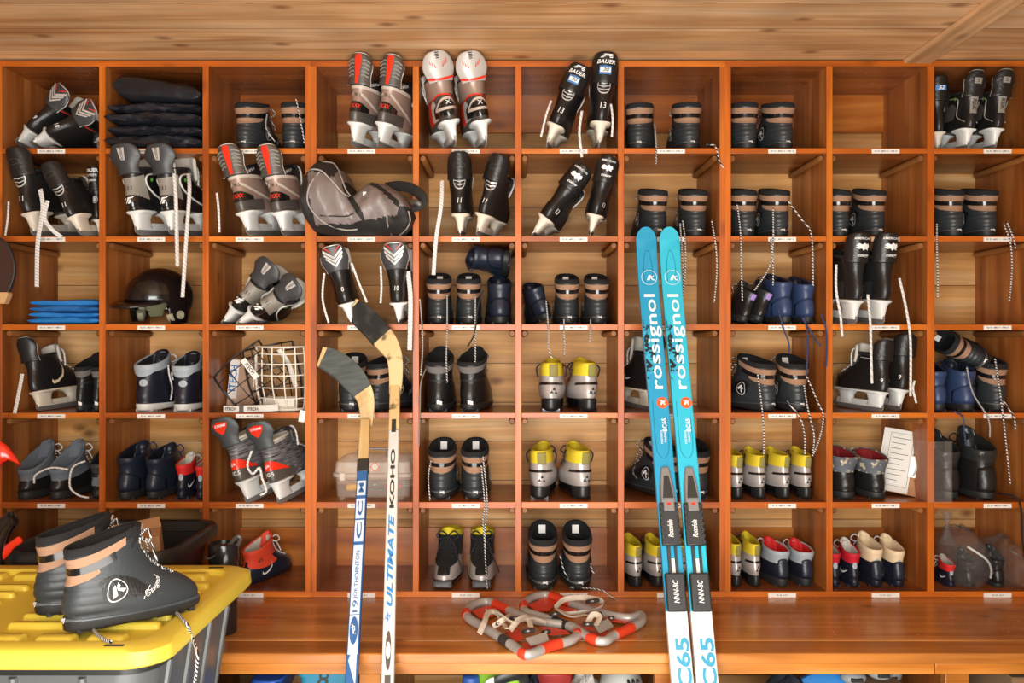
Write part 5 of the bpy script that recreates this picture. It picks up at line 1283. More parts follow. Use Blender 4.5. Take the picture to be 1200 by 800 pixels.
# face cages
def cage(name, label, m_, c, R, yaw_, pitch_, roll_, s=1.0, vert=(-1.05, -.7, -.35, 0, .35, .7, 1.05), horiz=(-.95, -.62, -.28, .1, .45, .75), r_=.0019):
    root = thing(name, label, 'face cage', c, 'wire face cages')
    root.rotation_euler = rot(yaw_, pitch_, roll_); root.scale = (s, s, s)
    def f(a, e): # a azimuth, e height -1..1
        k = 1 - .16 * max(0, -e) ** 2 - .05 * max(0, e) ** 2
        return Vector((.082 * k * math.sin(a * 1.25), -.085 * k * math.cos(a * 1.05) * (1 - .22 * max(0, -e - .2)), .095 * e))
    m = MB()
    for a in vert: m.tube([f(a, -1 + 1.95 * i / 14) for i in range(15)], r_, 6)
    for e in horiz: m.tube([f(-1.2 + 2.4 * i / 20, e) for i in range(21)], r_, 6)
    m.build('wire_grid', m_, root)
    m = MB(); m.tube([f(-1.2 + 2.4 * i / 20, .96) for i in range(21)] + [f(1.2, .96 - 1.9 * i / 8) for i in range(1, 9)] + [f(1.2 - 2.4 * i / 20, -.98) for i in range(1, 21)] + [f(-1.2, -.96 + 1.9 * i / 8) for i in range(1, 9)], r_ * 1.5, 6)
    m.build('outer_rim', m_, root)
    return root, f
mat('cage_white', '#ddd6c6', .4); mat('cage_black', '#1e1d1c', .4); mat('strap_white', '#d5d0c6', .8); mat('foam_white', '#cfc8ba', .9)
mat('pack_brown', '#a98a73', .35, bump=.3, bscale=25, coat=.4)
rc, f = cage('face_cage', 'white wire hockey face cage in fourth-row cubby of face masks', 'cage_white', P(336, 447, .085), 0, -12, 4, 0, 1.02)
m = MB()
g = [[Vector((x * .05, -.058 + .02 * abs(x) + dy, z_)) for dy, z_ in ((0, -.095), (-.012, -.08), (-.010, -.062), (.004, -.055), (.012, -.075), (.006, -.095))] for x in [i / 5 - 1 for i in range(11)]]
m.loft(g, True, True, True).build('chin_cup', 'foam_white', rc)
v_, f_ = text2d('ITECH', .019, 0, .02)
def cage_text(r0, a0, e0, rot90, m_='blue_print', plate='label_paper', w=.075, h=.018):
    p = f(a0, e0); n = Vector((p.x, p.y, 0)).normalized(); right = Vector((-n.y, n.x, 0)); up = Vector((0, 0, 1))
    if rot90: right, up = -up, right
    p = p + n * .004
    pl = MB().add([p + right * a_ + up * b_ for a_, b_ in ((-w / 2, -h / 2), (w / 2, -h / 2), (w / 2, h / 2), (-w / 2, h / 2))], [(0, 1, 2, 3)]).build('name_plate', plate, r0, False, solid=.0015)
    MB().add([p + n * .002 + right * a_ * .8 + up * b_ * .8 for a_, b_ in v_], f_).build('lettering', m_, pl, False)
cage_text(rc, -1.02, .1, True)
MB().tube([f(.2, .9), f(.2, .9) + Vector((.012, .02, -.03)), f(.2, .3) + Vector((.01, .05, 0)), f(.3, -.3) + Vector((.01, .06, 0))], .007, 8, 5, flat=.3).build('strap', 'strap_white', rc)
r2, f2 = cage('face_cage', 'black wire face cage tilted left of the white cage', 'cage_black', P(288, 455, .07), 0, 8, -8, 52, .92, vert=(-1.05, -.5, 0, .5, 1.05), horiz=(-.95, -.4, .2, .7))
cage_text(r2, -.2, .2, False, 'digits_dark')
r3, f3 = cage('face_cage', 'black wire face cage upright behind the white cage', 'cage_black', P(322, 440, .17), 0, 10, 0, -12, .98, vert=(-1.05, -.5, 0, .5, 1.05), horiz=(-.95, -.4, .2, .7))
for rr in (rc, r2, r3): settle(rr, 3, 2)
rc.location.z += .002
root = thing('mask_package', 'brown clear-wrapped mask package with blue lettering, left of face cages', 'package', P(276, 476, .15))
Mx = Matrix.Rotation(math.radians(6), 4, 'Y')
MB().box(-.045, .045, -.012, .05, 0, .150, Mx).build('wrapped_card', 'pack_brown', root, bevel=.004)
pl = MB().box(-.043, -.015, -.0135, -.0122, .025, .145, Mx).build('name_strip', 'label_paper', root, False)
v2, f_ = text2d('ITECH', .030, 0, .02)
MB().add([Mx @ Vector((-.029 - b_, -.0142, .088 + a_)) for a_, b_ in v2], f_).build('lettering', 'blue_print', pl, False)
settle(root, 3, 2)
mat('white_vinyl', '#d9d6ce', .5)
root = thing('mask_strap', 'white lettered mask strap lying along the shelf under the cages', 'strap', P(295, 478, .0))
q = rloc(root)
zz = lambda p, h: Vector((p.x, p.y, ZS[3] + h - root.location.z))
path = [zz(q(262, 478, .012), .010), zz(q(280, 478, .010), .010), zz(q(300, 476, .006), .012), zz(q(318, 474, .0), .014), zz(q(326, 472, -.004), .016)]
MB().tube(path, .0095, 8, 5, flat=.16).build('webbing', 'white_vinyl', root)
for px in (270, 296):
    p = q(px, 477, 0); MB().add([Vector((p.x + a_ * .62, -.004 + (.006 if px < 280 else .003) - root.location.y, ZS[3] + .0105 + b_ * .62 - root.location.z)) for a_, b_ in text2d('ITECH', .019, 0, .02)[0]], text2d('ITECH', .019, 0, .02)[1]).build('lettering', 'digits_dark', root, False)
MB().box(-.006, .006, -.004, .004, -.010, .010, Matrix.Translation(zz(q(283, 478, .006), .011))).build('buckle', 'gunmetal', root, bevel=.001)
settle(root, 3)
root = thing('paper_tag', 'small white paper tag hanging over the shelf edge below face cages', 'tag', P(354, 487, -.007))
MB().box(-.0085, .0085, -.0005, .0005, -.018, .016, Matrix.Rotation(math.radians(8), 4, 'Y')).build('tag_sheet', 'label_paper', root, False)

# tool box
clear('clear_plastic', '#eee8e0', .17, .25); mat('handle_grey', '#8d8782', .4); clear('cloudy_lid', '#ece6de', .34, .3)
bx0, bx1 = X(388), X(481); zb = ZS[4] + .001
root = thing('tool_box', 'translucent plastic tool box with carry handle in fifth-row cubby', 'box', ((bx0 + bx1) / 2, .11, zb))
o = root.location
def tb_(mb, name, m_, par_=root, **kw):
    mb.v = [(p[0] - o.x, p[1] - o.y, p[2] - o.z) for p in mb.v]; return mb.build(name, m_, par_, **kw)
m = MB(); rr = lambda x0, x1, y0, y1, z_: [Vector(((x0 + x1) / 2 + (x1 - x0) / 2 * math.copysign(abs(math.cos(a)) ** .22, math.cos(a)), (y0 + y1) / 2 + (y1 - y0) / 2 * math.copysign(abs(math.sin(a)) ** .22, math.sin(a)), z_)) for a in [2 * PI * (i + .5) / 48 for i in range(48)]]
m.loft([rr(bx0 + .008, bx1 - .008, .035, .195, zb + .004), rr(bx0 + .006, bx1 - .006, .03, .2, zb + .008), rr(bx0 + .002, bx1 - .002, .026, .204, zb + .068)], True, True, False)
tb_(m, 'box_body', 'clear_plastic')
m = MB(); m.loft([rr(bx0 - .004, bx1 + .002, .02, .208, zb + .068), rr(bx0 - .005, bx1 + .003, .019, .209, zb + .078), rr(bx0 + .000, bx1 - .002, .024, .206, zb + .079), rr(bx0 + .004, bx1 - .006, .03, .2, zb + .110), rr(bx0 + .014, bx1 - .016, .045, .185, zb + .119)], True, False, True)
tb_(m, 'lid', 'cloudy_lid')
m = MB(); xm = (bx0 + bx1) / 2 - .012; hz = zb + .117
m.tube([Vector((xm - .044, .11, hz)), Vector((xm - .044, .105, hz + .020)), Vector((xm - .040, .103, hz + .025)), Vector((xm + .040, .103, hz + .025)), Vector((xm + .044, .105, hz + .020)), Vector((xm + .044, .11, hz))], .0042, 8)
tb_(m, 'handle', 'handle_grey')
for px in (400, 455):
    m = MB(); m.box(X(px) - .008, X(px) + .008, .014, .022, zb + .058, zb + .082); tb_(m, 'latch', 'cloudy_lid', bevel=.002)
for px in (398, 468):
    m = MB(); m.box(X(px) - .007, X(px) + .007, .03, .05, zb - .0005, zb + .005); tb_(m, 'foot', 'clear_plastic', bevel=.001)
mat('sticker_orange', '#e07a4a', .5)
m = MB(); m.add([(xm + .020 + a_, .0245, zb + .098 + b_) for a_, b_ in ((-.012, -.012), (.006, -.012), (.012, -.004), (.012, .012), (-.012, .012))], [(0, 1, 2, 3, 4)]); st = tb_(m, 'sticker', 'label_paper', smooth=False)
m = MB(); v2, f_ = sh_ring(.013, .003, 6); m.add([(xm + .020 + a_, .0238, zb + .098 + b_) for a_, b_ in v2], f_); tb_(m, 'sticker_border', 'sticker_orange', st, smooth=False)
mat('tool_yellow', '#e8ac18', .5); mat('tool_red', '#cc3a20', .5)
for nm, lab, px, m_, sz in (('screwdriver', 'yellow handled screwdriver inside the clear tool box at left', 410, 'tool_yellow', .02), ('wrench', 'dark steel wrench inside the clear tool box', 436, 'gunmetal', .012), ('screwdriver', 'red handled screwdriver inside the clear tool box at right', 462, 'tool_red', .018)):
    t = thing(nm, lab, 'tool', (X(px) - (.012 if px > 450 else 0), .09, zb + .016))
    if nm == 'screwdriver':
        Mr = Matrix.Translation((0, 0, .012)) @ Matrix.Rotation(PI / 2 - .15, 4, 'Y') @ Matrix.Rotation(.3, 4, 'X')
        MB().lathe([(.003, -.03), (.011, -.026), (.012, -.01), (.009, .005), (.011, .018), (.005, .024)], 12, M=Mr).build('handle', m_, t)
        MB().lathe([(.003, .024), (.0025, .06), (.004, .064), (.001, .07)], 8, M=Mr).build('shank', 'steel', t)
    else:
        MB().box(-.03, .03, -.006, .006, .002, .007).build('shaft', m_, t, bevel=.001)
        MB().lathe([(.013, .0), (.013, .008), (.006, .008), (.006, 0)], 12, c=(.038, 0, .001)).build('jaw', m_, t)

# clipboard, papers, acrylic
mat('paper', '#d9d6cf', .7); mat('paper_ink', '#7b7874', .8); mat('board_brown', '#a06b39', .6); clear('acrylic', '#cfc8c0', .05, .12); MATS['acrylic'].node_tree.nodes['Principled BSDF'].inputs['Specular IOR Level'].default_value = .25
root = thing('clipboard', 'brown clipboard of papers leaning beside the maroon-lined boots', 'clipboard', P(1051, 586, .09))
Mc = Matrix.Rotation(math.radians(9), 4, 'Y') @ Matrix.Rotation(math.radians(-30), 4, 'Z') @ Matrix.Rotation(math.radians(-4), 4, 'X')
cb = lambda mb, n_, m_, par_=root, **kw: mb.build(n_, m_, par_, **kw)
MB().box(-.058, .054, .004, .009, 0, .195, Mc).build('backing_board', 'board_brown', root, bevel=.001)
pp = MB().box(-.062, .028, -.006, .0035, .003, .192, Mc).build('paper_stack', 'paper', root, False)
m = MB()
for i in range(9):
    z_ = .165 - .016 * i; m.add([Mc @ Vector((x_, -.0066, zz_)) for x_, zz_ in ((-.036, z_), (.014 - .01 * (i % 3), z_), (.014 - .01 * (i % 3), z_ + .0022), (-.036, z_ + .0022))], [(0, 1, 2, 3)])
for x_ in (-.042, .022): m.add([Mc @ Vector((x_ + a_, -.0066, b_)) for a_, b_ in ((0, .02), (.0012, .02), (.0012, .18), (0, .18))], [(0, 1, 2, 3)])
for zz_ in (.02, .18): m.add([Mc @ Vector((a_, -.0066, zz_ + b_)) for a_, b_ in ((-.042, 0), (.023, 0), (.023, .0012), (-.042, .0012))], [(0, 1, 2, 3)])
m.build('printed_lines', 'paper_ink', pp, False)
m = MB(); m.box(.022, .044, -.012, .004, .055, .120, Mc); m.tube([Mc @ Vector((.036, -.010, .06)), Mc @ Vector((.042, -.016, .075)), Mc @ Vector((.042, -.016, .10)), Mc @ Vector((.036, -.010, .115))], .003, 8, 4); m.build('metal_clip', 'silver_paint', root, bevel=.002)
settle(root, 4)
root = thing('loose_paper', 'loose white paper fanning out behind the clipboard', 'paper', P(1062, 586, .13))
m = MB(); g = []
for i in range(9):
    a = math.radians(-4 + 78 * i / 8); g.append([Vector((r_ * math.sin(a) * .9 - .01, .012 * math.sin(i * .6) + .03 * r_ / .1, r_ * math.cos(a) + .002)) for r_ in (.0, .03, .055, .066)])
m.loft(g, False).build('sheet', 'paper', root, True, solid=.001); m = MB()
MB().box(-.045, .005, .040, .041, .02, .180, Matrix.Rotation(math.radians(10), 4, 'Y')).build('back_sheet', 'paper', root, False)
settle(root, 4)
root = thing('acrylic_holder', 'clear acrylic holder straddling the divider right of the clipboard', 'holder', (X(1090), -.01, ZS[4] + .001))
o = root.location
x0, x1 = X(1086) - .004, X(1094) + .045
MB().box(x0 - .0012 - o.x, x0 + .0012 - o.x, -.008, .17, 0, .178).build('side_sheet', 'acrylic', root, bevel=.0006)
MB().box(x1 - .0012 - o.x, x1 + .0012 - o.x, -.008, .030, 0, .178).build('side_sheet', 'acrylic', root, bevel=.0006)
MB().box(x0 + .0012 - o.x, x1 - .0012 - o.x, -.008, -.0056, 0, .178).build('front_sheet', 'acrylic', root, bevel=.0006)

# plastic-wrapped skates in the last cubby
clear('bag_film', '#7b7876', .26, .07, bump=1.0, bscale=34)
def blob(c, r_, seed, nz=18, n=26, lump=.09):
    rd = random.Random(seed); ph = [rd.uniform(0, 6.3) for _ in range(6)]; rings = []
    for i in range(nz + 1):
        e = -PI / 2 + PI * (i + .02 * (i == 0) - .02 * (i == nz)) / nz; ring = []
        for j in range(n):
            a = 2 * PI * j / n
            d = Vector((math.cos(e) * math.cos(a), math.cos(e) * math.sin(a), math.sin(e)))
            k = 1 + lump * (math.sin(3 * a + 2 * e + ph[0]) * .5 + math.sin(5 * a - 4 * e + ph[1]) * .4 + math.sin(9 * e + 2 * a + ph[2]) * .35 + .25 * math.sin(13 * a + 7 * e + ph[3]))
            p = Vector((d.x * r_[0] * k, d.y * r_[1] * k, d.z * r_[2] * k)); p.z = max(p.z, -r_[2] * .72); ring.append(Vector(c) + p)
        rings.append(ring)
    return rings
for i, (nm, lab, px, py, r_, row) in enumerate((('plastic_bag', 'clear plastic bag holding red and black footwear, left in the last bottom cubby', 1125, 655, (.066, .118, .098), 5), ('plastic_bag', 'clear plastic bag slumped at right, black boot inside, last bottom cubby', 1175, 664, (.046, .115, .080), 5))):
    p = P(px, py, .10); root = thing(nm, lab, 'bag', p, 'plastic-wrapped footwear')
    m = MB(); m.loft(blob((0, 0, 0), r_, 5 + i), True, True, True); m.build('film', 'bag_film', root, ang=80)
    m = MB(); m.tube([Vector((-.01, -.06, .05)), Vector((.03, -.085, .02)), Vector((.055, -.07, -.015)), Vector((.05, -.075, -.04))], .0035, 6, 5, flat=.4); m.build('film_fold', 'white_plastic' if i == 0 else 'bag_film', root)
    if i == 0: MB().loft([[Vector((-.05 + .03 * math.cos(a) * s_, -.02 + .03 * math.sin(a) * s_, .06 + h_)) for a in [2 * PI * j / 12 for j in range(12)]] for s_, h_ in ((.9, -.01), (.35, .02), (.15, .045), (.5, .085))], True, False, False).build('gathered_top', 'bag_film', root)
    settle(root, 5)
b['6Aa'] = boot('redn', 5, 9, 1116, -4, 'red-collared dark shoe at left inside the left clear plastic bag', y=.03, s=.56)
b['6Ab'] = boot('leather', 5, 9, 1138, -6, 'black leather boot inside the left clear plastic bag', y=.03, s=.52)
b['6Ac'] = boot('leather', 5, 9, 1172, -6, 'black boot seen through the right clear plastic bag', y=.03, s=.56)
root = thing('hanging_strap', 'black webbing strap hanging at the right end of the fifth row', 'strap', P(1188, 579, -.01))
q = rloc(root)
MB().tube([q(1172, 578, .05), q(1184, 580, .0), q(1193, 585, -.012), q(1197, 600, -.012), q(1198, 630, -.012), q(1202, 660, -.012)], .007, 8, 5, flat=.35).build('webbing', 'bag_black', root)
# ------------------------------------------------------------------ skis
two_tone('ski_top', '#2fb0cf', '#1c8fbf', 3, .5, .25, .25, (1, 1, 1)); mat('ski_side', '#1f86ab', .35); mat('ski_line', '#17607e', .4); mat('ski_white', '#d8d8d2', .35); mat('ski_base', '#23282b', .5)
two_tone('ski_splash', '#2fa6c8', '#12242e', 85, .50, .03, .3); mat('orange_disc', '#ee5a25', .4); mat('binding_black', '#2b2c2d', .45); mat('binding_grey', '#7d7a78', .35); mat('teal_letter', '#2792b4', .4)
def ski(label, tip_px, low_px, yt, yl, tone):
    A = P(tip_px[0], tip_px[1], yt); B = P(low_px[0], low_px[1], yl)
    d = (A - B).normalized(); base = B - d * (B.z / d.z); L = (A - base).length
    root = thing('cross_country_ski', label, 'ski', base, 'pair of blue skis')
    zax = d; xax = Vector((1, 0, 0)); xax = (xax - zax * xax.dot(zax)).normalized(); yax = zax.cross(xax)
    M = Matrix((xax, yax, zax)).transposed().to_4x4(); root.rotation_euler = M.to_euler()
    # local: x width, -y is the top sheet, z along the ski from the tail
    def hw(z_):
        u = z_ / L
        w = .0252 + .0035 * (abs(u - .45) / .5) ** 2
        if L - z_ < .040: w *= math.sqrt(max(0, 1 - ((.040 - (L - z_)) / .040) ** 2)) * .97 + .03
        return w
    def camber(z_): return -.030 * max(0, (z_ - L + .22) / .22) ** 2
    def body(z0, z1, name, m_, par_=root, inset=0.0, yo=0.0, th=.016, n=30):
        rings = []
        zs_ = [z0 + (z1 - z0) * i / n for i in range(n + 1)]
        if z1 > L - .001: zs_ = [q_ for q_ in zs_ if q_ < L - .042] + [L - .040 * (1 - math.sin(PI / 2 * i / 14)) for i in range(15)]
        for z_ in zs_:
            w = max(.001, hw(z_) - inset); c = camber(z_); t_ = th * (1 if z_ < L - .3 else 1 - .6 * (z_ - L + .3) / .3)
            rings.append([Vector((-w, c + yo, z_)), Vector((-w * .93, c - .0012 + yo, z_)), Vector((w * .93, c - .0012 + yo, z_)), Vector((w, c + yo, z_)), Vector((w, c + t_ + yo, z_)), Vector((-w, c + t_ + yo, z_))])
        return MB().loft(rings, True, True, True).build(name, m_, par_, ang=30)
    zt = lambda px_y: None
    # height along the ski for a target image row
    def at_py(py):
        lo, hi = 0, L
        for _ in range(40):
            mid = (lo + hi) / 2; p = base + d * mid
            y_ = 400 + (ZC - p.z) * F / (D + p.y)
            if y_ > py: lo = mid
            else: hi = mid
        return lo
    zw = at_py(716); bd = body(zw, L, 'blue_section', tone, n=60, th=.014); body(0.001, zw - .0002, 'white_section', 'ski_white', n=20, th=.016)
    body(.0012, L - .02, 'base_sole', 'ski_base', inset=.0012, yo=.0165, th=.002, n=40)
    def flat(shape, zc, m_, name, x0=0.0, off=.0022, rot90=True, par_=bd, sc=1.0, clip=None):
        v, f_ = shape; vs = []
        for a_, b_ in v:
            x_, z_ = (-b_ * sc + x0, zc + a_ * sc) if rot90 else (a_ * sc + x0, zc + b_ * sc)
            if clip: x_ = max(-clip, min(clip, x_))
            vs.append((x_, camber(z_) - off, z_))
        return MB().add(vs, f_).build(name, m_, par_, False)
    za, zb_ = at_py(456), at_py(345)
    v, f_ = text2d('rossignol', 1, 0, .012, space=1.04); w_ = max(a for a, _ in v) - min(a for a, _ in v); sc = (zb_ - za) / w_
    vv = [(a * sc - 0, b_ * sc * .92) for a, b_ in v]; hmax = max(b_ for _, b_ in vv); hmin = min(b_ for _, b_ in vv)
    k_ = .040 / (hmax - hmin); vv = [(a, (b_ - (hmax + hmin) / 2) * k_) for a, b_ in vv]
    # splash of dark flecks along the left edge, behind the word
    n = 26; vs = []; 
    for i in range(n + 1):
        z_ = at_py(448) + (at_py(374) - at_py(448)) * i / n; w2 = .95 * hw(z_); e = .55 + .4 * math.sin(i * 1.7) * .5 - 1.0 * (abs(i - n / 2) / (n / 2)) ** 3 * .8
        vs += [(-w2, -.0016, z_), (min(w2, -w2 + 2 * w2 * max(.05, e)), -.0016, z_)]
    MB().add(vs, [(2 * i, 2 * i + 1, 2 * i + 3, 2 * i + 2) for i in range(n)]).build('dark_fleck_pattern', 'ski_splash', bd, False)
    flat((vv, f_), (za + zb_) / 2, 'white_print', 'wordmark', .004, .0026)
    z_e = at_py(326); flat(sh_ring(.022, .0012, 28), z_e, 'white_print', 'ring_emblem', .002, .002, False)
    flat(sh_join(sh_xf(sh_poly([(-.012, -.009), (-.006, .008), (.002, .008), (-.004, -.009)]), .9), sh_xf(sh_poly([(.000, .003), (.010, .007), (.009, .001), (.000, -.001)]), .9), sh_xf(sh_poly([(-.001, -.001), (.004, -.001), (.013, -.010), (.006, -.010)]), .9)), z_e, 'white_print', 'tip_letter', .006, .002, False)
    z_d = at_py(472); flat(sh_disc(.0155), z_d, 'orange_disc', 'orange_badge', .009, .0024, False)
    flat(sh_join(sh_xf(sh_poly([(-.012, -.009), (-.006, .008), (.002, .008), (-.004, -.009)]), .6), sh_xf(sh_poly([(.000, .003), (.010, .007), (.009, .001), (.000, -.001)]), .6), sh_xf(sh_poly([(-.001, -.001), (.004, -.001), (.013, -.010), (.006, -.010)]), .6), sh_rect(.018, .002, (.0, .0065), 1, 1)), z_d, 'white_print', 'badge_letter', .010, .0029, False)
    z_b = at_py(498); flat(text2d('BC65', .016, 0, .02), z_b, 'white_print', 'model_lettering', .010, .0024)
    flat(text2d('POSITRACK', .007, 0, .01), at_py(512), 'white_print', 'small_lettering', .000, .0024); flat(text2d('TOURING', .007, 0, .01), at_py(512), 'white_print', 'small_lettering', .009, .0024)
    MB().tube([Vector((-.017, -.0016, at_py(470))), Vector((-.017, -.0016, at_py(520))), Vector((-.012, -.0016, at_py(532))), Vector((0, -.0016, at_py(537))), Vector((.012, -.0016, at_py(532))), Vector((.017, -.0016, at_py(520))), Vector((.017, -.0016, at_py(490)))], .0006, 5, 4).build('outline_print', 'ski_line', bd)
    zt2 = at_py(296); MB().tube([Vector((-.012, camber(at_py(330)) - .0016, at_py(330))), Vector((-.011, camber(at_py(308)) - .0016, at_py(308))), Vector((0, camber(zt2) - .0018, zt2)), Vector((.011, camber(at_py(308)) - .0016, at_py(308))), Vector((.012, camber(at_py(330)) - .0016, at_py(330)))], .0006, 5, 4).build('outline_print', 'ski_line', bd)
    ws = [o_ for o_ in root.children if o_.name.startswith('white_section')][0]
    v, f_ = text2d('BC65', 1, 0, .03); w_ = max(a for a, _ in v) - min(a for a, _ in v); z0, z1 = at_py(828), at_py(747); sc = (z1 - z0) / w_
    hm = max(b_ for _, b_ in v) - min(b_ for _, b_ in v)
    flat(([(a * sc, b_ * .034 / hm) for a, b_ in v], f_), (z0 + z1) / 2, 'teal_letter', 'tail_lettering', .008, .0022, True, ws)
    m = MB(); rd = random.Random(3)
    for i in range(7):
        z_ = at_py(720 + i * 9); x_ = rd.uniform(-.012, .012); m.tube([Vector((x_, -.0014, z_)), Vector((x_ + .006, -.0014, z_ + .008)), Vector((x_ - .003, -.0014, z_ + .016))], .0004, 5, 3)
    m.build('scribble_print', 'binding_grey', ws)
    # binding
    bnd = lambda mb, n_, m_, par_=root, **kw: mb.build(n_, m_, par_, **kw)
    z1, z0 = at_py(548), at_py(590)
    m = MB(); rings = []
    for i in range(9):
        f2 = i / 8; z_ = z0 + (z1 - z0) * f2; w2 = .0205 - .010 * f2 ** 2; h_ = .020 - .010 * f2
        rings.append([Vector((-w2, -.0014, z_)), Vector((-w2 * .8, -h_, z_)), Vector((w2 * .8, -h_, z_)), Vector((w2, -.0014, z_))])
    toe = m.loft(rings, True, True, True).build('binding_housing', 'binding_grey', root, bevel=.002)
    m = MB(); rings = []
    for i in range(6):
        f2 = i / 5; z_ = z0 + (z1 - z0) * (.12 + .62 * f2); w2 = (.0135 - .0075 * f2); h_ = .0215 - .0095 * (.12 + .62 * f2)
        rings.append([Vector((-w2, -h_ + .004, z_)), Vector((-w2, -h_, z_)), Vector((w2, -h_, z_)), Vector((w2, -h_ + .004, z_))])
    m.loft(rings, True, True, True).build('binding_lever', 'binding_black', toe)
    z2 = at_py(640); pl = MB().box(-.023, .023, -.016, -.0014, z2, z0).build('binding_plate', 'binding_black', root, bevel=.003)
    m = MB()
    for i in range(7):
        z_ = z2 + (z0 - z2) * (.08 + .84 * i / 6)
        for sx in (-1, 1): m.box(sx * .0195 - .004, sx * .0195 + .004, -.0185, -.016, z_ - .004, z_ + .004)
    m.build('grip_ribs', 'binding_black', pl, bevel=.001)
    MB().box(-.013, .013, -.0205, -.016, at_py(600), at_py(586)).build('release_button', 'binding_grey', pl, bevel=.001)
    v, f_ = sh_poly([(-.008, 0), (0, .0045), (.008, 0), (0, -.0045)])
    MB().add([(a, -.0209, at_py(592) + b_) for a, b_ in v], f_).build('red_mark', 'red_gloss', pl, False)
    v, f_ = text2d('Rottefella', .018, .3, .01); MB().add([(-b_, -.0168, (z0 + z2) / 2 - .012 + a * .62) for a, b_ in v], f_).build('lettering', 'white_print', pl, False)
    z3 = at_py(672); MB().box(-.012, -.004, -.008, -.0014, z3, z2).build('rail', 'binding_black', root, bevel=.001); MB().box(.006, .012, -.008, -.0014, z3, z2).build('rail', 'binding_black', root, bevel=.001)
    MB().box(-.004, .005, -.004, -.0014, z3, z2 - .03).build('rail_strip', 'ski_white', root, False)
    z4 = at_py(717); hp_ = MB().box(-.0235, .0235, -.019, -.0014, z4, z3).build('heel_plate', 'binding_black', root, bevel=.004)
    v, f_ = text2d('NNN-BC', .018, .2, .01); MB().add([(-b_, -.0198, (z3 + z4) / 2 + a * .75) for a, b_ in v], f_).build('lettering', 'white_print', hp_, False)
    return root
mat('ski_blue_a', '#1c93bb', .28); mat('ski_blue_b', '#2bb3ce', .28)
ski('darker blue ski leaning on the shelves, left of the pair', (755, 272), (798, 775), -.035, -.478, 'ski_blue_a')
ski('lighter blue ski leaning on the shelves, right of the pair', (782, 272), (827, 775), -.035, -.478, 'ski_blue_b')

# ------------------------------------------------------------------ hockey sticks
two_tone('tape_grey', '#3f4442', '#5c625e', 20, .5, .3, .85, (1, 1, 6), bump=.4); two_tone('tape_black', '#1c1b1a', '#3a3734', 26, .55, .1, .85, bump=.6)
two_tone('scuffed_blade', '#d2b27c', '#6b5a3a', 26, .62, .05, .6, (1, 1, 1)); mat('shaft_blue', '#2d5f96', .4); mat('shaft_white', '#d9d6d0', .4, var=.15, bscale=30); mat('shaft_pale', '#c9d6e2', .4); mat('shaft_print', '#2c5d94', .45); mat('ultimate_blue', '#2f82c2', .45); mat('ink_dark', '#2b2a28', .5); mat('band_black', '#2d2b29', .5)
def stick(label, A, B, blade, parts):
    d = (A - B).normalized(); base = B - d * (B.z / d.z); L = (A - base).length
    root = thing('hockey_stick', label, 'hockey stick', base, 'hockey sticks leaning on the shelves')
    zax = d; xax = Vector((1, 0, 0)); xax = (xax - zax * xax.dot(zax)).normalized(); yax = zax.cross(xax)
    root.rotation_euler = Matrix((xax, yax, zax)).transposed().to_euler()
    R = Matrix((xax, yax, zax))
    def at_py(py):
        lo, hi = -.1, L + .5
        for _ in range(40):
            mid = (lo + hi) / 2; p = base + d * mid; y_ = 400 + (ZC - p.z) * F / (D + p.y)
            if y_ > py: lo = mid
            else: hi = mid
        return lo
    loc = lambda p: R @ (p - base)
    HW, HT = .0145, .0095
    def shaft(z0, z1, name, m_, par_=root, w=HW, t=HT):
        return MB().box(-w, w, -t, t, z0, z1).build(name, m_, par_, bevel=.003)
    def words(body, z0, z1, h, m_, par_, name='lettering', shear=0, x0=0.0, bold=.02, box=None):
        v, f_ = text2d(body, 1, shear, bold); a0 = min(a for a, _ in v); a1 = max(a for a, _ in v); b0 = min(b_ for _, b_ in v); b1 = max(b_ for _, b_ in v)
        MB().add([(-((b_ - (b0 + b1) / 2) / (b1 - b0)) * h + x0, -HT - .0018, z0 + (a - a0) / (a1 - a0) * (z1 - z0)) for a, b_ in v], f_).build(name, m_, par_, False)
    def strip(z0, z1, w, m_, name, par_, x0=0.0, off=.0006):
        return MB().box(x0 - w, x0 + w, -HT - off, -HT + .001, z0, z1).build(name, m_, par_, False)
    # blade: ribbon through image points (px, py, half width px, y)
    def ribbon(seg, name, m_, par_=root, th=.005, grow=0.0):
        pts = [Vector((p[0], p[1], p[2], )) for p in seg]; ys = [p[3] for p in seg]
        c = crom([Vector((p[0], p[1], p[3] * 1000)) for p in seg], 6); hwv = crom([Vector((p[2], 0, 0)) for p in seg], 6)
        rings = []
        for i, p in enumerate(c):
            t = (c[min(i + 1, len(c) - 1)] - c[max(i - 1, 0)]); t.z = 0; t.normalize(); nx, ny = -t.y, t.x; h_ = hwv[i].x + grow
            y_ = p.z / 1000
            a_, b_ = loc(P(p.x + nx * h_, p.y + ny * h_, y_)), loc(P(p.x - nx * h_, p.y - ny * h_, y_)); o_ = Vector((0, th + grow * .0004, 0))
            rings.append([a_ - o_, b_ - o_, b_ + o_, a_ + o_])
        return MB().loft(rings, True, True, True).build(name, m_, par_, bevel=.0015)
    parts(root, shaft, words, strip, ribbon, at_py, L)
    return root
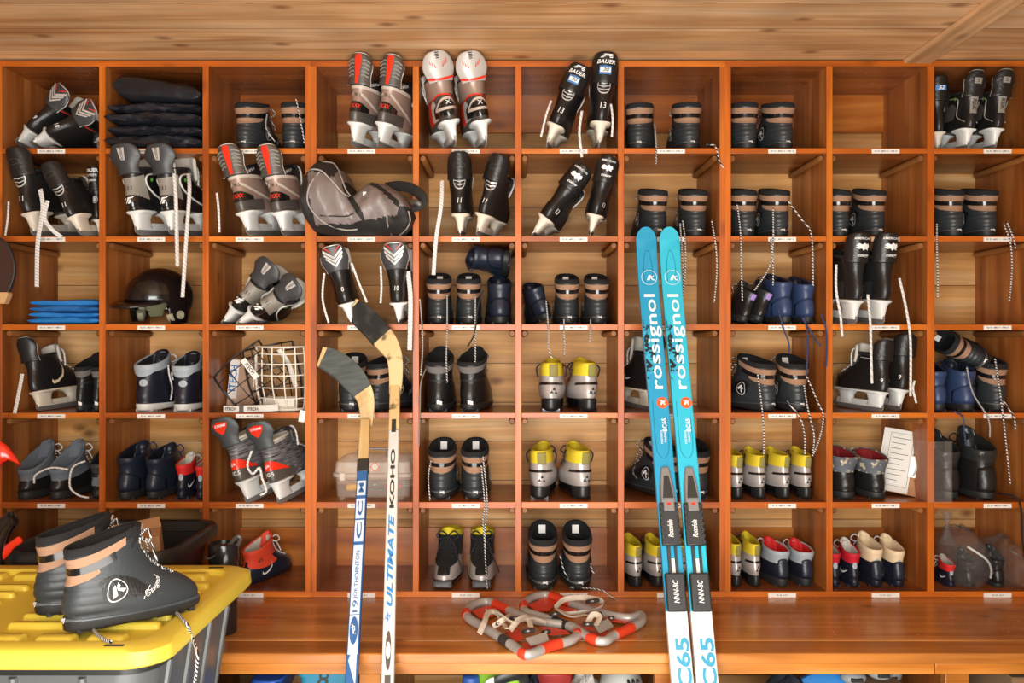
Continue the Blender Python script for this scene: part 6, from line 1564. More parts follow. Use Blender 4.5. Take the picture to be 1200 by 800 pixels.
def ccm_parts(root, shaft, words, strip, ribbon, at, L):
    ribbon([(375, 418, 11, -.022), (386, 422, 13, -.03), (402, 432, 14, -.04), (416, 446, 14, -.05), (427, 463, 11, -.055), (430, 482, 8.5, -.055), (429, 500, 7, -.058)], 'blade', 'blade_wood')
    ribbon([(378, 419, 11.5, -.0225), (388, 423, 13.2, -.0315), (402, 432, 14.2, -.04), (414, 444, 14.2, -.049), (425, 459, 12, -.0545)], 'blade_tape', 'tape_grey', th=.0065, grow=.4)
    shaft(at(541), at(492), 'bare_shaft', 'blade_wood', t=.0085)
    s = shaft(0, at(541), 'painted_shaft', 'shaft_blue')
    MB().box(-.0155, .0155, -.0105, .0105, at(554), at(539)).build('dark_band', 'band_black', root, bevel=.002)
    for p0, p1, t_ in ((582, 565, 'M'), (609, 586, 'C'), (636, 611, 'C')):
        strip(at(p0), at(p1), .0115, 'shaft_pale', 'letter_panel', s); words(t_, at(p0 - 3), at(p1 + 3), .013, 'shaft_print', s, bold=.02)
    pn = strip(at(721), at(640), .0115, 'shaft_pale', 'wordmark_panel', s); words('THORNTON', at(689), at(647), .010, 'shaft_print', s, bold=.0); words('JOE', at(703), at(691), .010, 'shaft_print', s, bold=0); words('19', at(719), at(705), .012, 'shaft_print', s, bold=0)
    strip(at(768), at(722), .0115, 'shaft_pale', 'badge_panel', s)
    MB().add([(a, -.0108, at(740) + b_) for a, b_ in sh_disc(.010, .034)[0]], sh_disc(.010, .034)[1]).build('oval_badge', 'shaft_print', s, False)
    words('gdf', at(746), at(732), .012, 'white_print', s, 'signature', .4)
    v, f_ = sh_poly([(-.009, 0), (.010, .06), (.010, -.06)]); MB().add([(a, -.0103, at(775) + b_) for a, b_ in v], f_).build('white_flash', 'shaft_pale', s, False)
def koho_parts(root, shaft, words, strip, ribbon, at, L):
    ribbon([(411, 358, 10, -.020), (422, 368, 12.5, -.028), (438, 384, 13, -.036), (452, 400, 13, -.044), (462, 418, 9.5, -.05), (464, 440, 8, -.05), (463, 462, 7, -.052)], 'blade', 'scuffed_blade')
    ribbon([(414, 361, 10.5, -.0225), (424, 370, 13, -.0295), (437, 383, 13.4, -.0355), (448, 395, 13.6, -.042)], 'blade_tape', 'tape_black', th=.0065, grow=.4)
    shaft(at(505), at(452), 'bare_shaft', 'scuffed_blade', t=.0085)
    s = shaft(0, at(505), 'painted_shaft', 'shaft_white')
    strip(at(508), at(493), .006, 'ink_dark', 'dark_mark', s)
    words('KOHO', at(597), at(528), .012, 'ink_dark', s, bold=.03)
    words('ULTIMATE', at(712), at(604), .015, 'ultimate_blue', s, shear=.3, bold=.03)
    MB().add([(a - .003, -.0103, at(724) + b_) for a, b_ in sh_join(sh_ring(.007, .0018, 6), sh_poly([(-.001, -.011), (.001, -.011), (.001, .011), (-.001, .011)]), sh_poly([(-.010, -.006), (-.009, -.007), (.010, .006), (.009, .007)]))[0]], sh_join(sh_ring(.007, .0018, 6), sh_poly([(-.001, -.011), (.001, -.011), (.001, .011), (-.001, .011)]), sh_poly([(-.010, -.006), (-.009, -.007), (.010, .006), (.009, .007)]))[1]).build('star_mark', 'ultimate_blue', s, False)
    c = at(763); MB().add([(a, -.0104, c + b_) for a, b_ in sh_disc(.0068, .046)[0]], sh_disc(.0068, .046)[1]).build('dark_oval', 'gunmetal', s, False)
    MB().add([(a, -.0108, c + b_) for a, b_ in sh_disc(.0055, .020)[0]], sh_disc(.0055, .020)[1]).build('pale_oval', 'shaft_white', s, False)
    strip(at(815), at(792), .007, 'gunmetal', 'dark_block', s)
stick('blue and white hockey stick with grey-taped blade, left of two', P(428.5, 490, -.058), P(414, 764, -.462), None, ccm_parts)
stick('white hockey stick with blue lettering and black-taped blade, right of two', P(463, 455, -.052), P(455.5, 764, -.462), None, koho_parts)

# ------------------------------------------------------------------ snowshoes on the bench
mat('alu', '#bdbcb8', .35, metal=.35, bump=.2, bscale=80); mat('red_vinyl', '#dd4326', .4, bump=.2, bscale=60); two_tone('web_beige', '#b7a893', '#cfc3b2', 40, .5, .2, .8); mat('bind_dark', '#33322f', .5)
def snowshoe(label, outline, red, dark, straps, plates, blacks):
    zt = BZ + .0135
    c = GP(sum(p[0] for p in outline) / len(outline), sum(p[1] for p in outline) / len(outline), zt)
    root = thing('snowshoe', label, 'snowshoe', (c.x, c.y, BZ + .0005), 'pair of snowshoes on the bench'); o = root.location
    g = lambda px, py, h=0.0: GP(px, py, zt + h) - o
    pts = [g(*p) for p in outline]; cs = crom(pts, 8, True)
    MB().tube(cs, .0118, 10, loop=True).build('tube_frame', 'alu', root)
    n = len(cs)
    for a, b_, m_ in red:
        i0, i1 = int(a * n), int(b_ * n); MB().tube([cs[i % n] for i in range(i0, i1 + 1)], .0129, 10).build('frame_wrap', m_, root)
    mid = sum(cs, Vector()) / n
    for a in dark:
        vs = [g(px, py, -.004) for px, py in a]; MB().add(vs, [tuple(range(len(vs)))]).build('decking', 'red_vinyl', root, False, solid=.002)
    for s_ in straps: MB().tube([g(px, py, h) for px, py, h in s_], .0072, 8, 6, flat=.22).build('strap', 'web_beige', root)
    for pl in plates:
        vs = [g(px, py, h) for px, py, h in pl]; MB().add(vs, [tuple(range(len(vs)))]).build('heel_plate', 'alu', root, False, solid=.003)
    for px, py, h, r_ in blacks:
        bk = MB().box(-r_, r_, -r_ * .8, r_ * .8, -.005, .005, Matrix.Translation(g(px, py, h)) @ Matrix.Rotation(.5, 4, 'Z') @ Matrix.Rotation(-.25, 4, 'X')).build('buckle', 'bind_dark', root, bevel=.003)
        MB().ball(g(px, py, h + .006), (.004, .004, .0025), 10, 6).build('rivet', 'alu', bk)
    return root
snowshoe('left silver-framed snowshoe with red wraps, nearest the bench front edge', [(549, 724), (547, 716), (556, 708), (572, 705), (588, 711), (612, 722), (640, 729), (668, 733), (677, 741), (669, 750), (644, 757), (626, 765), (614, 766), (602, 757), (580, 743), (562, 732)],
    [(.02, .06, 'red_vinyl'), (.225, .28, 'red_vinyl'), (.60, .66, 'red_vinyl'), (.735, .77, 'red_vinyl'), (.50, .53, 'red_vinyl'), (.83, .855, 'bind_dark')],
    [[(553, 716), (572, 709), (584, 714), (578, 722), (562, 724)], [(592, 741), (608, 736), (614, 748), (604, 752)], [(612, 754), (634, 750), (640, 753), (622, 762)], [(632, 734), (662, 738), (668, 742), (642, 744)]],
    [[(562, 742, .014), (568, 728, .03), (572, 718, .034), (582, 716, .03), (588, 728, .02), (594, 736, .024)], [(570, 716, .016), (586, 720, .034), (602, 730, .03), (614, 726, .03), (628, 726, .02), (640, 730, .012)], [(598, 738, .018), (608, 726, .034), (618, 724, .03), (622, 734, .02)], [(578, 734, .012), (590, 726, .03), (600, 720, .02)]],
    [[(616, 748, .016), (640, 741, .018), (644, 752, .006), (622, 756, .006)]], [(604, 724, .026, .013), (619, 739, .024, .014), (584, 730, .020, .010), (640, 740, .010, .010)])
snowshoe('right silver-framed snowshoe with red wraps, behind and right of its twin', [(611, 716), (610, 708), (620, 700), (636, 697), (652, 702), (680, 712), (708, 720), (734, 724), (746, 720), (748, 727), (736, 735), (714, 745), (704, 751), (690, 749), (672, 738), (650, 729), (628, 722)],
    [(.02, .06, 'red_vinyl'), (.20, .27, 'red_vinyl'), (.59, .64, 'red_vinyl'), (.745, .785, 'red_vinyl'), (.86, .90, 'bind_dark')],
    [[(615, 709), (634, 700), (648, 705), (640, 715), (624, 716)], [(646, 708), (672, 714), (664, 722), (650, 716)], [(668, 733), (684, 728), (692, 738), (676, 740)], [(704, 720), (736, 726), (730, 730), (706, 727)], [(686, 742), (704, 738), (712, 742), (696, 747)]],
    [[(646, 712, .018), (658, 702, .03), (680, 700, .036), (698, 703, .036), (702, 709, .03), (690, 715, .024), (668, 718, .026), (654, 718, .02)], [(650, 714, .03), (664, 722, .03), (680, 720, .026), (694, 722, .018)], [(684, 730, .016), (690, 720, .034), (698, 722, .03), (694, 732, .018)]],
    [[(692, 732, .016), (708, 725, .016), (714, 734, .006), (698, 742, .006)]], [(690, 704, .04, .016), (646, 719, .022, .014), (684, 731, .02, .012), (696, 719, .02, .010), (712, 724, .012, .008)]).location.x += .010

# ------------------------------------------------------------------ yellow-lidded tote and what is around it
mat('yellow_plastic', '#e2ca46', .42, bump=.05, bscale=60); mat('tote_grey', '#57595a', .32); mat('tote_black', '#232425', .32)
TZ = .657
XL0, XR0 = -1.40, -.608; YF, YB = -1.005, -.447
def rrect(x0, x1, y0, y1, z_, r_, n=8):
    out = []
    for cx, cy, a0 in ((x1 - r_, y1 - r_, 0), (x0 + r_, y1 - r_, PI / 2), (x0 + r_, y0 + r_, PI), (x1 - r_, y0 + r_, 1.5 * PI)):
        for i in range(n + 1): a = a0 + PI / 2 * i / n; out.append(Vector((cx + r_ * math.cos(a), cy + r_ * math.sin(a), z_)))
    return out
def tote(name, label, x0, x1, y0, y1, z0, z1, lid=True):
    c = ((x0 + x1) / 2, (y0 + y1) / 2); root = thing(name, label, 'storage tote', (c[0], c[1], z0)); o = root.location
    def bt(mb, n_, m_, par_=root, **kw):
        mb.v = [(p[0] - o.x, p[1] - o.y, p[2] - o.z) for p in mb.v]; return mb.build(n_, m_, par_, **kw)
    h = z1 - z0; zl = z1 - .030
    bt(MB().loft([rrect(x0 + .075, x1 - .075, y0 + .07, y1 - .07, z0, .05), rrect(x0 + .07, x1 - .07, y0 + .065, y1 - .065, z0 + .01, .055), rrect(x0 + .032, x1 - .032, y0 + .03, y1 - .03, zl + .004, .06)], True, True, True), 'tote_body', 'tote_grey', ang=50)
    bt(MB().loft([rrect(x0 + .022, x1 - .022, y0 + .02, y1 - .02, zl - .022, .06), rrect(x0 + .018, x1 - .018, y0 + .016, y1 - .016, zl - .001, .06)], True, True, True), 'body_rim', 'tote_black')
    for i in range(4):
        f_ = (i + .5) / 4; y_ = y0 + .07 + (y1 - y0 - .14) * f_
        m = MB(); dx = .043
        m.tube([Vector((x1 - .074, y_, z0 + .02)), Vector((x1 - .034, y_, zl - .03))], .007, 8); bt(m, 'side_rib', 'tote_grey')
    for i in range(5):
        f_ = (i + .5) / 5; x_ = x0 + .09 + (x1 - x0 - .18) * f_
        m = MB(); m.tube([Vector((x_, y0 + .069, z0 + .02)), Vector((x_, y0 + .032, zl - .03))], .007, 8); bt(m, 'front_rib', 'tote_grey')
    m = MB(); m.loft([rrect(x0 + .004, x1 - .004, y0 + .004, y1 - .004, zl - .006, .07), rrect(x0, x1, y0, y1, zl, .06), rrect(x0 + .002, x1 - .002, y0 + .002, y1 - .002, z1 - .006, .06), rrect(x0 + .010, x1 - .010, y0 + .010, y1 - .010, z1, .07), rrect(x0 + .045, x1 - .045, y0 + .045, y1 - .045, z1 - .001, .05), rrect(x0 + .052, x1 - .052, y0 + .052, y1 - .052, z1 - .012, .045)], True, True, True)
    ld = bt(m, 'lid', 'yellow_plastic', ang=50)
    ld_in = z1 - .012
    def rib(xa, xb, ya, yb): bt(MB().loft([rrect(xa, xb, ya, yb, ld_in - .002, .008), rrect(xa + .002, xb - .002, ya + .002, yb - .002, ld_in + .008, .008), rrect(xa + .006, xb - .006, ya + .006, yb - .006, ld_in + .011, .006)], True, True, True), 'lid_rib', 'yellow_plastic', ld)
    ya, yb = y0 + .055, y1 - .055
    for i in range(7):
        xa = x0 + .07 + i * (x1 - x0 - .14) / 7; w = (x1 - x0 - .14) / 7 - .022
        rib(xa, xa + w, ya + .004, ya + .040); rib(xa, xa + w, yb - .040, yb - .004)
    for i in range(6):
        y_ = ya + .070 + i * (yb - ya - .14) / 6
        rib(x0 + .06, x0 + .34, y_, y_ + .022); rib(x0 + .44, x1 - .06, y_ + .012, y_ + .036)
    for sx, sy in ((1, 0), (1, 1)):
        m = MB(); xx = x1 - .085; yy = y0 + .022 if sy == 0 else y1 - .03; m.box(xx - .022, xx + .012, yy - .004, yy + .004, z1 - .0005, z1 + .0006); bt(m, 'lid_slot', 'tote_black', ld, smooth=False)
    return root
tote('storage_tote', 'dark storage tote with yellow ribbed lid in the left foreground', XL0, XR0, YF, YB, .322, TZ)
tote('storage_tote', 'lower yellow-lidded tote carrying the one with boots on its lid', XL0, XR0, YF, YB, .0, .318)
for i, (hx, hy, lab) in enumerate(((73, 742, 'large black tan-banded boot on yellow lid, nearer one with emblem showing'), (40, 722, 'large black tan-banded boot on yellow lid, half hidden behind its twin'))):
    zf_ = TZ - .001
    r = inst('b', 'tan', 'ski_boot', lab, 'boot', GT_); p = GP(hx, hy, zf_)
    r.rotation_euler = rot(-50 if i == 0 else -54, 0, 0); r.scale = (.92, .92, 1.09); r.location = p; settle(r, floor=zf_ + .0006); b['lid%d' % i] = r
r = b['lid0']
def hang_w(root, pts, m_='speckled_lace', r_=.003):
    bpy.context.view_layer.update(); Mi = root.matrix_world.inverted(); MB().tube([Mi @ p for p in crom(pts, 6)], r_ / root.scale.x, 7).build('hanging_lace', m_, root)
yx = XR0 + .006
hang_w(r, [GP(160, 672, TZ + .085), GP(168, 690, TZ + .05), GP(180, 706, TZ + .012), GP(200, 712, TZ + .004), GP(218, 730, TZ + .004), P(224, 745, -.86) , P(231, 765, -.90), P(230, 785, -.905), P(227, 808, -.905)])
hang_w(r, [GP(108, 735, TZ + .003), GP(114, 743, TZ + .003), GP(122, 749, TZ + .003), GP(130, 752, TZ + .003)])
hang_w(r, [GP(155, 655, TZ + .10), GP(162, 647, TZ + .115), GP(170, 652, TZ + .105), GP(166, 664, TZ + .09), GP(172, 655, TZ + .11), GP(178, 660, TZ + .10), GP(176, 668, TZ + .085)])

# black open tub on the bench with a cardboard box
x0, x1, y0, y1 = -1.275, -.835, -.405, -.012; zr_ = .672; z0 = BZ + .0006
root = thing('open_tub', 'open black plastic tub on the bench behind the yellow-lidded tote', 'tub', ((x0 + x1) / 2, (y0 + y1) / 2, z0)); o = root.location
bt = lambda mb, n_, m_, **kw: (setattr(mb, 'v', [(p[0] - o.x, p[1] - o.y, p[2] - o.z) for p in mb.v]), mb.build(n_, m_, root, **kw))[1]
bt(MB().loft([rrect(x0 + .07, x1 - .07, y0 + .07, y1 - .06, z0 + .008, .05), rrect(x0 + .06, x1 - .06, y0 + .06, y1 - .05, z0, .05), rrect(x0 + .026, x1 - .026, y0 + .026, y1 - .022, zr_ - .03, .06), rrect(x0 + .030, x1 - .030, y0 + .030, y1 - .026, zr_ - .03, .06), rrect(x0 + .064, x1 - .064, y0 + .064, y1 - .054, z0 + .006, .05)], True, True, True), 'tub_body', 'tote_black', ang=50)
bt(MB().loft([rrect(x0 + .028, x1 - .028, y0 + .028, y1 - .024, zr_ - .030, .06), rrect(x0, x1, y0, y1, zr_ - .032, .075), rrect(x0, x1, y0, y1, zr_ - .006, .075), rrect(x0 + .006, x1 - .006, y0 + .006, y1 - .006, zr_, .07), rrect(x0 + .02, x1 - .02, y0 + .02, y1 - .018, zr_ - .002, .06), rrect(x0 + .028, x1 - .028, y0 + .028, y1 - .024, zr_ - .029, .06)], True), 'rim', 'tote_black', ang=50)
bt(MB().box(x1 - .075, x1 - .028, y0 - .004, y0 + .02, zr_ - .075, zr_ - .028), 'latch', 'tote_black', bevel=.003)
mat('cardboard', '#bd946d', .8, bump=.1, bscale=60); mat('cardboard_edge', '#8b6646', .85)
root = thing('cardboard_box', 'brown cardboard box tilted inside the black tub', 'box', (P(163, 640, -.27).x, -.27, z0 + .012)); 
Mb = Matrix.Rotation(math.radians(20), 4, 'Z') @ Matrix.Rotation(math.radians(-6), 4, 'Y')
MB().box(-.075, .075, -.06, .06, 0, .225, Mb).build('carton', 'cardboard', root, bevel=.002)
MB().add([Mb @ Vector(p) for p in ((-.075, .06, .226), (.075, .06, .226), (.07, .10, .245), (-.07, .10, .24))], [(0, 1, 2, 3)]).build('flap', 'cardboard', root, False, solid=.003)
MB().box(-.02, .02, -.0615, -.0605, .12, .2, Mb).build('tape', 'board_brown', root, False)
settle(root, floor=z0 + .010)
# tumbler
mat('tumbler_black', '#1d1d1e', .25, coat=.3)
pt = GP(262, 741, BZ)
root = thing('travel_tumbler', 'black travel tumbler with swivel lid between tub and orange shoe', 'bottle', (pt.x, pt.y, BZ + .0006))
MB().lathe([(.030, 0), (.033, .003), (.036, .15), (.037, .175), (.034, .182)], 28).build('tumbler_body', 'tumbler_black', root)
MB().lathe([(.0375, .183), (.0385, .187), (.0385, .222), (.036, .230), (.034, .231), (.034, .226)], 28).build('lid', 'tumbler_black', root)
MB().tube([Vector((.020, -.012, .228)), Vector((.030, -.02, .24)), Vector((.044, -.022, .252)), Vector((.05, -.02, .245)), Vector((.042, -.018, .228))], .0055, 8, 5).build('carry_loop', 'gunmetal', root)
MB().add([(-.018 + a * 1.0, -.0375 - .0015, .205 + b_) for a, b_ in sh_swoosh(.03)[0]], sh_swoosh(.03)[1]).build('lid_mark', 'gunmetal', root, False)

# tools at the left edge
root = thing('snow_shovel', 'red plastic shovel blade poking in at the left edge', 'shovel', (-1.36, -.30, BZ + .001)); o = root.location
q = lambda px, py, y: P(px, py, y) - o
m = MB(); g = []
for i in range(9):
    u = i / 8; ring = []
    for j in range(7):
        w_ = j / 6; px_top, px_bot = -34 + 50 * u, -30 + 42 * u
        topy = 516 + 7 * max(0, u - .55) ** 2 * 22; boty = 575 - 40 * u ** 1.5
        p = q(-30 + 48.5 * u * (1 - .35 * w_ ** 2 * u), topy + (boty - topy) * w_, -.30); p.y += .02 * (2 * u - 1) ** 2 - .012 * math.sin(w_ * PI); ring.append(p)
    g.append(ring)
m.loft(g, False).build('scoop', 'red_gloss', root, solid=.006)
sy_ = g[4][6]; MB().tube([Vector((sy_.x, .0, sy_.z + .02)), Vector((sy_.x - .005, 0.0, .0))], .012, 10).build('shaft', 'tote_black', root)
gy = -.4258
root = thing('pole_grip', 'black rounded tool grip with red guard standing at the left edge', 'tool', (P(-6, 700, gy).x, gy, BZ + .001)); o = root.location
m = MB(); pts = [P(-6, 662, gy) - o, P(-3, 640, gy) - o, P(3, 622, gy) - o, P(10, 611, gy) - o, P(16, 607, gy) - o]
m.tube(pts, [.0195, .0195, .020, .020, .019, .012], 14, 5); m.build('grip', 'black_gloss', root)
pts2 = P(-6, 662, gy) - o; MB().tube([pts2, Vector((pts2.x, 0, 0))], .011, 10).build('shaft', 'gunmetal', root)
m = MB(); m.tube([P(0, 652, gy) - o, P(12, 640, gy) - o, P(25, 631, gy) - o], [.012, .009, .006], 8, 4, flat=.5); m.build('guard', 'red_gloss', root)
mat('leather_brown', '#3a2117', .55, bump=.2, bscale=70); mat('pale_block', '#c79e6c', .6)
root = thing('padded_paddle', 'brown rounded paddle with pale wooden end block at the left edge', 'paddle', (-1.46, -.10, BZ + .001)); o = root.location
Yp = -.10; q = lambda px, py, y=Yp: P(px, py, y) - o
out = [(-45, 280), (-20, 277), (0, 279), (8, 284), (14, 295), (18, 308), (18, 322), (15, 333), (11, 342), (-45, 342)]
m = MB(); A_ = [q(*p) for p in out]; n = len(A_); m.add([p + Vector((0, -.008, 0)) for p in A_] + [p + Vector((0, .008, 0)) for p in A_], [tuple(range(n)), tuple(reversed(range(n, 2 * n)))] + [(i, n + i, n + (i + 1) % n, (i + 1) % n) for i in range(n)])
m.build('paddle_face', 'leather_brown', root, bevel=.002)
MB().tube([p + Vector((0, -.008, 0)) for p in A_[:-1]], .0022, 6, 4).build('edge_piping', 'black_rubber', root)
m = MB(); B_ = [q(*p) for p in ((-45, 342.5), (11.5, 342.5), (12.5, 345), (8, 356), (-45, 356))]; n = 5; m.add([p + Vector((0, -.013, 0)) for p in B_] + [p + Vector((0, .010, 0)) for p in B_], [tuple(range(n)), tuple(reversed(range(n, 2 * n)))] + [(i, n + i, n + (i + 1) % n, (i + 1) % n) for i in range(n)])
m.build('end_block', 'pale_block', root, bevel=.001)
pb = q(-30, 356); MB().tube([Vector((pb.x, 0, pb.z)), Vector((pb.x, 0, 0))], .013, 10).build('pole', 'pale_block', root)

# ------------------------------------------------------------------ things under the bench
mat('sled_blue', '#2a54a8', .4); mat('sled_red', '#c8372e', .4); mat('bin_teal', '#2a7f9c', .45); mat('cap_blue', '#2f56a0', .35); mat('helmet_green', '#8fc23a', .35); mat('pack_navy', '#20242f', .8, bump=.3, bscale=60); mat('disc_blue', '#3584cf', .4); mat('goggle_grey', '#9a9c9c', .45); mat('kraft', '#8a6d4f', .8); clear('film_white', '#d4d1c9', .55, .3, bump=.8, bscale=30); mat('helmet_pale', '#b9bcb6', .35)
def U(px, py, y): return P(px, py, y)
def utop(z_): return z_
def under(name, label, cat, px, y, group=None):
    x_ = (px - 600) * (D + y) / F; return thing(name, label, cat, (x_, y, .0006), group), x_
zt = lambda py, y: ZC - (py - 400) * (D + y) / F
root, x_ = under('plastic_sled', 'blue plastic sled with red stripe on edge under the bench at left', 'sled', 322, -.20)
Ms = Matrix.Rotation(math.radians(36), 4, 'Y')
m = MB(); m.loft([rrect(-.06, .02, -.16, .16, z_, .03) for z_ in (0.0, .34)], True, True, True); m.v = [tuple(Vector(p)) for p in m.v]
m.v = [(p[0] + (p[2]) * .42 - .10, p[1], p[2]) for p in m.v]; m.build('sled_hull', 'sled_blue', root, bevel=.004)
MB().tube([Vector((-.03 - .012, -.165, .02)), Vector((.105, -.165, .335))], .008, 8).build('red_stripe', 'sled_red', root); MB().tube([Vector((-.09, -.165, .02)), Vector((.055, -.165, .335))], .006, 8).build('pale_stripe', 'disc_blue', root)
root, x_ = under('storage_bin', 'teal storage bin with dark numeral under the bench at left', 'bin', 402, -.2)
MB().loft([rrect(-.072, .046, -.15, .12, 0, .02), rrect(-.078, .050, -.16, .13, .352, .02), rrect(-.084, .054, -.165, .135, .353, .02), rrect(-.084, .054, -.165, .135, .368, .02)], True, True, True).build('bin_body', 'bin_teal', root)
v, f_ = text2d('8', .06, .2, .0); MB().add([(a - .02, -.1665, .345 + b_) for a, b_ in v], f_).build('numeral', 'ink_dark', root, False)
root, x_ = under('water_bottle', 'bottle with blue cap under the bench below the left snowshoe', 'bottle', 552, -.33)
MB().lathe([(.030, 0), (.034, .004), (.034, .25), (.022, .29), (.018, .31)], 20).build('bottle_body', 'film_white', root); MB().lathe([(.022, .311), (.023, .315), (.021, zt(792, -.33)), (.016, zt(792, -.33) + .004)], 20).build('cap', 'cap_blue', root)
def dome(root, r_, zc, m_, name='shell'):
    rg = []
    for i in range(10):
        e = -.25 + (PI / 2 + .23) * i / 9; rg.append([Vector((r_[0] * math.cos(e) * math.cos(a), r_[1] * math.cos(e) * math.sin(a), zc + r_[2] * math.sin(e))) for a in [2 * PI * j / 28 for j in range(28)]])
    return MB().loft(rg, True, False, True).build(name, m_, root, solid=.005)
root, x_ = under('snowboard_binding', 'green and black strapped binding under the bench', 'binding', 588, -.30)
MB().box(-.05, .05, -.06, .06, 0, .30).build('base_plate', 'black_plastic', root, bevel=.01)
rg = [[Vector((.062 * math.cos(a), .05 * math.sin(a) , z_)) for a in [PI + PI * j / 12 for j in range(13)]] for z_ in (.22, .30, .352, .362)]
MB().loft(rg, False).build('highback', 'helmet_green', root, solid=.012)
MB().tube([Vector((-.045, -.06, .30)), Vector((-.01, -.085, .350)), Vector((.045, -.075, .362)), Vector((.06, -.05, .33))], .014, 8, 6, flat=.35).build('ankle_strap', 'black_plastic', root)
MB().tube([Vector((-.05, -.065, .28)), Vector((-.03, -.085, .345)), Vector((.0, -.08, .35))], .010, 8, 6, flat=.4).build('toe_strap', 'strap_white', root)
root, x_ = under('strapped_harness', 'black and white webbing harness heaped under the bench', 'harness', 624, -.28)
MB().loft(blob((0, 0, .17), (.042, .08, .185), 77), True, True, True).build('padding', 'pack_navy', root); settle(root, floor=.0006)
for i, (a0, a1, m_) in enumerate(((-.05, .02, 'strap_white'), (.0, .05, 'black_plastic'), (-.02, .06, 'strap_white'))):
    MB().tube([Vector((a0, -.09, .26 + .02 * i)), Vector(((a0 + a1) / 2, -.075, .345)), Vector((a1, -.09, .25))], .010, 8, 5, flat=.35).build('strap', m_, root)
root, x_ = under('plastic_shovel', 'red plastic scoop lying under the bench behind webbing', 'scoop', 645, -.15)
MB().box(-.06, .06, -.01, .01, .0, zt(787, -.15) - .002).build('scoop_panel', 'sled_red', root, bevel=.006)
root, x_ = under('plastic_sack', 'crumpled white plastic sack under the bench below right snowshoe', 'sack', 685, -.28)
MB().loft(blob((0, 0, .19), (.064, .09, .19), 21), True, True, True).build('film', 'film_white', root, ang=80); settle(root, floor=.0006)
root, x_ = under('sports_helmet', 'pale vented helmet under the bench left of the skis', 'helmet', 728, -.27)
dome(root, (.058, .09, .10), .262, 'helmet_pale'); MB().lathe([(.045, 0), (.05, .01), (.05, .24)], 20).build('stand_cup', 'black_plastic', root)
for i in range(3): MB().box(.006 + .012 * i, .012 + .012 * i, -.088 + .006 * i, -.06, .31, .335, Matrix.Rotation(.0, 4, 'Y')).build('vent', 'ink_dark', root, bevel=.001)
root, x_ = under('backpack', 'dark backpack with grey buckle strap under the bench at right', 'backpack', 922, -.26)
MB().loft(blob((0, 0, .185), (.095, .10, .185), 13, lump=.05), True, True, True).build('pack_body', 'pack_navy', root); settle(root, floor=.0006)
MB().tube([Vector((-.10, -.07, .26)), Vector((-.085, -.085, .33)), Vector((-.04, -.085, .36)), Vector((.0, -.07, .362))], .006, 8, 6).build('carry_loop', 'web_beige', root)
MB().box(-.022, .0, -.100, -.09, .29, .350, Matrix.Rotation(-.12, 4, 'Y')).build('strap_buckle', 'goggle_grey', root, bevel=.003); MB().tube([Vector((.02, -.08, .352)), Vector((.06, -.09, .33)), Vector((.08, -.09, .28))], .009, 8, 5, flat=.4).build('shoulder_strap', 'gunmetal', root)
root, x_ = under('flying_disc', 'bright blue disc standing on edge under the bench at right', 'disc', 975, -.30)
Md = Matrix.Translation((0, 0, .1835)) @ Matrix.Rotation(math.radians(74), 4, 'X') @ Matrix.Identity(4)
MB().lathe([(.001, .012), (.08, .012), (.12, .008), (.135, 0), (.137, -.012), (.131, -.012), (.128, -.002)], 36, M=Md).build('disc_body', 'disc_blue', root); settle(root, floor=.0006)
root.location.z += zt(794, -.30) - verts_world(root)[:, 2].max()
ct, x_ = under('low_crate', 'dark low crate under the bench holding the blue disc and goggles', 'crate', 992, -.29)
MB().box(-.09, .10, -.06, .12, 0, .10).build('crate_body', 'tote_black', ct, bevel=.004)
root, x_ = under('ski_goggles', 'grey strapped goggles resting under the bench right of the blue disc', 'goggles', 1010, -.31)
for sx in (-1, 1):
    MB().ball((sx * .034 + .012, 0, .012 + .006 * sx), (.032, .028, .018), 16, 10).build('eye_cup', 'goggle_grey', root); MB().box(sx * .034 - .004, sx * .034 + .026, -.031, -.02, .008 + .006 * sx, .018 + .006 * sx).build('lens_slot', 'ink_dark', root, bevel=.002)
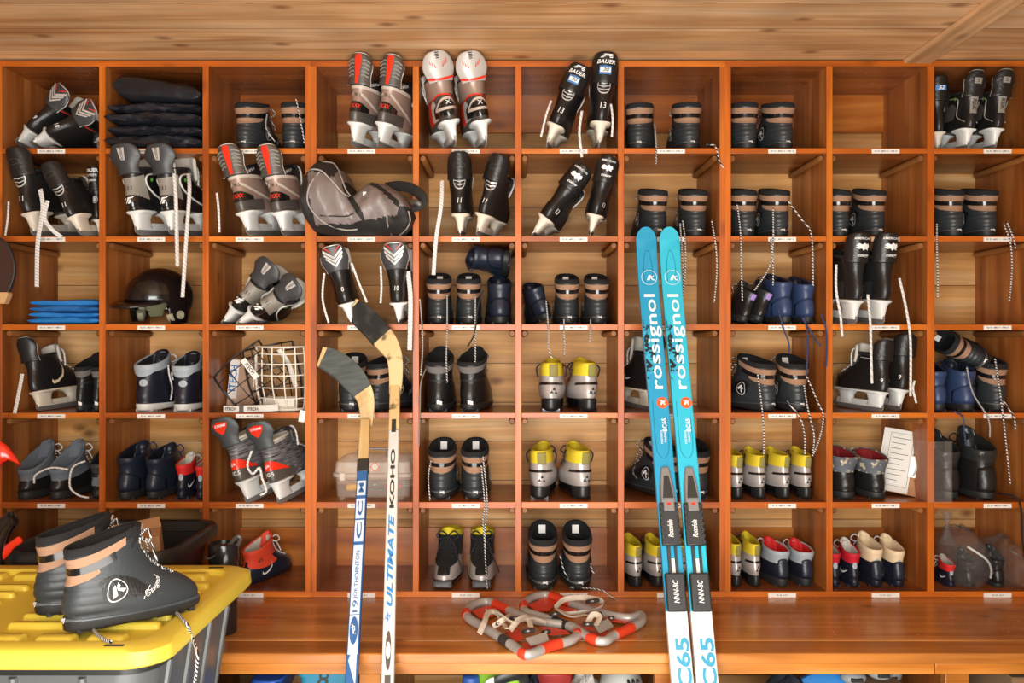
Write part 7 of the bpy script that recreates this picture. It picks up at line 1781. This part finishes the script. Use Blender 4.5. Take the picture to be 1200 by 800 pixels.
MB().tube([Vector((.07, .0, .015)), Vector((.1, .01, .012)), Vector((.11, .03, -.01))], .011, 8, 4, flat=.4).build('strap', 'goggle_grey', root)
st, x_ = under('shoe_carton', 'grey carton under the bench under the goggles', 'box', 1010, -.30)
gz = zt(800, -.31) 
MB().box(-.02, .10, -.10, .10, .1015, gz).build('carton', 'kraft', st, bevel=.002); root.location.z = gz + .010
st.location.z = .0
root, x_ = under('cardboard_carton', 'brown cardboard carton under the bench at far right', 'box', 1185, -.2)
MB().box(-.10, .14, -.17, .16, 0, zt(794, -.37)).build('carton', 'kraft', root, bevel=.002); MB().box(-.10, .14, -.172, -.170, zt(794, -.37) - .03, zt(794, -.37) - .002).build('flap_edge', 'cardboard_edge', root, False)
# ------------------------------------------------------------------ camera, light
cam = bpy.data.cameras.new('camera'); cam.lens = F / 1200 * 36; cam.sensor_width = 36
co = bpy.data.objects.new('camera', cam); co.location = (0, -D, ZC); co.rotation_euler = (PI / 2, 0, 0); COL.objects.link(co); SC.camera = co
def area(name, loc, tgt, sx, sy, e, c):
    l = bpy.data.lights.new(name, 'AREA'); l.shape = 'RECTANGLE'; l.size = sx; l.size_y = sy; l.energy = e; l.color = c
    o = bpy.data.objects.new(name, l); o.location = loc; o.rotation_euler = (Vector(tgt) - Vector(loc)).to_track_quat('-Z', 'Y').to_euler(); COL.objects.link(o); return o
area('doorway_daylight', (-.05, -2.75, 1.0), (-.0, 0, 1.02), 1.5, 1.2, 80, (1.0, .97, .92))
area('added_ceiling_fill', (-.1, -1.7, .10), (-.1, -.6, 2.0), 1.6, .9, 36, (1.0, .95, .88))  # added fill lamp near the floor, no such source here; brightens the ceiling
w = bpy.data.worlds.new('world'); w.use_nodes = True; SC.world = w
w.node_tree.nodes['Background'].inputs['Color'].default_value = (.92, .96, 1.0, 1); w.node_tree.nodes['Background'].inputs['Strength'].default_value = .36
SC.view_settings.view_transform = 'Standard'; SC.view_settings.look = 'None'; SC.view_settings.exposure = 0; SC.view_settings.gamma = 1
